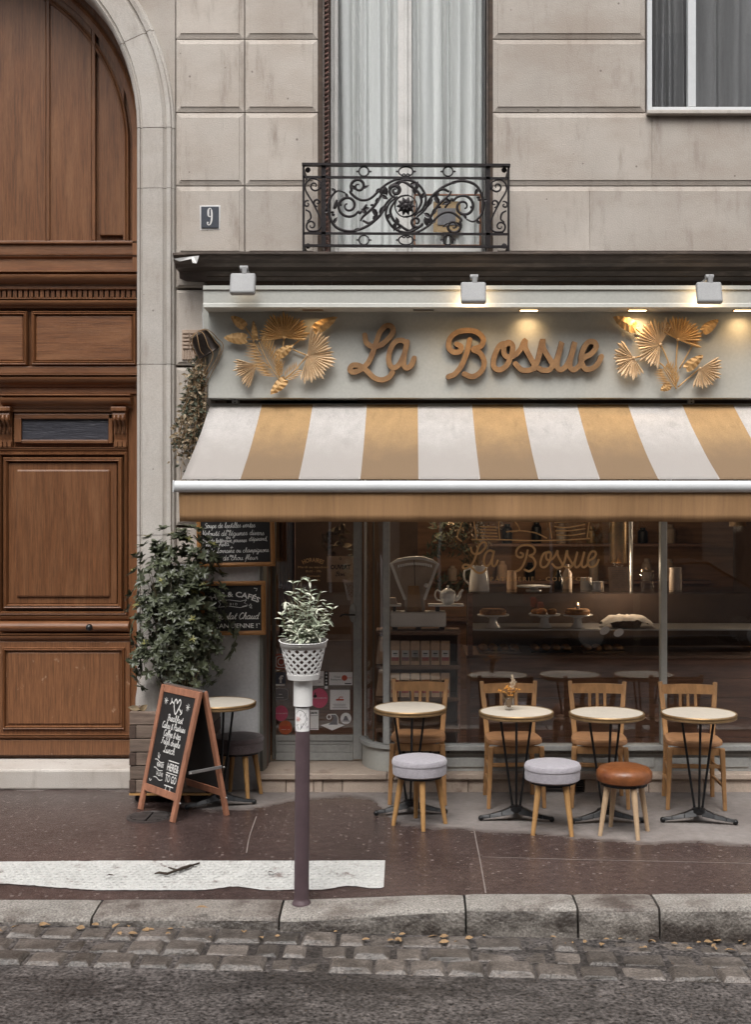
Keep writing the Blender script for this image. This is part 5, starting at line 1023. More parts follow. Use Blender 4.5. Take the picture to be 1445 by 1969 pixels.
for s_ in range(34):
    px = 383 + r_.gauss(0, 7); py = 700 + r_.uniform(-25, 20); y = -.15 + r_.uniform(-.05, .06); tx = r_.choice((-48, -38, -30, -22, -12, -4, 4, 8)); ln = r_.uniform(80, 255); pts = []
    for k in range(8):
        t = k / 7; ppy = py + ln * t; w_ = 1 if ppy < 780 else max(.3, 1 - (ppy - 780) / 300)
        q = P(px + tx * t ** .8 * 1.0 + r_.gauss(0, 2.5), ppy, y + .05 * t * 0 + r_.gauss(0, .012)); pts.append(q)
    pp = smooth_path(pts, 4); stemb.tube(pp, .0018, 4)
    for q in pp[3:]:
        for _ in range(3):
            if r_.random() < .45:
                kk = r_.choices('abc', (5, 3, 5))[0]; d = Vector((r_.gauss(0, 1), r_.gauss(-.3, .7), r_.gauss(-.2, .7))); b_ = q + d * .012
                if b_.x > -1.535: continue
                mbs[kk].leaf(b_, d, Vector((r_.gauss(0, .6), -1, r_.gauss(.4, .5))), r_.uniform(.026, .05), r_.uniform(.016, .030), .3, .4, 2)
stemb.build('stem', m_twig, vine)
for kk, mt in zip('abc', (m_dry, m_drypale, m_drygreen)): stuff(mbs[kk].build('foliage', mt, vine))

# ---------------------------------------------------------------- chalkboards on the pilaster
def board(name, label, cxy, w_, h_, tilt, y=-.035, fw=.032):
    F = Matrix.Translation((cxy[0], y, cxy[1])) @ Matrix.Rotation(R(tilt), 4, 'Y'); t = thing(name, label, 'chalkboard', (cxy[0], y, cxy[1]))
    MB(F).box(-w_ / 2 + .01, w_ / 2 - .01, .004, .02, -h_ / 2 + .01, h_ / 2 - .01).build('slate', m_black_board, t)
    for (x0, x1, z0, z1) in ((-w_ / 2, w_ / 2, -h_ / 2, -h_ / 2 + fw), (-w_ / 2, w_ / 2, h_ / 2 - fw, h_ / 2), (-w_ / 2, -w_ / 2 + fw, -h_ / 2 + fw, h_ / 2 - fw), (w_ / 2 - fw, w_ / 2, -h_ / 2 + fw, h_ / 2 - fw)): 
        MB(F).box(x0, x1, -.012, .022, z0, z1).build('frame_bar', m_frame, t, bevel=.006); i_ = .010
        if x1 - x0 > z1 - z0: MB(F).box(x0 + i_, x1 - i_, -.017, -.011, z0 + i_, z1 - i_).build('frame_bead', m_frame, t, bevel=.003)
        else: MB(F).box(x0 + i_, x1 - i_, -.017, -.011, z0 - i_, z1 + i_).build('frame_bead', m_frame, t, bevel=.003)
    return t, F
yb = -.035
b1c = (X(453, yb), Z(1020, yb)); t1, F1 = board('chalkboard', 'upper framed chalkboard with the handwritten menu in white chalk', b1c, X(528, yb) - X(378, yb), Z(950, yb) - Z(1089, yb), -1.2)
mb = MB(F1); px2 = lambda px, py: (X(px, yb) - b1c[0], Z(py, yb) - b1c[1])
def line(mb, txt, x0, x1, py, h, seed): a = px2(x0, py); stroke_text(mb, txt, a[0], a[1], h, .0032, .0035, width=X(x1, yb) - X(x0, yb), wob=.35, seed=seed)
for a in (('Soupe de lentilles vertes', 393, 491, 1014, .021, 1), ('Velouté de légumes divers', 388, 508, 1029, .021, 2), ('Salade betterave, pousses', 389, 474, 1042, .017, 3), ("d'épinard,", 478, 513, 1040, .017, 4), ('noix, feta', 395, 440, 1049, .017, 5), ('Quiche Lorraine ou champignons', 386, 516, 1062, .019, 6), ('Gratin de chou fleur', 392, 495, 1076, .020, 7), ('ou', 434, 443, 1022, .015, 8), ('ou', 434, 443, 1035, .015, 9), ('+', 441, 447, 1056, .02, 10), ('ou', 440, 448, 1070, .013, 11)): line(mb, *a)
mb.build('chalk_writing', m_chalk, t1)
b2c = (X(448, yb), Z(1169, yb)); t2, F2 = board('chalkboard', 'lower framed chalkboard advertising coffee and hot chocolate in white lettering', b2c, X(511, yb) - X(385, yb), Z(1117, yb) - Z(1221, yb), -.6)
mb = MB(F2); px2 = lambda px, py: (X(px, yb) - b2c[0], Z(py, yb) - b2c[1])
cap_text(mb, 'THÉS & CAFÉS', *px2(447, 1147), .040, .0035, width=.40, arc=.42, bold=.0012)
cap_text(mb, 'BIO', *px2(449, 1163.5), .018, .0035, spacing=1.7)
for q in ([(420, 1155), (440, 1153), (462, 1156), (474, 1153)], [(420, 1167), (440, 1165), (462, 1168), (475, 1165)], [(474, 1153), (470, 1159), (477, 1163), (466, 1166)], [(420, 1155), (424, 1161), (420, 1167)]): mb.ribbon([px2(*p) for p in q], .0035, .0035)
a = px2(402, 1190); stroke_text(mb, 'Chocolat Chaud', a[0], a[1], .026, .0052, .0035, width=X(497, yb) - X(402, yb), slant=.3)
cap_text(mb, "A L'ANCIENNE !", *px2(447, 1207), .034, .0035, width=X(495, yb) - X(399, yb), bold=.0008)
for q in ([(479, 1165), (482, 1161), (484, 1165), (480, 1168), (484, 1169)], [(489, 1131), (495, 1132), (493, 1136)], [(497, 1199), (499, 1200)]): mb.ribbon([px2(*p) for p in q], .005, .0035)
mb.build('chalk_writing', m_chalk, t2)

# ---------------------------------------------------------------- folding pavement board
ab = thing('sandwich_board', 'folding wooden pavement sign with black panel and chalk style menu lettering', 'pavement sign', (-1.6, -.76, 0))
FL, FR_, BL, BR_ = Vector((-1.915, -.575, 0)), Vector((-1.595, -.955, 0)), Vector((-1.625, -.36, 0)), Vector((-1.262, -.765, 0)); HT = .855
TL = (FL + BL) / 2 + Vector((0, 0, HT)); TR = (FR_ + BR_) / 2 + Vector((0, 0, HT))
def leaf_frame(bl, br, tl, tr, front):
    u = (br - bl).normalized(); nrm = u.cross(tl - bl).normalized() * (1 if front else -1)      # outward
    if front and nrm.y > 0: nrm = -nrm
    w_ = .042; q = lambda p, uu: p + u * uu
    L = (br - bl).length
    for a, b_, s_ in ((bl, tl, 1), (br, tr, -1)): MB().bar(a + u * w_ / 2 * s_, b_ + u * w_ / 2 * s_, w_, .026, up=nrm).build('frame_leg', m_redwood, ab, bevel=.003)
    up = (tl - bl); Lu = up.length; up.normalize(); tr2 = tr - tl
    def at(a, b_): 
        lo, hi = bl.lerp(tl, b_), br.lerp(tr, b_); return lo.lerp(hi, a)
    MB().bar(at(.085, .978), at(.915, .978), .05, .024, up=up.cross(u)).build('top_bar', m_redwood, ab, bevel=.003) if False else None
    for b_, h_ in ((.972, .05), (.185, .05)):
        p0, p1 = at(.082, b_), at(.918, b_); MB().bar(p0, p1, .022, h_, up=up).build('cross_bar', m_redwood, ab, bevel=.003)
    lo0, lo1, hi0, hi1 = at(.075, .21), at(.925, .21), at(.075, .945), at(.925, .945); d = nrm * .004
    mb = MB(); mb.hexa([lo0 - d, lo1 - d, lo1 + d, lo0 + d], [hi0 - d, hi1 - d, hi1 + d, hi0 + d]); mb.build('panel', m_black_board, ab)
    return nrm, u, up, at
nf, uf, upf, atf = leaf_frame(FL, FR_, TL, TR, True); leaf_frame(BL, BR_, TL + Vector((.028, .024, 0)), TR + Vector((.028, .024, 0)), False)
# panel lettering: local frame x along the board, z up the board
o_ = atf(.5, .5775); Fb = Matrix((( uf.x, -nf.x, upf.x, o_.x), (uf.y, -nf.y, upf.y, o_.y), (uf.z, -nf.z, upf.z, o_.z), (0, 0, 0, 1))); yl = -.0058
for txt, z, h, wd in (('Breakfast', .135, .024, .20), ('Cakes & Pastries', .080, .024, .30), ('Coffee & tea', .027, .024, .225), ('Fresh drinks', -.026, .024, .245), ('Lunch', -.080, .026, .145)):
    mb = MB(Fb); stroke_text(mb, txt, 0.012, z, h, .0054, yl, width=wd * 1.06, center=True, slant=.12); mb.build('lettering_line', m_chalk, ab)
hz = .232; mb = MB(Fb)
mb.ribbon([(p.x, p.y) for p in smooth_path([(.0, hz + .03, 0), (-.026, hz + .056, 0), (-.044, hz + .032, 0), (-.028, hz - .010, 0), (.0, hz - .045, 0), (.028, hz - .005, 0), (.046, hz + .036, 0), (.026, hz + .058, 0), (.0, hz + .03, 0)], 4)], .010, yl)
mb.ribbon([(-.08, hz + .035), (-.04, hz + .022)], .009, yl - .001); mb.ribbon([(.042, hz - .005), (.08, hz - .03)], .009, yl - .001); mb.ribbon([(-.085, hz + .055), (-.075, hz + .032), (-.092, hz + .015)], .008, yl - .0015); mb.ribbon([(.066, hz - .04), (.085, hz - .03), (.078, hz - .008)], .008, yl - .0015); mb.build('heart_and_arrow', m_chalk, ab)
for cx, cz in ((-.155, .262), (.15, .252)):
    mb = MB(Fb)
    for k in range(4): a = PI * k / 4 + .2; mb.ribbon([(cx - .026 * math.cos(a), cz - .026 * math.sin(a)), (cx + .026 * math.cos(a), cz + .026 * math.sin(a))], .0038, yl - .0008 * k, caps=False)
    mb.build('star', m_chalk, ab)
for txt, x, z, wd in (('HOMEMADE', -.100, -.185, .145), ('WITH LOVE', -.085, -.245, .14)): mb = MB(Fb); cap_text(mb, txt, x, z, .028, yl, width=wd, bold=.0006); mb.build('lettering_line', m_chalk, ab)
mb = MB(Fb)
for q in ([(-.175, -0.148), (-.13, -0.140), (-.08, -0.154), (-.03, -0.148)], [(-.175, -0.204), (-.13, -0.196), (-.08, -0.210), (-.03, -0.204)], [(-.16, -0.264), (-.1, -0.258), (-.05, -0.272), (-.01, -0.264)], [(-.16, -0.264), (-.185, -0.277), (-.17, -0.294), (-.155, -0.282)], [(-.125, -0.095), (-.11, -0.128)], [(-.13, -0.115), (-.108, -0.130), (-.1, -0.105)]): mb.ribbon([(p.x, p.y) for p in smooth_path([(a, b_, 0) for a, b_ in q], 4)], .005, yl)
stuff(mb.build('banner_flourish', m_chalk, ab))
for txt, z, wd in (('HERE&', -.190, .155), ('TO GO', -.266, .15)): mb = MB(Fb); cap_text(mb, txt, .100, z, .052, yl, width=wd, bold=.001); mb.build('lettering_line', m_chalk, ab)
mb = MB(Fb)
for q in ([(.03, -0.125), (.17, -0.125)], [(.03, -0.206), (.17, -0.206)], [(.03, -0.290), (.15, -0.290)], [(.06, -0.294), (.055, -0.316)], [(.11, -0.294), (.115, -0.316)], [(.045, -0.320), (.066, -0.320)], [(.105, -0.320), (.128, -0.320)]): mb.ribbon(q, .006, yl)
stuff(mb.build('underline', m_chalk, ab))
def along(a, b_, t): return a.lerp(b_, t)
p0 = along(FR_, TR, .38) + Vector((.03, -.01, 0)); p1 = along(BR_, TR, .40) + Vector((.03, -.005, 0)); MB().bar(p0, p1, .006, .022).build('spreader_bar', m_steel, ab, bevel=.002)
for q in (along(FR_, TR, .15), along(BR_, TR, .15), p0, p1): MB().ell(q + Vector((.016, -.012, 0)), .007, 8, 6).build('bolt', m_steel, ab, smooth=True)
MB().bar(TL + Vector((.014, .02, .004)), TR + Vector((.014, .02, .004)), .02, .012).build('hinge_rod', m_steel, ab)

# ---------------------------------------------------------------- planter with shrub
px0, px1, py0_, py1_ = -2.015, -1.43, -.43, -.05; zb0 = .075
plt = thing('planter_box', 'weathered grey wooden plank planter on castors by the carriage door', 'planter', ((px0 + px1) / 2, (py0_ + py1_) / 2, 0)); nrow = 6; ph = (.655 - zb0) / nrow
for r in range(nrow):
    z0, z1 = zb0 + r * ph + .003, zb0 + (r + 1) * ph - .003; e = .028 if r % 2 else 0
    for yy_, nm in ((py0_, 'front_plank'), (py1_ - .028, 'rear_plank')): MB().box(px0 + (.046 if r % 2 == 0 else 0) + .0, px1 - (.046 if r % 2 == 0 else 0), yy_ + rnd.uniform(-.003, .003), yy_ + .028, z0, z1).build('plank', m_plank, plt, bevel=.004)
    for xx in (px0, px1 - .028): MB().box(xx - (.002 if xx == px0 else .018), xx + (.044 if xx == px0 else .030), py0_ + (-.003 if r % 2 == 0 else .032), py1_ - (-.003 if r % 2 == 0 else .032), z0, z1).build('plank', m_plankend if r % 2 == 0 else m_plank, plt, bevel=.003)
MB().box(px0 + .03, px1 - .03, py0_ + .03, py1_ - .03, zb0, .60).build('soil', m_soil, plt); MB().box(px0 - .003, px1 + .003, py0_ - .003, py1_ + .003, .06, zb0 - .001).build('base_board', m_leg, plt)
for x in (px0 + .06, px1 - .06):
    for y_ in (py0_ + .05, py1_ - .05): MB().lathe([(.0, -.013), (.03, -.013), (.031, 0), (.03, .013), (.0, .013)], 14, (x, y_, .031), Matrix.Rotation(R(90), 4, 'X')).build('castor_wheel', m_black, plt, smooth='auto')
sh = thing('planted_shrub', 'dense dark evergreen shrub with glossy leaves growing in the plank planter', 'shrub', (-1.70, -.24, .60))
r_ = random.Random(11); tr = MB()
lobes = [((345, 1215), (72, 105), .26), ((325, 1130), (62, 80), .24), ((382, 1165), (38, 92), .22), ((300, 1090), (42, 42), .18), ((345, 1060), (44, 42), .18), ((295, 1190), (36, 70), .2), ((402, 1225), (28, 52), .18), ((350, 1285), (70, 45), .24), ((388, 1085), (32, 48), .15), ((285, 1270), (30, 45), .16), ((345, 1180), (60, 90), .30), ((335, 1240), (45, 50), .30)]
yc = -.27; lb, ly = MB(), MB(); roots = []
def rosette(mb_, c, d, n_, L, W):
    d = d.normalized(); s = d.orthogonal().normalized(); t = d.cross(s); a0 = r_.uniform(0, 6)
    for i in range(n_):
        a = a0 + i * 2.4; el = .25 + .5 * (i / n_); v = (s * math.cos(a) + t * math.sin(a)) * math.cos(el) + d * math.sin(el)
        mb_.leaf(c, v, d + Vector((0, 0, .2)), L * r_.uniform(.75, 1.1), W * r_.uniform(.8, 1.1), .28, r_.uniform(.05, .4), 3)
for (cx, cz), (rx, rz), ry in lobes:
    c = P(cx, cz, yc); k = (D0 + yc) / FPX; N_ = int(40 * rx * rz / 3600) + 12
    for _ in range(N_):
        v = Vector((r_.gauss(0, 1), r_.gauss(-.25, 1), r_.gauss(.1, 1))).normalized(); rad = r_.uniform(.62, 1.02) if r_.random() < .85 else r_.uniform(.2, .7)
        q = c + Vector((v.x * rx * k * rad, v.y * ry * rad, v.z * rz * k * rad)); d = (v + Vector((0, -.25, .55)) + Vector((r_.gauss(0, .25), r_.gauss(0, .25), r_.gauss(0, .25))))
        if q.z < .66 or q.y > -.02: continue
        young = q.z > 1.1 and r_.random() < .07
        rosette(lb, q, d, r_.randint(6, 9), r_.uniform(.05, .066), .028)
        if young: rosette(ly, q + d.normalized() * .02, d, 5, .035, .016)
        if r_.random() < .35: roots.append(q)
for px, py in ((314, 1018), (382, 1020), (368, 1015), (300, 1045), (262, 1070), (258, 1100), (252, 1145), (424, 1105), (428, 1160), (450, 1218), (440, 1255), (254, 1270), (262, 1300), (425, 1130), (408, 1050), (265, 1290), (428, 1185), (330, 1030), (275, 1050), (285, 1035), (350, 1022), (395, 1035), (270, 1125), (248, 1170), (256, 1210), (420, 1145), (440, 1205), (446, 1240), (268, 1245), (420, 1290), (405, 1310), (275, 1318), (258, 1235), (415, 1075)):
    q = P(px, py, yc + r_.uniform(-.08, .08)); d = (q - P(345, 1180, yc)) + Vector((0, -.1, .15)); rosette(lb, q, d, 9, .068, .036); roots.append(q)
    if py < 1110 and r_.random() < .5: rosette(ly, q + d.normalized() * .015, d, 5, .04, .018)
stuff(lb.build('crown', m_leafdark, sh)); stuff(ly.build('young_shoots', m_leafyoung, sh))
b0 = Vector((-1.70, -.24, .58))
for q in roots[:70]:
    mid = b0.lerp(q, .5) + Vector((r_.gauss(0, .02), r_.gauss(0, .02), .03)); tr.tube(smooth_path([b0 + Vector((r_.gauss(0, .02), r_.gauss(0, .02), 0)), mid, q], 3), [.009, .008, .006, .005, .004, .003, .002], 5)
tr.build('trunk', m_stem, sh)
dl = MB(); q = P(262, 1358, -.38); dl.leaf(q + Vector((.03, 0, -.02)), (-1, -.2, .25), (0, -1, .5), .09, .045, n=3); dl.leaf(q + Vector((.04, 0, -.03)), (.5, -.2, .6), (0, -1, .5), .06, .045, n=3); dl.leaf(q + Vector((.03, .02, -.06)), (.2, -.5, .9), (0, -1, .5), .08, .05, n=3); dl.leaf(q + Vector((.03, .02, -.06)), (.1, .3, -.3), (0, -1, .5), .05, .05, n=3)
tag(dl.build('dry_plant', m_dry), 'withered broad leaves at the left corner of the planter', 'plant')

# ---------------------------------------------------------------- bistro tables
def make_table():
    t = thing('bistro_table', 'x', 'table', (0, 0, 0), 'round bistro tables outside the cafe'); h = .735
    MB().lathe([(.0, h - .004), (.238, h - .004), (.240, h - .003)], 48).build('table_top', m_marble, t, smooth='auto')
    MB().lathe([(.0, h - .036), (.243, h - .036), (.250, h - .032), (.251, h - .024), (.246, h - .021), (.246, h - .017), (.251, h - .014), (.252, h - .006), (.247, h), (.240, h - .0005), (.239, h - .006)], 48).build('brass_rim', m_brass, t, smooth='auto')
    for i in range(3):
        a = R(30 + 120 * i); MB().tube([(.125 * math.cos(a), .125 * math.sin(a), h - .037), (.028 * math.cos(a), .028 * math.sin(a), .085)], .0085, 10).build('rod', m_black, t, smooth='auto')
    MB().lathe([(.0, h - .044), (.14, h - .044), (.14, h - .0365)], 24).build('mounting_plate', m_black, t)
    MB().lathe([(.0, .06), (.045, .06), (.05, .075), (.045, .095), (.02, .10), (.0, .10)], 16).build('hub', m_black, t, smooth='auto')
    for a in (R(187), R(353), R(90)):
        d = Vector((math.cos(a), math.sin(a), 0)); s = Vector((-d.y, d.x, 0)); mb = MB(); pr = [(.02, .052, .098, .046), (.10, .036, .066, .032), (.18, .022, .044, .022), (.235, .016, .036, .016)]
        rg = []
        for (q, zl, zh, w_) in pr: c = d * q; rg.append([c - s * w_ + Vector((0, 0, zl)), c + s * w_ + Vector((0, 0, zl)), c + s * w_ * .5 + Vector((0, 0, zh)), c - s * w_ * .5 + Vector((0, 0, zh))])
        for k in range(3): mb.hexa(rg[k], rg[k + 1])
        ft = mb.build('foot', m_black, t, bevel=.003); MB().ell(d * .238 + Vector((0, 0, .019)), (.019, .019, .019), 12, 8).build('foot_ball', m_black, ft, smooth=True)
    return t
def make_chair():
    t = thing('bistro_chair', 'x', 'chair', (0, 0, 0), 'wooden chairs along the shop window')
    for s in (-1, 1):
        MB().bar((s * .196, -.195, 0), (s * .178, -.185, .43), .026, .026, .036, .036, up=(0, 1, 0)).build('front_leg', m_chair, t, bevel=.005)
        mb = MB(); pl = [((s * .175, .22, 0), .028), ((s * .165, .175, .30), .034), ((s * .166, .165, .45), .036), ((s * .178, .19, .62), .036), ((s * .198, .24, .83), .032)]
        for k in range(4): mb.bar(pl[k][0], pl[k + 1][0], pl[k][1], .026, pl[k + 1][1], .026, up=(0, 1, 0))
        mb.build('rear_post', m_chair, t, bevel=.004)
        MB().bar((s * .187, -.18, .26), (s * .168, .17, .26), .014, .022).build('side_stretcher', m_chair, t, bevel=.003); MB().bar((s * .19, -.18, .16), (s * .17, .18, .16), .014, .018).build('side_stretcher', m_chair, t, bevel=.003)
    def crail(z0, z1, y, xw, dep, nm):
        mb = MB(); rings = []
        for k in range(9): u = -1 + k / 4; yy = y + dep * (1 - u * u); rings.append([(u * xw, yy - .009, z0), (u * xw, yy + .009, z0), (u * xw, yy + .009 + .008, z1 - .004 * u * u), (u * xw, yy - .009 + .008, z1 - .004 * u * u)])
        for k in range(8): mb.hexa(rings[k], rings[k + 1])
        mb.v = mb.v; mb.build(nm, m_chair, t)
    crail(.745, .815, .215, .188, .02, 'top_rail'); crail(.575, .605, .188, .17, .012, 'lower_rail')
    for x in (-.055, 0, .055): MB().bar((x, .205, .60), (x, .232, .75), .022, .012, up=(0, 1, 0)).build('back_slat', m_chair, t, bevel=.002)
    n_ = 28; ring = []
    for k in range(n_):
        a = 2 * PI * k / n_; e = 3.6; c_, s_ = math.cos(a), math.sin(a); x = .205 * abs(c_) ** (2 / e) * (1 if c_ > 0 else -1); y_ = .205 * abs(s_) ** (2 / e) * (1 if s_ > 0 else -1); x *= 1 - .10 * (y_ + .2) / .4; ring.append((x, y_))
    mb = MB(); lv = [(.94, .43), (1, .437), (1.005, .450), (.98, .462), (.9, .468), (.5, .463)]
    vs_ = [(x * s_, y_ * s_, z + (.008 * abs(x / .2) if s_ > .8 else .0)) for s_, z in lv for x, y_ in ring]; vs_.append((0, 0, .460))
    mb.add(vs_, [(i * n_ + k, i * n_ + (k + 1) % n_, (i + 1) * n_ + (k + 1) % n_, (i + 1) * n_ + k) for i in range(len(lv) - 1) for k in range(n_)] + [((len(lv) - 1) * n_ + k, (len(lv) - 1) * n_ + (k + 1) % n_, len(vs_) - 1) for k in range(n_)] + [tuple(range(n_))]); mb.build('seat', m_seat, t, smooth='auto')
    MB().bar((-.165, -.172, .405), (.165, -.172, .405), .02, .05).build('front_apron', m_chair, t); MB().bar((-.15, .155, .405), (.15, .155, .405), .02, .05).build('rear_apron', m_chair, t)
    MB().bar((-.18, -.188, .305), (.18, -.188, .305), .014, .026).build('front_stretcher', m_chair, t, bevel=.003); MB().bar((-.165, .19, .22), (.165, .19, .22), .014, .022).build('rear_stretcher', m_chair, t, bevel=.003)
    return t
def make_stool(seat_m, leg_m, name, prof, grp):
    t = thing(name, 'x', 'stool', (0, 0, 0), grp); MB().lathe(prof, 40, wob=.006).build('cushion', seat_m, t, smooth='auto')
    MB().lathe([(.0, .318), (.15, .318), (.15, .336)], 24).build('seat_base', m_black, t)
    for i in range(4):
        a = PI / 2 * i; MB().tube([(.175 * math.cos(a), .175 * math.sin(a), .0), (.15 * math.cos(a), .15 * math.sin(a), .15), (.12 * math.cos(a), .12 * math.sin(a), .32)], [.0135, .0175, .0215], 12).build('leg', leg_m, t, smooth='auto')
    return t
gst = 'padded round stools outside the cafe'
feltp = [(.0, .334), (.168, .334), (.178, .342), (.180, .37), (.179, .405), (.183, .408), (.184, .425), (.176, .440), (.150, .447), (.08, .450), (.0, .450)]
leathp = [(.0, .334), (.150, .334), (.172, .345), (.180, .372), (.178, .402), (.160, .425), (.12, .438), (.05, .441), (.0, .440)]
T0 = make_table(); C0 = make_chair()
def put(o, loc, rz, label): o.location = loc; o.rotation_euler = (0, 0, rz); o['label'] = label; return o
put(T0, (-.02, -.72, 0), R(6), 'round cream bistro table nearest the shop door, grey stool in front')
copy_thing(T0, (.693, -.89, 0), R(-4), 'round cream bistro table carrying the glass of dried flowers')
copy_thing(T0, (1.293, -.94, 0), R(3), 'round cream bistro table behind the brown leather stool')
copy_thing(T0, (1.905, -.95, 0), R(-8), 'round cream bistro table at the far right end of the terrace')
copy_thing(T0, (-1.36, -.50, 0), R(20), 'round cream bistro table behind the folding pavement sign')
put(C0, (.04, -.275, 0), R(-3), 'wooden bistro chair behind the table nearest the shop door')
copy_thing(C0, (.712, -.37, 0), R(3), 'wooden bistro chair behind the table with dried flowers')
copy_thing(C0, (1.325, -.385, 0), R(-6), 'wooden bistro chair behind the table with the leather stool')
copy_thing(C0, (1.985, -.42, 0), R(-5), 'wooden bistro chair at the far right end of the terrace')
S0 = make_stool(m_felt, m_leg, 'round_stool', feltp, gst); put(S0, (.042, -1.0, 0), R(8), 'grey felt stool in front of the table nearest the door')
copy_thing(S0, (.905, -1.16, 0), R(38), 'grey felt stool between the flower table and the leather stool')
SL = make_stool(m_leather, m_legpale, 'leather_stool', leathp, gst); put(SL, (1.36, -1.22, 0), R(20), 'brown leather topped stool with pale wooden legs')
SD = make_stool(m_feltdark, m_leg, 'round_stool', feltp, gst); put(SD, (-1.27, -.21, 0), R(30), 'dark brown felt stool by the grey pilaster')
# glass of dried flowers
vz = thing('flower_glass', 'small drinking glass of dried orange flowers on the bistro table', 'vase', (.645, -.86, .735)); gx, gy, gz = .648, -.86, .7355
MB().lathe([(.0, .004), (.026, .004), (.028, .0), (.031, .02), (.0335, .075), (.0345, .085), (.032, .085), (.029, .02), (.0, .01)], 20, (gx, gy, gz)).build('glass', m_clear, vz, smooth=True)
mb = MB(); fb = MB(); pm = MB(); r_ = random.Random(5)
for i in range(40):
    tip = Vector((gx + r_.gauss(0, .026), gy + r_.gauss(0, .022), gz + r_.uniform(.10, .155))); mb.tube([(gx + r_.gauss(0, .008), gy + r_.gauss(0, .008), gz + .02), tip], .0014, 4)
    for _ in range(5): fb.leaf(tip, (r_.gauss(0, 1), r_.gauss(0, 1), r_.uniform(0, 1)), (0, 0, 1), .018, .012, n=2)
for i in range(3):
    tip = Vector((gx + .022 + i * .008, gy, gz + .23 - i * .02)); b_ = Vector((gx + .005, gy, gz + .08)); pm.tube([b_, tip], .0014, 4)
    for k in range(26): q = b_.lerp(tip, .45 + .55 * k / 26); pm.leaf(q, (r_.gauss(.1, .5), r_.gauss(0, .5), .8), (0, -1, 0), .02, .007, n=2)
mb.build('flower_stems', m_twig, vz); fb.build('flower_heads', m_flower, vz); pm.build('grass_plume', m_pampas, vz)

# ---------------------------------------------------------------- bollard with basket and sage
bx_, by_ = X(580, -2.53), -2.53; zB = pz(bx_, by_)
bo = thing('bollard_post', 'tall brown painted steel bollard post near the kerb with a sticker', 'bollard', (bx_, by_, zB)); lean = Vector((.006, 0, 1.2))
MB().tube([(bx_, by_, zB - .05), (bx_, by_, zB + .03), (bx_ + .004, by_, .6), (bx_ + .008, by_, 1.175)], [.0395] * 4, 28).build('post', m_bollard, bo, smooth='auto')
MB().lathe([(.052, 0), (.05, .010), (.042, .020), (.040, .03)], 24, (bx_, by_, zB - .001)).build('base_collar', m_bollard, bo, smooth='auto')
def wrap(mb, cx, cy, r, a0, a1, z0, z1, n_=8):      # curved patch on the post, angles from the camera side
    vs_ = []; 
    for z in (z0, z1):
        for k in range(n_ + 1): a = R(a0 + (a1 - a0) * k / n_); vs_.append((cx + r * math.sin(a), cy - r * math.cos(a), z))
    mb.add(vs_, [(k, k + 1, n_ + 2 + k, n_ + 1 + k) for k in range(n_)])
zp = lambda py: Z(py, by_)
tc_ = (bx_ + .007, by_)
mb = MB(); wrap(mb, *tc_, .0405, -80, 62, zp(1404), zp(1359)); stk = mb.build('paper_sticker', m_whitestick, bo)
mb = MB()
def onpost(pts, wd, r=.0412):
    m0 = MB(); m0.ribbon([(a * r, z) for a, z in pts], wd * r * .7, 0); mb.add([(tc_[0] + (r - v[1] * .5) * math.sin(v[0] / r), tc_[1] - (r - v[1] * .5) * math.cos(v[0] / r), v[2]) for v in m0.v], m0.f)
rr2 = random.Random(4)
zs0, zs1_ = zp(1402), zp(1362); hh = zs1_ - zs0
onpost([(p.x, p.y) for p in smooth_path([(-.9, zs0 + hh * .8, 0), (-.3, zs0 + hh * .98, 0), (.4, zs0 + hh * .8, 0), (.5, zs0 + hh * .5, 0), (.1, zs0 + hh * .25, 0), (-.3, zs0 + hh * .05, 0)], 4)], .06)
for i in range(16): a = rr2.uniform(-.9, .8); z = zs0 + hh * rr2.uniform(.08, .75); onpost([(a, z), (a + rr2.uniform(-.15, .15), z + rr2.uniform(-.02, .02)), (a + rr2.uniform(-.15, .2), z + rr2.uniform(-.01, .02))], .05)
mb.build('doodle', m_ink, stk)
mb = MB()
for i in range(4): a = -.9 + i * .16; z = zs0 + hh * .55; onpost([(a, z - .012), (a + .06, z + .012), (a + .12, z - .008)], .06)
mb.build('doodle', m_redink, stk)
bk = thing('lattice_basket', 'white plastic lattice flower pot with sleeve fitted over the bollard top', 'flower pot', (bx_ + .008, by_, 1.03)); kc = (bx_ + .010, by_)
MB().lathe([(.047, 1.036), (.0515, 1.034), (.0505, 1.185), (.047, 1.185)], 32, (kc[0] - .002, kc[1], 0)).build('sleeve', m_plastic, bk, smooth='auto')
zb1, zb2, r1, r2 = 1.176, 1.375, .079, .123; ncol = 15; nr = 8; mb = MB()
def cone(u, v): a = 2 * PI * u / ncol; r = r1 + (r2 - r1) * v; return (kc[0] + r * math.sin(a), kc[1] - r * math.cos(a), zb1 + (zb2 - zb1) * v)
v0, v1 = .13, .88; dv = (v1 - v0) / nr
for j in range(nr + 1):
    for i in range(ncol):
        cu = i + (.5 if j % 2 else 0); cv = v0 + j * dv; o4 = [(cu + .5, cv), (cu, cv + dv), (cu - .5, cv), (cu, cv - dv)]; hs_ = .62
        i4 = [(cu + .5 * hs_, cv), (cu, cv + dv * hs_), (cu - .5 * hs_, cv), (cu, cv - dv * hs_)]
        if j in (0, nr): mb.add([cone(*p) for p in o4], [(0, 1, 2, 3)])
        else: mb.add([cone(*p) for p in o4 + i4], [(k, (k + 1) % 4, 4 + (k + 1) % 4, 4 + k) for k in range(4)])
lat = mb.build('lattice_wall', m_plastic, bk, solid=.004)
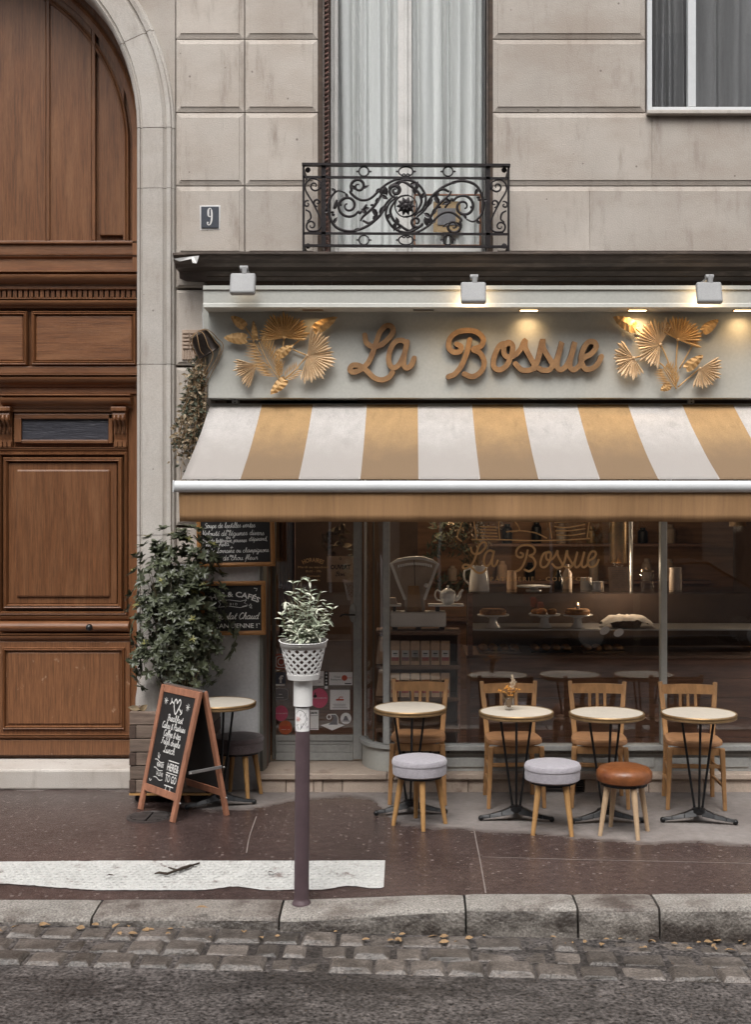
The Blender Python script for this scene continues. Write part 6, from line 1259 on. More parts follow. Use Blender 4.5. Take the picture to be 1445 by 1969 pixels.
MB().lathe([(r1 + .004, zb1), (r1 + (r2 - r1) * .14 + .004, zb1 + (zb2 - zb1) * .14), (r1 + (r2 - r1) * .14 - .006, zb1 + (zb2 - zb1) * .14), (r1 - .006, zb1 + .004), (0, zb1 + .004)], 36, (*kc, 0)).build('basket_base', m_plastic, bk, smooth='auto')
mb = MB(); n_ = 60; rg = []
for k in range(n_):
    a = 2 * PI * k / n_; w_ = .008 * math.cos(2 * a) - .004 * math.cos(3 * a); lo = .86; 
    r_lo, r_hi = r1 + (r2 - r1) * lo + .0045, r2 + .0045; rg.append([(kc[0] + r_lo * math.sin(a), kc[1] - r_lo * math.cos(a), zb1 + (zb2 - zb1) * lo), (kc[0] + r_hi * math.sin(a), kc[1] - r_hi * math.cos(a), zb2 + .004 - w_), (kc[0] + (r_hi + .004) * math.sin(a), kc[1] - (r_hi + .004) * math.cos(a), zb2 + .002 - w_)])
mb.add([v for r in rg for v in r], [(3 * k + j, 3 * ((k + 1) % n_) + j, 3 * ((k + 1) % n_) + j + 1, 3 * k + j + 1) for k in range(n_) for j in range(2)]); mb.build('wavy_rim', m_plastic, bk, smooth='auto', solid=.003)
MB().lathe([(.0, 1.345), (.100, 1.345), (.098, 1.33), (.066, 1.19), (.0, 1.185)], 24, (*kc, 0)).build('nursery_pot', m_potbrown, bk)
sg = thing('potted_sage', 'pale variegated sage plant growing out of the white lattice pot', 'plant', (kc[0], kc[1], 1.345)); r_ = random.Random(21); ga, gb, gs = MB(), MB(), MB()
tips = [(548, 1152, 0), (563, 1115, .02), (580, 1108, 0), (595, 1112, .03), (600, 1140, -.03), (618, 1135, 0), (628, 1160, .02), (643, 1168, -.02), (540, 1180, -.03), (556, 1170, .05), (572, 1150, -.05), (588, 1160, -.07), (608, 1172, -.06), (565, 1195, -.08), (622, 1195, -.05), (545, 1205, -.02), (635, 1190, .04), (585, 1135, .06), (606, 1205, -.09), (575, 1180, .06), (600, 1185, .03), (590, 1215, -.09), (570, 1215, -.09), (615, 1220, -.07), (556, 1140, .02)]
for (px, py, dy) in tips:
    tip = P(px, py, by_ + dy); b_ = Vector((kc[0] + (tip.x - kc[0]) * .35 + r_.gauss(0, .015), kc[1] + dy * .6 + r_.gauss(0, .015), 1.34)); m1 = b_.lerp(tip, .55) + Vector((r_.gauss(0, .008), r_.gauss(0, .008), .01)); pp = smooth_path([b_, m1, tip], 4); gs.tube(pp, .0022, 5)
    nl = 24
    for k in range(nl):
        t = .2 + .8 * k / nl; q = pp[min(len(pp) - 1, int(t * (len(pp) - 1)))].lerp(tip, .0 if t < .9 else .5); a = k * 2.4 + r_.uniform(-.4, .4); up_ = .15 + .7 * t; d = Vector((math.cos(a), math.sin(a), up_ if r_.random() < .8 else -.5)); L = r_.uniform(.03, .058); (ga if r_.random() < .62 else gb).leaf(q, d, (0, -.3, 1), L, L * .34, .35, r_.uniform(.1, .6), 3)
gs.build('stems', m_stem, sg); stuff(ga.build('foliage', m_sage, sg)); stuff(gb.build('pale_foliage', m_sagepale, sg))
# ---------------------------------------------------------------- door stickers (on the glass of the shop door)
YG = YR + .0165
def sticker(label, shape, px0, px1, py0, py1, mt, marks=(), cat='sticker', y=None, tilt=0):
    y = YG if y is None else y; x0, x1, z0, z1 = X(px0, y), X(px1, y), Z(py1, y), Z(py0, y); cx, cz, rx, rz = (x0 + x1) / 2, (z0 + z1) / 2, (x1 - x0) / 2, (z1 - z0) / 2
    t = thing('sticker', label, cat, (cx, y, cz), 'stickers on the shop door')
    poly = [(x0, z0), (x1, z0), (x1, z1), (x0, z1)] if shape == 'rect' else [(cx + rx * math.cos(2 * PI * k / 28), cz + rz * math.sin(2 * PI * k / 28)) for k in range(28)]
    MB().prism(poly, y, y + .002).build('sheet', mt, t)
    for nm, m__, fn in marks:
        mb = MB(); fn(mb, cx, cz, rx, rz, y - .0012); mb.build(nm, m__, t)
    return t
def hl(rows): 
    def f(mb, cx, cz, rx, rz, y):
        for (a, b_, v, w_) in rows: mb.ribbon([(cx + a * rx, cz + v * rz), (cx + b_ * rx, cz + v * rz)], w_, y, caps=False)
    return f
def tx(s, u, v, h, wd, b=.0): return lambda mb, cx, cz, rx, rz, y: cap_text(mb, s, cx + u * rx, cz + v * rz, h, y, width=wd, bold=b)
def ringf(u, v, r, w_): return lambda mb, cx, cz, rx, rz, y: mb.ribbon([(cx + u * rx + r * math.cos(R(a)), cz + v * rz + r * math.sin(R(a))) for a in range(0, 361, 20)], w_, y, caps=False)
def rrect(r_, w_): return lambda mb, cx, cz, rx, rz, y: mb.ribbon([(p.x, p.y) for p in smooth_path([(cx + r_ * rx * a, cz + r_ * rz * b_, 0) for a, b_ in ((-1, -.5), (-1, .5), (-.85, .85), (-.5, 1), (.5, 1), (.85, .85), (1, .5), (1, -.5), (.85, -.85), (.5, -1), (-.5, -1), (-.85, -.85), (-1, -.5))], 3)], w_, y, caps=False)
def disc(u, v, r): return lambda mb, cx, cz, rx, rz, y: mb.prism([(cx + u * rx + r * math.cos(2 * PI * k / 20), cz + v * rz + r * math.sin(2 * PI * k / 20)) for k in range(20)], y, y + .0005)
sticker('red and orange square sticker with a white camera outline on the door', 'rect', 527, 555, 1257, 1287, m_insta, [('outline', m_whitestick, rrect(.72, .008)), ('lens', m_whitestick, ringf(0, 0, .026, .007))])
sticker('dark blue square sticker with a white letter f on the door', 'rect', 528, 549, 1292, 1318, m_navy, [('letter', m_whitestick, tx('f', .15, -.55, .058, .034, .003)), ('strip', m_whitestick, hl([(-.9, .9, -.88, .016)]))])
sticker('grey oblong sticker below the blue square one on the door', 'rect', 524, 555, 1323, 1346, m_greystick, [('print', m_whitestick, hl([(-.5, .4, -.55, .004), (-.2, .2, 0, .006)])), ('border', m_whitestick, rrect(.94, .002))])
sticker('round deep pink sticker low on the left of the door', 'disc', 527, 554, 1356, 1386, m_pink, [('print', m_whitestick, tx('LA FOURCHETTE', 0, -.1, .010, .095))])
sticker('round orange and red sticker at the foot of the door glass', 'disc', 536, 562, 1385, 1412, m_orange, [('band', m_redink, hl([(-.8, .8, .0, .026)])), ('print', m_whitestick, tx('RESTO', 0, -.3, .018, .07))])
sticker('large round pink sticker right of the bollard', 'disc', 597, 631, 1323, 1361, m_pink, [('print', m_whitestick, tx('LE BONBON', 0, -.05, .012, .115)), ('drop', m_ink, disc(-.45, .2, .013)), ('stalk', m_ink, hl([(-.5, -.4, .45, .02)]))])
sticker('white oblong meal voucher sticker with a red disc', 'rect', 633, 678, 1292, 1317, m_whitestick, [('print', m_ink, tx('Ticket', -.3, .15, .014, .05)), ('print', m_ink, tx('Restaurant', -.38, -.25, .014, .085)), ('disc', m_redink, disc(.32, .12, .022)), ('print', m_redink, tx('resto', .72, .05, .012, .05)), ('print', m_ink, hl([(.35, .9, -.75, .008)]))])
sticker('white square notice with a small red emblem on the door', 'rect', 635, 673, 1326, 1364, m_whitestick, [('emblem', m_redink, lambda mb, cx, cz, rx, rz, y: (mb.ribbon([(cx - .025, cz), (cx + .025, cz)], .012, y), mb.ribbon([(cx - .01, cz + .008), (cx, cz + .022), (cx + .022, cz + .02)], .006, y))), ('print', m_greystick, hl([(-.7, .6, -.45, .003), (-.6, .6, -.62, .003), (-.75, .75, -.8, .003)]))])
sticker('pale paper notice partly hidden behind the basket sleeve', 'rect', 597, 623, 1290, 1318, m_whitestick, [('print', m_greystick, hl([(-.5, .9, .2, .004), (-.5, .6, 0, .004), (.2, .6, -.5, .004)]))])
sticker('narrow black strip of small white card symbols', 'rect', 624.5, 631, 1291, 1324, m_ink, [('symbols', m_whitestick, hl([(-.5, .5, .8, .012), (-.4, .5, .4, .012), (-.5, .4, 0, .012), (-.5, .5, -.35, .012), (-.9, .9, -.82, .022)]))])
sticker('tall white notice with black heading beside the bollard', 'rect', 590, 613, 1365, 1403, m_whitestick, [('heading', m_ink, tx('CARTE', .1, .62, .016, .06, .001)), ('print', m_greystick, hl([(-.7, .9, .45, .003), (-.7, .9, -.85, .003)]))])
sticker('small round white sticker low on the right of the door', 'disc', 655, 676, 1370, 1392, m_whitestick, [('picture', m_greystick, lambda mb, cx, cz, rx, rz, y: (mb.prism([(cx - .022, cz - .015), (cx + .022, cz - .015), (cx + .006, cz + .02), (cx - .008, cz + .02)], y, y + .0005), mb.ribbon([(cx - .028, cz - .02), (cx + .028, cz - .02)], .006, y)))])
y = YG; t = thing('sticker', 'cut out grey scroll emblem on a white diamond base on the door', 'sticker', (X(640, y), y, Z(1390, y)), 'stickers on the shop door')
pz_ = lambda a, b_: (X(a, y), Z(b_, y))
MB().prism([pz_(617, 1394), pz_(639, 1404), pz_(663, 1394), pz_(641, 1388)], y, y + .002).build('base_shape', m_whitestick, t)
MB().prism([pz_(632, 1393), pz_(650, 1393), pz_(650, 1379), pz_(646, 1373), pz_(636, 1373), pz_(642, 1380), pz_(638, 1387)], y - .0012, y + .001).build('scroll_shape', m_greystick, t)
mb = MB(); mb.ribbon([pz_(633 + 4 * math.cos(R(a)), 1378 + 4.5 * math.sin(R(a))) for a in range(0, 361, 24)], .007, y - .0016, caps=False); mb.ribbon([pz_(636, 1373), pz_(646, 1373), pz_(650, 1379), pz_(650, 1393)], .006, y - .0018); mb.build('outline', m_whitestick, t)
# gold opening hours painted on the door glass
oh = thing('window_lettering', 'small gold painted opening hours on the shop door glass', 'lettering', (X(603, YG), YG, Z(1085, YG)))
mb = MB(); cap_text(mb, 'HORAIRES', X(602, YG), Z(1080, YG), .034, YG - .001, width=.155, arc=.16, bold=.001); mb.build('heading', m_goldink, oh)
for i, (tx_, w_, py) in enumerate((('Mardi au vendredi', .24, 1092), ('8h30 - 19h', .12, 1100), ('Samedi', .10, 1109), ('9h - 19h', .10, 1117))): mb = MB(); cap_text(mb, tx_, X(603, YG), Z(py, YG), .018, YG - .001, width=w_); mb.build('text_line', m_goldink, oh)
# hanging OUVERT sign
ov = thing('open_sign', 'brown card reading OUVERT hanging inside the door on a cord', 'sign', P(654, 1095, .42)); yo = .415
MB().box(X(629, yo), X(679, yo), yo, yo + .006, Z(1119, yo), Z(1069, yo)).build('card', m_kraft, ov)
mb = MB(); cap_text(mb, 'OUVERT', X(655, yo), Z(1094, yo), .036, yo - .001, width=.155, bold=.0015); a = (X(645, yo), Z(1107, yo)); stroke_text(mb, 'Bon', a[0], a[1], .018, .004, yo - .001, width=.075); mb.ribbon([(X(655, yo) + .008 * math.cos(R(q)), Z(1074, yo) + .008 * math.sin(R(q))) for q in range(0, 361, 40)], .004, yo - .001, caps=False); mb.build('print', m_ink, ov)
MB().tube([P(631, 1070, yo), P(657, 1036, yo + .01), P(678, 1070, yo)], .0025, 5).build('cord', m_twig, ov)
lp = MB(); q = P(650, 1030, .5); r_ = random.Random(2)
for i in range(26): lp.leaf(q + Vector((r_.gauss(0, .05), r_.gauss(0, .03), r_.gauss(0, .06))), (r_.gauss(.4, 1), r_.gauss(0, .6), r_.gauss(0, 1)), (0, -1, 0), .10, .04)
tag(lp.build('dried_bouquet', m_dry), 'bunch of dried leaves hanging inside above the open sign', 'dried flowers')
# gold lettering on the large pane
yg = .0008
wl_ = thing('window_lettering', 'gold painted cafe name on the large shop window', 'lettering', (X(1025), 0, Z(1085)))
sxx = (1155 - 888) / (1162 - 668); szz = (1106 - 1040) / (738 - 622)
mpx = lambda px: 888 + (px - 668) * sxx; mpz = lambda py: 1040 + (py - 622) * szz
for nm, cf, strokes in SCRIPT:
    mb = MB()
    for i, st_ in enumerate(strokes): mb.ribbon([(p.x, p.y) for p in smooth_path([(X(mpx(cf(p)[0])), Z(mpz(cf(p)[1])), 0) for p in st_], 5)], .0165, yg - .0003 * i)
    mb.build('letter', m_goldink, wl_)
mb = MB(); cap_text(mb, 'PÂTISSERIE - COMPTOIR', X(1039), Z(1117), .034, yg, width=X(1134) - X(943), spacing=1.35); mb.build('caption', m_goldink, wl_)
wb = thing('window_drawing', 'gold line drawing of a cake slice and basket above the window lettering', 'lettering', (X(1025), 0, Z(1020))); mb = MB()
for st_ in ([(908, 1037), (960, 1037), (1020, 1039), (1080, 1038), (1135, 1035)], [(918, 1037), (912, 1000), (914, 985)], [(925, 1012), (955, 1013)], [(925, 1018), (955, 1019)], [(925, 1024), (956, 1025)], [(925, 1030), (957, 1031)], [(962, 1036), (960, 1008), (962, 990)], [(975, 1022), (1000, 1020), (1030, 1024), (1052, 1034)], [(990, 1000), (1000, 1018), (985, 1022)], [(1062, 1034), (1058, 1004), (1060, 990)], [(1130, 1034), (1134, 1004), (1134, 990)], [(1068, 1012), (1090, 1014), (1125, 1008)], [(1070, 1020), (1095, 1020), (1126, 1016)], [(1072, 1028), (1098, 1029), (1126, 1025)], [(1068, 1004), (1125, 1000)], [(890, 1003), (880, 1030), (888, 1040)]):
    mb.ribbon([(p.x, p.y) for p in smooth_path([(X(a), Z(b_), 0) for a, b_ in st_], 4)], .010, yg)
mb.build('drawing', m_goldink, wb)

# ---------------------------------------------------------------- behind the window: tea shelf and scale
ys0, ys1 = .14, .42; xs0_, xs1_ = X(748, ys0), X(886, ys0)
su = thing('tea_shelf', 'brown wooden shelf unit with two rows of kraft tea bags', 'shelf', ((xs0_ + xs1_) / 2, .3, SZ))
shz = [Z(1213, ys0), Z(1279, ys0), Z(1341, ys0), Z(1400, ys0)]
for z in shz: MB().box(xs0_ - .1, xs1_, ys0, ys1, z - .03, z).build('shelf_board', m_shelf, su, bevel=.003)
MB().box(xs1_ - .02, xs1_, ys0 + .01, ys1, SZ, shz[0] - .031).build('side_board', m_counter, su); MB().box(xs0_ - .1, xs1_ - .021, ys1, ys1 + .02, SZ, shz[0] - .031).build('back_board', m_darkroom, su)
def make_bag():
    t = thing('tea_bag', 'x', 'paper bag', (0, 0, 0), 'kraft tea bags on the shelf'); w_, d_, h = .034, .03, .182
    mb = MB(); mb.hexa([(-w_, -d_, 0), (w_, -d_, 0), (w_, d_, 0), (-w_, d_, 0)], [(-w_, -d_, h * .8), (w_, -d_, h * .8), (w_, d_, h * .8), (-w_, d_, h * .8)]); mb.hexa([(-w_, -d_, h * .8), (w_, -d_, h * .8), (w_, d_, h * .8), (-w_, d_, h * .8)], [(-w_ * .97, -.012, h), (w_ * .97, -.012, h), (w_ * .97, .004, h), (-w_ * .97, .004, h)])
    mb.build('bag', m_kraft, t, bevel=.002); return t
bag0 = make_bag(); ordn = ['leftmost', 'second from left', 'third from left', 'fourth from left', 'fifth from left', 'rightmost']; first = True
tints = [(.45, .12, .10), (.16, .22, .28), (.36, .40, .18), (.50, .16, .05), (.30, .24, .10), (.52, .24, .38)]; mts = [M('tea_label_tint_%s' % n_, c, .8, var=.05) for n_, c in zip(('red', 'slate', 'green', 'orange', 'olive', 'mauve'), tints)]
for row, zz_ in ((0, shz[1]), (1, shz[2])):
    for i in range(6):
        y_ = ys0 + .045; loc = (X(760.5 + i * 19.3, y_), y_, zz_ + .0005); lab = 'kraft tea bag %s on the %s shelf behind the window' % (ordn[i], 'upper' if row == 0 else 'lower')
        if first: o = bag0; o.location = loc; o['label'] = lab; first = False
        else: o = copy_thing(bag0, loc, 0, lab)
        o.rotation_euler = (0, 0, rnd.uniform(-.05, .05)); f_ = -.0315
        def onbag(nm, m__, *bb):
            ob = MB().box(*bb).build(nm, m__); ob.parent = o
        onbag('label', m_label, -.027, .027, f_, f_ + .001, .06, .112); onbag('tint', mts[i], -.027, .027, f_, f_ + .001, .032, .06) if row == 0 else onbag('tint', (mts[0], m_ink, m_navy, mts[3], m_ink, m_ink)[i], -.027, .027, f_, f_ + .001, .112, .128)
        onbag('print', m_ink, -.016, .016, f_ - .0008, f_, .084, .092); onbag('print', m_greystick, -.012, .012, f_ - .0008, f_, .074, .077)
for k, (px, z_, lb) in enumerate(((736, shz[1], 'upper'), (736, shz[2], 'lower'))):
    o = thing('paper_sack', 'folded kraft paper sack behind the corner mullion, %s shelf' % lb, 'paper bag', (X(px, .25), .25, z_)); c = Vector((X(px, .25), .25, z_ + .001))
    mb = MB(); mb.hexa([c + Vector(v) for v in ((-.05, -.04, 0), (.04, -.04, 0), (.04, .04, 0), (-.05, .04, 0))], [c + Vector(v) for v in ((-.03, -.02, .19), (.03, -.02, .2), (.03, .0, .2), (-.03, .0, .19))]); mb.build('sack', m_kraft, o, bevel=.004); MB().box(c.x - .028, c.x + .028, c.y - .03, c.y + .006, c.z + .186, c.z + .21).build('folded_top', m_kraft, o)
ysc = .28; sl = thing('shop_scale', 'antique fan shaped shop weighing scale in the window', 'scale', (X(800, ysc), ysc, shz[0]))
zq = lambda py: Z(py, ysc); xq = lambda px: X(px, ysc)
MB().box(xq(752), xq(858), ysc - .10, ysc + .10, zq(1203), zq(1175)).build('base_housing', m_cream, sl, bevel=.012)
for px in (760, 805, 850): MB().box(xq(px) - .02, xq(px) + .02, ysc - .08, ysc + .08, shz[0] + .0005, zq(1203)).build('foot', m_black, sl)
fanp = [(753, 1082), (765, 1076), (785, 1072), (800, 1071), (815, 1072), (832, 1077), (842, 1083), (833, 1110), (820, 1140), (817, 1175), (780, 1175), (777, 1148), (765, 1112)]
MB().prism([(xq(a), zq(b_)) for a, b_ in fanp[:7] + [(829, 1120), (817, 1150), (818, 1175), (779, 1175), (778, 1150), (766, 1120)]], ysc - .04, ysc + .05).build('fan_body', m_dial, sl)
mb = MB(); mb.ribbon([(xq(a), zq(b_)) for a, b_ in [(779, 1150), (766, 1118), (753, 1083), (765, 1077), (785, 1073), (800, 1072), (815, 1073), (832, 1078), (842, 1084), (829, 1118), (817, 1150)]], .022, ysc - .05, ysc + .055); mb.build('fan_rim', m_cream, sl)
mb = MB(); mb.ribbon([(xq(a), zq(b_)) for a, b_ in [(765, 1088), (785, 1084), (800, 1083), (815, 1084), (832, 1088)]], .02, ysc - .0415, caps=False); mb.build('scale_band', m_label, sl)
mb = MB()
for k in range(15): a = 765 + k * 67 / 14; mb.ribbon([(xq(a), zq(1085)), (xq(a), zq(1090))], .003, ysc - .0425, caps=False)
mb.ribbon([(xq(797), zq(1075)), (xq(799), zq(1140))], .005, ysc - .043, caps=False); mb.build('dial_marks', m_ink, sl)
MB().prism([(xq(785), zq(1125)), (xq(806), zq(1125)), (xq(812), zq(1175)), (xq(784), zq(1175))], ysc - .048, ysc - .041).build('brass_plate', m_letter, sl)
MB().ell((xq(820), ysc - .07, zq(1124)), (.018, .018, .018), 10, 8).build('knob', m_porcelain, sl, smooth=True)
for a, b_ in ((824, 892), (745, 772)): MB().box(xq(a), xq(b_), ysc - .09, ysc + .09, zq(1164), zq(1161)).build('pan', m_porcelain, sl, bevel=.003)
MB().box(xq(838) , xq(846), ysc - .02, ysc + .02, zq(1175), zq(1164)).build('pan_post', m_black, sl); MB().box(xq(756), xq(762), ysc - .02, ysc + .02, zq(1175), zq(1164)).build('pan_post', m_black, sl)
tp_ = thing('teapot', 'round white porcelain teapot standing on the scale pan', 'teapot', (xq(862), ysc, zq(1161))); cc = Vector((xq(862), ysc, zq(1161) + .001)); k = (D0 + ysc) / FPX
MB().lathe([(.0, .0), (.036, .0), (.038, .004), (.055, .022), (.064, .05), (.062, .078), (.050, .100), (.030, .113), (.027, .116), (.012, .122), (.006, .126), (.010, .134), (.009, .142), (.0, .145)], 28, cc).build('body', m_porcelain, tp_, smooth=True)
MB().tube(smooth_path([cc + Vector(v) for v in ((.052, 0, .035), (.085, 0, .055), (.098, 0, .09), (.118, 0, .108))], 4), [.021, .020, .019, .018, .016, .014, .012, .011, .010, .009, .009, .009, .009], 10).build('spout', m_porcelain, tp_, smooth=True)
MB().tube(smooth_path([cc + Vector(v) for v in ((-.05, 0, .09), (-.085, 0, .105), (-.10, 0, .07), (-.085, 0, .035), (-.055, 0, .025))], 4), .0065, 8).build('handle', m_porcelain, tp_, smooth=True)
q = P(752, 1153, ysc); tag(MB().hexa([(q.x - .06, ysc - .04, zq(1161) + .001), (q.x + .05, ysc - .04, zq(1161) + .001), (q.x + .05, ysc + .04, zq(1161) + .001), (q.x - .06, ysc + .04, zq(1161) + .001)], [(q.x - .06, ysc - .03, zq(1148)), (q.x + .035, ysc - .03, zq(1149)), (q.x + .035, ysc + .04, zq(1149)), (q.x - .06, ysc + .04, zq(1148))]).build('card_box', m_dial), 'small brown card box on the left pan of the scale', 'box')
# ---------------------------------------------------------------- cake counter
yk = .52; xk0, xk1 = X(905, yk), 2.9; ct = thing('cake_counter', 'long wooden cafe counter with glass cake display on top', 'counter', (1.5, .8, SZ))
zw, zt2, zsh = Z(1266, yk), Z(1141, yk), Z(1206, .75)
npl = 5
for i in range(npl): MB().box(xk0, xk1, yk + rnd.uniform(0, .004), yk + .03, SZ + (zw - SZ) * i / npl + .002, SZ + (zw - SZ) * (i + 1) / npl - .002).build('front_plank', m_counter, ct, bevel=.002)
MB().box(xk0, xk0 + .03, yk + .03, 1.2, SZ, zw).build('end_board', m_counter, ct); MB().box(xk0 - .03, xk1, yk - .01, 1.25, zw + .001, zw + .025).build('counter_top', m_shelf, ct)
MB().box(xk0 - .02, xk0 + .02, yk + .0, yk + .04, zw + .026, zt2).build('case_post', m_counter, ct)
MB().box(xk0 - .02, xk1, yk, 1.2, zt2, zt2 + .012).build('case_top', m_clear, ct); MB().box(xk0 + .02, xk1, yk + .01, yk + .016, zw + .026, zt2).build('case_glass', m_clear, ct); MB().box(xk0, xk1, .62, 1.15, zsh - .012, zsh - .002).build('case_shelf', m_steel, ct)
MB().box(xk0, xk1, 1.2, 1.22, zw + .026, zt2).build('case_back', m_caseback, ct)
def cake_stand(px, py_top, w_px, y, label, base_z, food):
    c = Vector((X(px, y), y, base_z)); h = Z(py_top, y) - base_z; r = w_px / 2 * (D0 + y) / FPX; t = thing('cake_stand', label, 'cake stand', c, 'white cake stands on the counter')
    MB().lathe([(.0, .0005), (r * .47, .0005), (r * .45, .01), (r * .28, h * .35), (r * .24, h * .7), (r * .5, h * .88), (r * .98, h - .008), (r, h), (r * .97, h + .003), (.0, h - .004)], 30, c).build('stand', m_porcelain, t, smooth='auto')
    if food == 'cake':
        f = thing('cake', 'flat brown cake on the ' + label, 'cake', c + Vector((0, 0, h))); MB().lathe([(.0, h), (r * .8, h), (r * .82, h + .03), (r * .7, h + .045), (.0, h + .045)], 20, c, wob=.02).build('cake', m_pastry, f, smooth='auto')
    elif food == 'bun':
        for k, wh in enumerate(('right rear', 'left rear', 'left front', 'front', 'right front')): a = k * 1.26 + .5; q = c + Vector((r * .55 * math.cos(a), r * .55 * math.sin(a), h + .018)); tag(MB().ell(q, (r * .3, r * .26, .024), 12, 8).build('pastry', m_pastry, smooth=True), 'baked pastry at the ' + wh + ' of the middle cake stand', 'pastry', 'pastries on the middle cake stand')
    return c, h
cake_stand(949, 1181, 62, .74, 'white pedestal stand at the left end of the display', zsh, 'cake')
cake_stand(1048, 1180, 62, .74, 'white pedestal stand in the middle of the display', zsh, 'bun')
c_, h_ = cake_stand(1112, 1181, 58, .74, 'white pedestal stand beside the lit candle', zsh, 'cake')
cake_stand(1027, 1126, 66, .70, 'low white stand on top of the display case', zt2 + .0125, None)
cn = thing('tea_light', 'small burning candle above the cake in the display', 'candle', c_ + Vector((.0, -.02, h_ + .046))); q = c_ + Vector((.0, -.02, h_ + .0465)); MB().lathe([(.0, 0), (.014, 0), (.014, .03), (.0, .03)], 12, q).build('wax', m_porcelain, cn); MB().lathe([(.001, .03), (.006, .04), (.0, .055)], 8, q).build('flame', m_bulb, cn)
# pitcher with dried stems, menu card, basket, price tags
yp = .70; pc = Vector((X(922, yp), yp, zt2 + .0125)); pt_ = thing('flower_pitcher', 'white enamel pitcher of dried stems on the display case', 'vase', pc); hpz = Z(1087, yp) - pc.z
MB().lathe([(.0, .0), (.082, .0), (.084, .01), (.078, hpz * .5), (.066, hpz * .85), (.072, hpz), (.066, hpz), (.0, hpz * .9)], 24, pc).build('pitcher', m_porcelain, pt_, smooth='auto')
MB().tube(smooth_path([pc + Vector(v) for v in ((-.066, 0, hpz * .9), (-.115, 0, hpz * .8), (-.115, 0, hpz * .45), (-.08, 0, hpz * .25))], 4), .008, 8).build('handle', m_porcelain, pt_, smooth=True)
r_ = random.Random(8); sm, fm, dm = MB(), MB(), MB()
for i in range(22):
    tip = pc + Vector((r_.gauss(-.05, .14), r_.gauss(0, .06), hpz + r_.uniform(.18, .5))); sm.tube([pc + Vector((r_.gauss(0, .02), 0, hpz * .8)), tip], .0025, 4); bb = fm if i % 2 else dm
    for k in range(16): q = tip + Vector((r_.gauss(0, .022), r_.gauss(0, .02), r_.gauss(0, .04))); bb.leaf(q, (r_.gauss(0, 1), r_.gauss(0, 1), r_.gauss(.3, 1)), (0, -1, 0), .04, .016, n=2)
sm.build('dried_stems', m_twig, pt_); fm.build('pale_plumes', m_pampas, pt_); dm.build('dark_seed_heads', m_dry, pt_)
ym = .66; mc = thing('menu_card', 'brown menu card propped up on the display case', 'menu', (X(1191, ym), ym, zt2 + .0125)); MB().hexa([(X(1173, ym), ym, zt2 + .0125), (X(1211, ym), ym, zt2 + .0125), (X(1211, ym), ym + .008, zt2 + .0125), (X(1173, ym), ym + .008, zt2 + .0125)], [(X(1172, ym), ym + .03, Z(1090, ym)), (X(1210, ym), ym + .03, Z(1090, ym)), (X(1210, ym), ym + .038, Z(1090, ym)), (X(1172, ym), ym + .038, Z(1090, ym))]).build('card', m_kraft, mc)
mb = MB()
for k in range(9): t_ = .15 + .08 * k; zz_ = zt2 + .0125 + (Z(1090, ym) - zt2) * t_; mb.ribbon([(X(1178, ym), zz_), (X(1178 + 24 + (k * 7 % 5), ym), zz_)], .004, ym + .03 * t_ - .002, caps=False)
mb.build('print', m_dial, mc)
yt = .78; bt = thing('bread_basket', 'wicker basket covered with a linen cloth in the display', 'basket', (X(1205, yt), yt, zsh)); cc = Vector((X(1205, yt), yt, zsh)); MB(Matrix.Translation(cc) @ Matrix.Diagonal((1.5, 1, 1, 1))).lathe([(.0, .0005), (.075, .0005), (.095, .07), (.1, .075), (.09, .07), (.0, .02)], 28).build('wicker_bowl', m_wicker, bt, smooth='auto')
mb = MB(); n1, n2 = 18, 12
mb.add([(cc.x + (i / n1 - .5) * .40, cc.y + (j / n2 - .5) * .24, cc.z + .095 - .05 * ((i / n1 - .5) * 2) ** 4 - .035 * ((j / n2 - .5) * 2) ** 4 + .018 * noise.noise(Vector((i * .45, j * .5, 1)))) for j in range(n2 + 1) for i in range(n1 + 1)], [(j * (n1 + 1) + i, j * (n1 + 1) + i + 1, (j + 1) * (n1 + 1) + i + 1, (j + 1) * (n1 + 1) + i) for j in range(n2) for i in range(n1)]); mb.build('linen_cloth', m_cloth, bt, smooth=True)
for px, py, lb in ((1164, 1212, 'left of two oval white price tags on the display shelf'), (1191, 1216, 'right of two oval white price tags on the display shelf')):
    y_ = .524; c = P(px, py, y_); mb = MB(Matrix.Translation(c) @ Matrix.Rotation(R(-28), 4, 'Y')); mb.prism([(.042 * math.cos(2 * PI * k / 24), .029 * math.sin(2 * PI * k / 24)) for k in range(24)], 0, .004); tag(mb.build('price_tag', m_porcelain), lb, 'price tag', 'oval price tags in the display')
gj = thing('glass_jar', 'clear glass jar with brass lid on the display case', 'jar', (X(1246, .7), .7, zt2 + .0125)); cc = Vector((X(1246, .7), .7, zt2 + .0125)); MB().lathe([(.0, .0), (.05, .0), (.055, .02), (.055, .13), (.045, .15), (.043, .15), (.05, .02), (.0, .01)], 20, cc).build('jar', m_clear, gj, smooth=True); MB().lathe([(.0, .15), (.05, .15), (.05, .165), (.01, .17), (.01, .185), (.0, .185)], 20, cc).build('lid', m_brass, gj, smooth='auto')
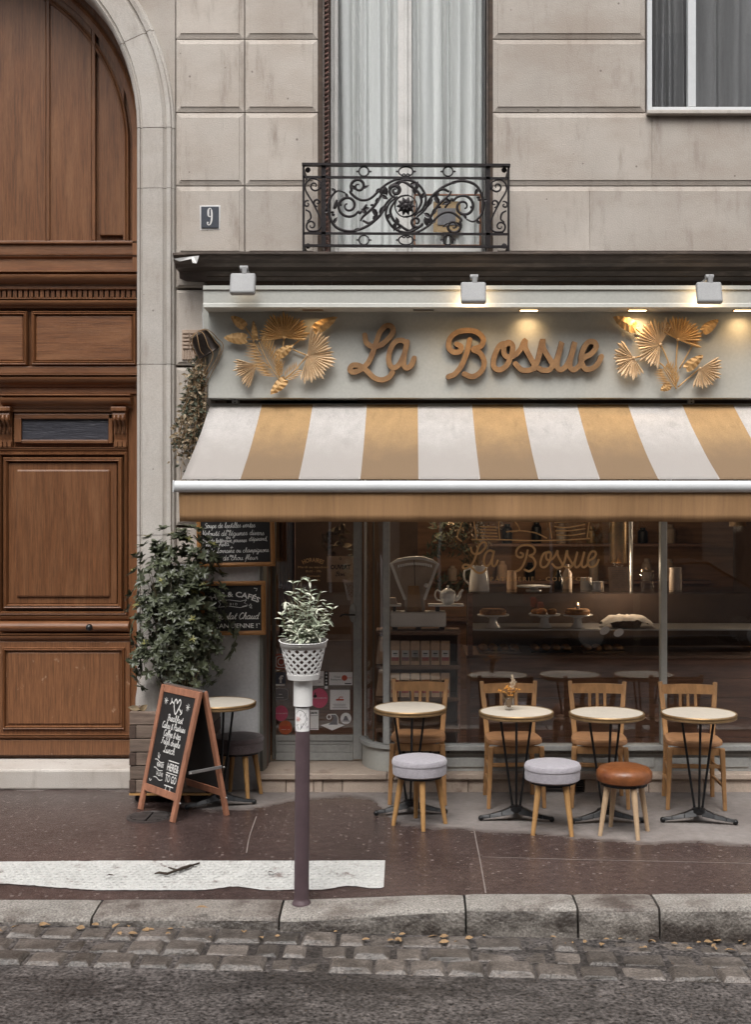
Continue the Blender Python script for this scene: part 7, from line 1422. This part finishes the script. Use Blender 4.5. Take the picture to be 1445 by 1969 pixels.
for k, (px, y_, hh_, rr_, mt, nm, lb) in enumerate(((1075, .8, .16, .035, m_black, 'bottle', 'dark glass bottle on the display case left of the paper menu'), (1092, .95, .20, .038, m_dial, 'bottle', 'tall brown bottle on the display case behind the dark one'), (1128, .8, .10, .045, m_cream, 'cup', 'cream cup standing on the display case'), (1150, .75, .07, .05, m_steel, 'bowl', 'small steel bowl on the display case beside the menu'), (985, .9, .15, .04, m_kraft, 'tin', 'brown tin on the display case right of the pitcher'), (1300, .8, .18, .05, m_dial, 'jar', 'brown storage jar on the right end of the display case'))):
    c = (X(px, y_), y_, zt2 + .0125); tag(MB().lathe([(.0, 0), (rr_, 0), (rr_ * 1.04, hh_ * .1), (rr_, hh_ * .62), (rr_ * (.45 if nm == 'bottle' else .95), hh_ * .8), (rr_ * (.4 if nm == 'bottle' else .98), hh_), (.0, hh_)], 18, c).build(nm, mt, smooth='auto'), lb, nm)
for k, (px, py, mt, lb) in enumerate(((960, 1250, m_dial, 'left'), (1060, 1250, m_black, 'middle'), (1160, 1252, m_wicker, 'right'))):
    c = (X(px, .8), .8, zw + .0255); t = thing('serving_tray', 'tray of baked goods on the lower counter inside the display, %s one' % lb, 'tray', c); MB().box(c[0] - .17, c[0] + .17, .68, .95, c[2], c[2] + .012).build('tray', mt, t, bevel=.004)
    for q in range(8): MB().ell((c[0] - .13 + (q % 4) * .085, .74 + (q // 4) * .12, c[2] + .034), (.036, .045, .022), 10, 6).build('bun', m_pastry, t, smooth=True)
# lamps and furniture deeper in the room
for (px, y_, zb_, lb, e) in ((1190, .95, Z(1082, .95), 'brass cylinder pendant lamp hanging over the counter', 12), (800, .75, 2.25, 'added brass pendant lamp brightening the weighing scale', 15), (1420, 1.1, 1.95, 'added brass pendant lamp lighting the right of the cafe', 7), (1040, 2.8, 2.2, 'added brass pendant lamp lighting the rear of the cafe', 9), (640, 2.6, 2.1, 'added brass pendant lamp giving dim light behind the shop door', 1.2)):  # all but the counter pendant are added to brighten the interior
    xx = X(px, y_); t = thing('pendant_lamp', lb, 'lamp', (xx, y_, 2.93), 'pendant lamps in the cafe'); MB().lathe([(.066, zb_), (.07, zb_), (.07, zb_ + .34), (.03, zb_ + .37), (.0, zb_ + .37), (.0, zb_ + .355), (.066, zb_ + .33)], 24, (xx, y_, 0)).build('brass_shade', m_brass, t, smooth='auto'); MB().tube([(xx, y_, zb_ + .37), (xx, y_, 2.93)], .004, 6).build('cable', m_black, t); MB().ell((xx, y_, zb_ + .06), (.03, .03, .04), 12, 8).build('bulb', m_bulb, t, smooth=True)
    ld = bpy.data.lights.new('pendant_glow', 'POINT'); ld.energy = e; ld.color = (1, .78, .54); ld.shadow_soft_size = .04; lo = bpy.data.objects.new('pendant_glow', ld); col.objects.link(lo); lo.location = (xx, y_, zb_ - .02); lo.parent = t; lo.matrix_parent_inverse = Matrix.Translation(-Vector(t.location))
cs = thing('chrome_column', 'slim chrome pole standing behind the counter', 'pole', (X(1214, 1.3), 1.3, SZ)); MB().tube([(X(1214, 1.3), 1.3, SZ), (X(1214, 1.3), 1.3, 2.93)], .018, 14).build('pole', m_steel, cs, smooth='auto'); MB().lathe([(.06, 0), (.055, .015), (.02, .02)], 18, (X(1214, 1.3), 1.3, SZ)).build('pole_base', m_steel, cs)
wr_ = MB(); c = P(866, 1085, 2.2); r_ = random.Random(9)
for i in range(220): a = r_.uniform(0, 2 * PI); q = c + Vector((math.cos(a) * .2, 0, math.sin(a) * .2)) + Vector((r_.gauss(0, .035), r_.gauss(0, .03), r_.gauss(0, .035))); wr_.leaf(q, (r_.gauss(0, 1), r_.gauss(0, .5), r_.gauss(0, 1)), (0, -1, 0), .08, .025, n=2)
wo = thing('leaf_wreath', 'dark round leaf wreath hanging in the cafe behind the scale', 'wreath', c); wr_.build('wreath_leaves', m_drygreen, wo); MB().tube([c + Vector((0, 0, .2)), (c.x, c.y, 2.93)], .003, 4).build('wreath_string', m_twig, wo)
hb_ = thing('hanging_plant', 'dark bunch of dried leaves hanging from the cafe ceiling', 'plant', P(870, 1000, 1.2)); mb = MB(); c = P(872, 1015, 1.2)
for i in range(160): q = c + Vector((r_.gauss(0, .09), r_.gauss(0, .07), r_.gauss(.1, .12))); mb.leaf(q, (r_.gauss(0, 1), r_.gauss(0, .5), r_.gauss(-.4, 1)), (0, -1, 0), .09, .03, n=2)
mb.build('leaves', m_drygreen, hb_); MB().tube([c, (c.x, c.y, 2.93)], .004, 4).build('stalk', m_twig, hb_)
bs = thing('back_shelf', 'dark wooden shelves on the rear cafe wall with jars', 'shelf', (1.6, 4.0, SZ))
for z in (.9, 1.3, 1.7, 2.1): MB().box(.2, 3.2, 3.95, 4.19, z, z + .03).build('shelf_board', m_counter, bs)
r_ = random.Random(13); kz = 0
onum = ['first', 'second', 'third', 'fourth', 'fifth', 'sixth', 'seventh', 'eighth', 'ninth']
for z, sn in ((1.331, 'lowest'), (1.731, 'middle'), (2.131, 'top')):
    for i in range(9):
        h = r_.uniform(.12, .26); xx = .4 + i * .3 + r_.uniform(-.06, .06); o = tag(MB().lathe([(.0, 0), (.05, 0), (.055, .02), (.055, h * .75), (.03, h * .88), (.03, h), (.0, h)], 12, (xx, 4.06, z)).build('storage_jar', r_.choice((m_kraft, m_dial, m_black, m_cream, m_brass)), smooth='auto'), onum[i] + ' storage jar from the left on the ' + sn + ' rear shelf', 'jar', 'storage jars on the rear shelves')
MB().box(-1.55, -.95, 1.6, 2.1, SZ, 1.0).build('low_cupboard', m_counter); o = bpy.data.objects['low_cupboard']; tag(o, 'dark low cupboard standing behind the shop door', 'cupboard'); MB().box(-1.57, -.93, 1.58, 2.12, 1.001, 1.03).build('cupboard_top', m_shelf, o); MB().box(-1.5, -1.26, 1.585, 1.6, .25, .95).build('cupboard_door', m_shelf, o); MB().box(-1.24, -1.0, 1.585, 1.6, .25, .95).build('cupboard_door', m_shelf, o)

# ---------------------------------------------------------------- the other side of the street (seen in the window reflections)
m_far = M('far_limestone', (.34, .31, .27), .9, var=.12, vs=.6); m_farwin = M('far_dark_window', (.04, .045, .05), .2, var=.2); m_roof = M('zinc_roof', (.16, .17, .19), .5, .3, var=.1)
pv = struct(MB().box(-60, 60, -17, -11.6, -.5, .02).build('opposite_pavement', m_asphalt)); pv['label'] = 'pavement on the other side of the street'
for nm, x0, x1, hh_, lb in (('opposite_house', -26, -5.5, 12.5, 'pale stone house across the street at the left'), ('opposite_house', -5.45, 9, 13.5, 'pale stone house straight across the street'), ('opposite_house', 9.05, 28, 12, 'pale stone house across the street at the right')):
    t = thing(nm, lb, 'building', ((x0 + x1) / 2, -17, 0)); MB().box(x0, x1, -25, -17, 0, hh_).build('wall', m_far, t); MB().hexa([(x0, -25, hh_), (x1, -25, hh_), (x1, -17, hh_), (x0, -17, hh_)], [(x0, -23, hh_ + 2), (x1, -23, hh_ + 2), (x1, -18.6, hh_ + 2), (x0, -18.6, hh_ + 2)]).build('roof', m_roof, t)
    for z in (3.4, 6.4, 9.4): MB().box(x0, x1, -17.001, -16.85, z, z + .16).build('string_course', m_far, t)
    n_ = int((x1 - x0) / 2.3)
    for i in range(n_):
        xx = x0 + (i + .5) * (x1 - x0) / n_
        for z in (.3, 4.0, 7.0, 10.0):
            if z + 2.1 > hh_: continue
            wd_ = .85 if z < 1 else .6; wi = MB().box(xx - wd_, xx + wd_, -17.0, -16.97, z, z + 2.4).build('window', m_farwin, t); MB().box(xx - .03, xx + .03, -16.969, -16.94, z, z + 2.4).build('frame', m_white, wi)
st_t = thing('street_tree', 'bushy street tree growing on the opposite pavement', 'tree', (3.4, -13.2, 0)); MB().tube([(3.4, -13.2, 0), (3.42, -13.2, 1.0), (3.35, -13.2, 2.4), (3.3, -13.1, 3.6)], [.12, .10, .08, .04], 10).build('trunk', m_stem, st_t, smooth=True); mb = MB(); r_ = random.Random(17)
for i in range(2600): v = Vector((r_.gauss(0, 1), r_.gauss(0, 1), r_.gauss(0, 1))).normalized() * r_.uniform(.3, 1) ** .5; mb.leaf(Vector((3.35 + v.x * 1.25, -13.2 + v.y * 1.2, 3.0 + v.z * 1.75)), (r_.gauss(0, 1), r_.gauss(0, 1), r_.gauss(0, 1)), (0, 0, 1), .16, .09, n=2)
stuff(mb.build('crown', m_sage, st_t))
def car(x, y, label, mt):
    t = thing('parked_car', label, 'car', (x, y, -.12)); z0 = -.12
    side = [(-2.0, .28), (-2.05, .55), (-1.95, .78), (-1.3, .88), (-.75, 1.38), (.55, 1.42), (1.35, .98), (1.95, .90), (2.05, .55), (1.98, .28)]
    mb = MB(); n_ = len(side); sec = ((-.82, .92, .0), (-.86, 1, 0), (.86, 1, 0), (.82, .92, 0)); vs_ = []
    for k, (w_, s_, _) in enumerate(((-.80, .97, 0), (-.86, 1, 0), (.86, 1, 0), (.80, .97, 0))):
        for (a, b_) in side: tw = 1 - .18 * max(0, (b_ - .85) / .55); vs_.append((x + a * s_, y + w_ * tw, z0 + .28 + (b_ - .28) * (1 if abs(w_) > .85 else .99)))
    mb.add(vs_, [(k * n_ + j, k * n_ + (j + 1) % n_, (k + 1) * n_ + (j + 1) % n_, (k + 1) * n_ + j) for k in range(3) for j in range(n_)] + [tuple(range(n_)), tuple(range(3 * n_, 4 * n_))]); mb.build('body', mt, t, bevel=.04, seg=3)
    for wn in ([(-1.12, .92), (-.68, 1.30), (-.12, 1.33), (-.12, .92)], [(-.04, .92), (-.04, 1.33), (.5, 1.34), (1.15, .96)]):
        for sgn in (1, -1): MB().add([(x + a, y + sgn * (.868 - .16 * max(0, (b_ - .85) / .55)), z0 + b_) for a, b_ in wn], [tuple(range(4))]).build('side_window', m_farwin, t, solid=.01)
    for wx in (-1.28, 1.28):
        for sgn in (-1, 1): wh = MB().lathe([(.0, -.1), (.30, -.1), (.32, -.07), (.32, .07), (.30, .1), (.0, .1)], 24, (x + wx, y + sgn * .78, z0 + .32), Matrix.Rotation(R(90), 4, 'X')).build('wheel', m_black, t, smooth='auto'); MB().lathe([(.0, -.105), (.2, -.105), (.2, .105), (.0, .105)], 16, (x + wx, y + sgn * .78, z0 + .32), Matrix.Rotation(R(90), 4, 'X')).build('rim', m_steel, wh)
    for sgn in (-1, 1): MB().box(x + 1.98, x + 2.06, y + sgn * .6 - .15, y + sgn * .6 + .15, z0 + .62, z0 + .76).build('headlight', m_clear, t); MB().box(x - 2.06, x - 1.98, y + sgn * .6 - .15, y + sgn * .6 + .15, z0 + .62, z0 + .78).build('tail_light', m_redink, t)
car(4.0, -10.3, 'dark grey hatchback parked across the street at the right', M('dark_grey_car_paint', (.05, .052, .058), .22, .3, var=.02)); car(-3.6, -10.4, 'silver hatchback parked across the street at the left', M('silver_car_paint', (.34, .34, .35), .25, .5, var=.02))
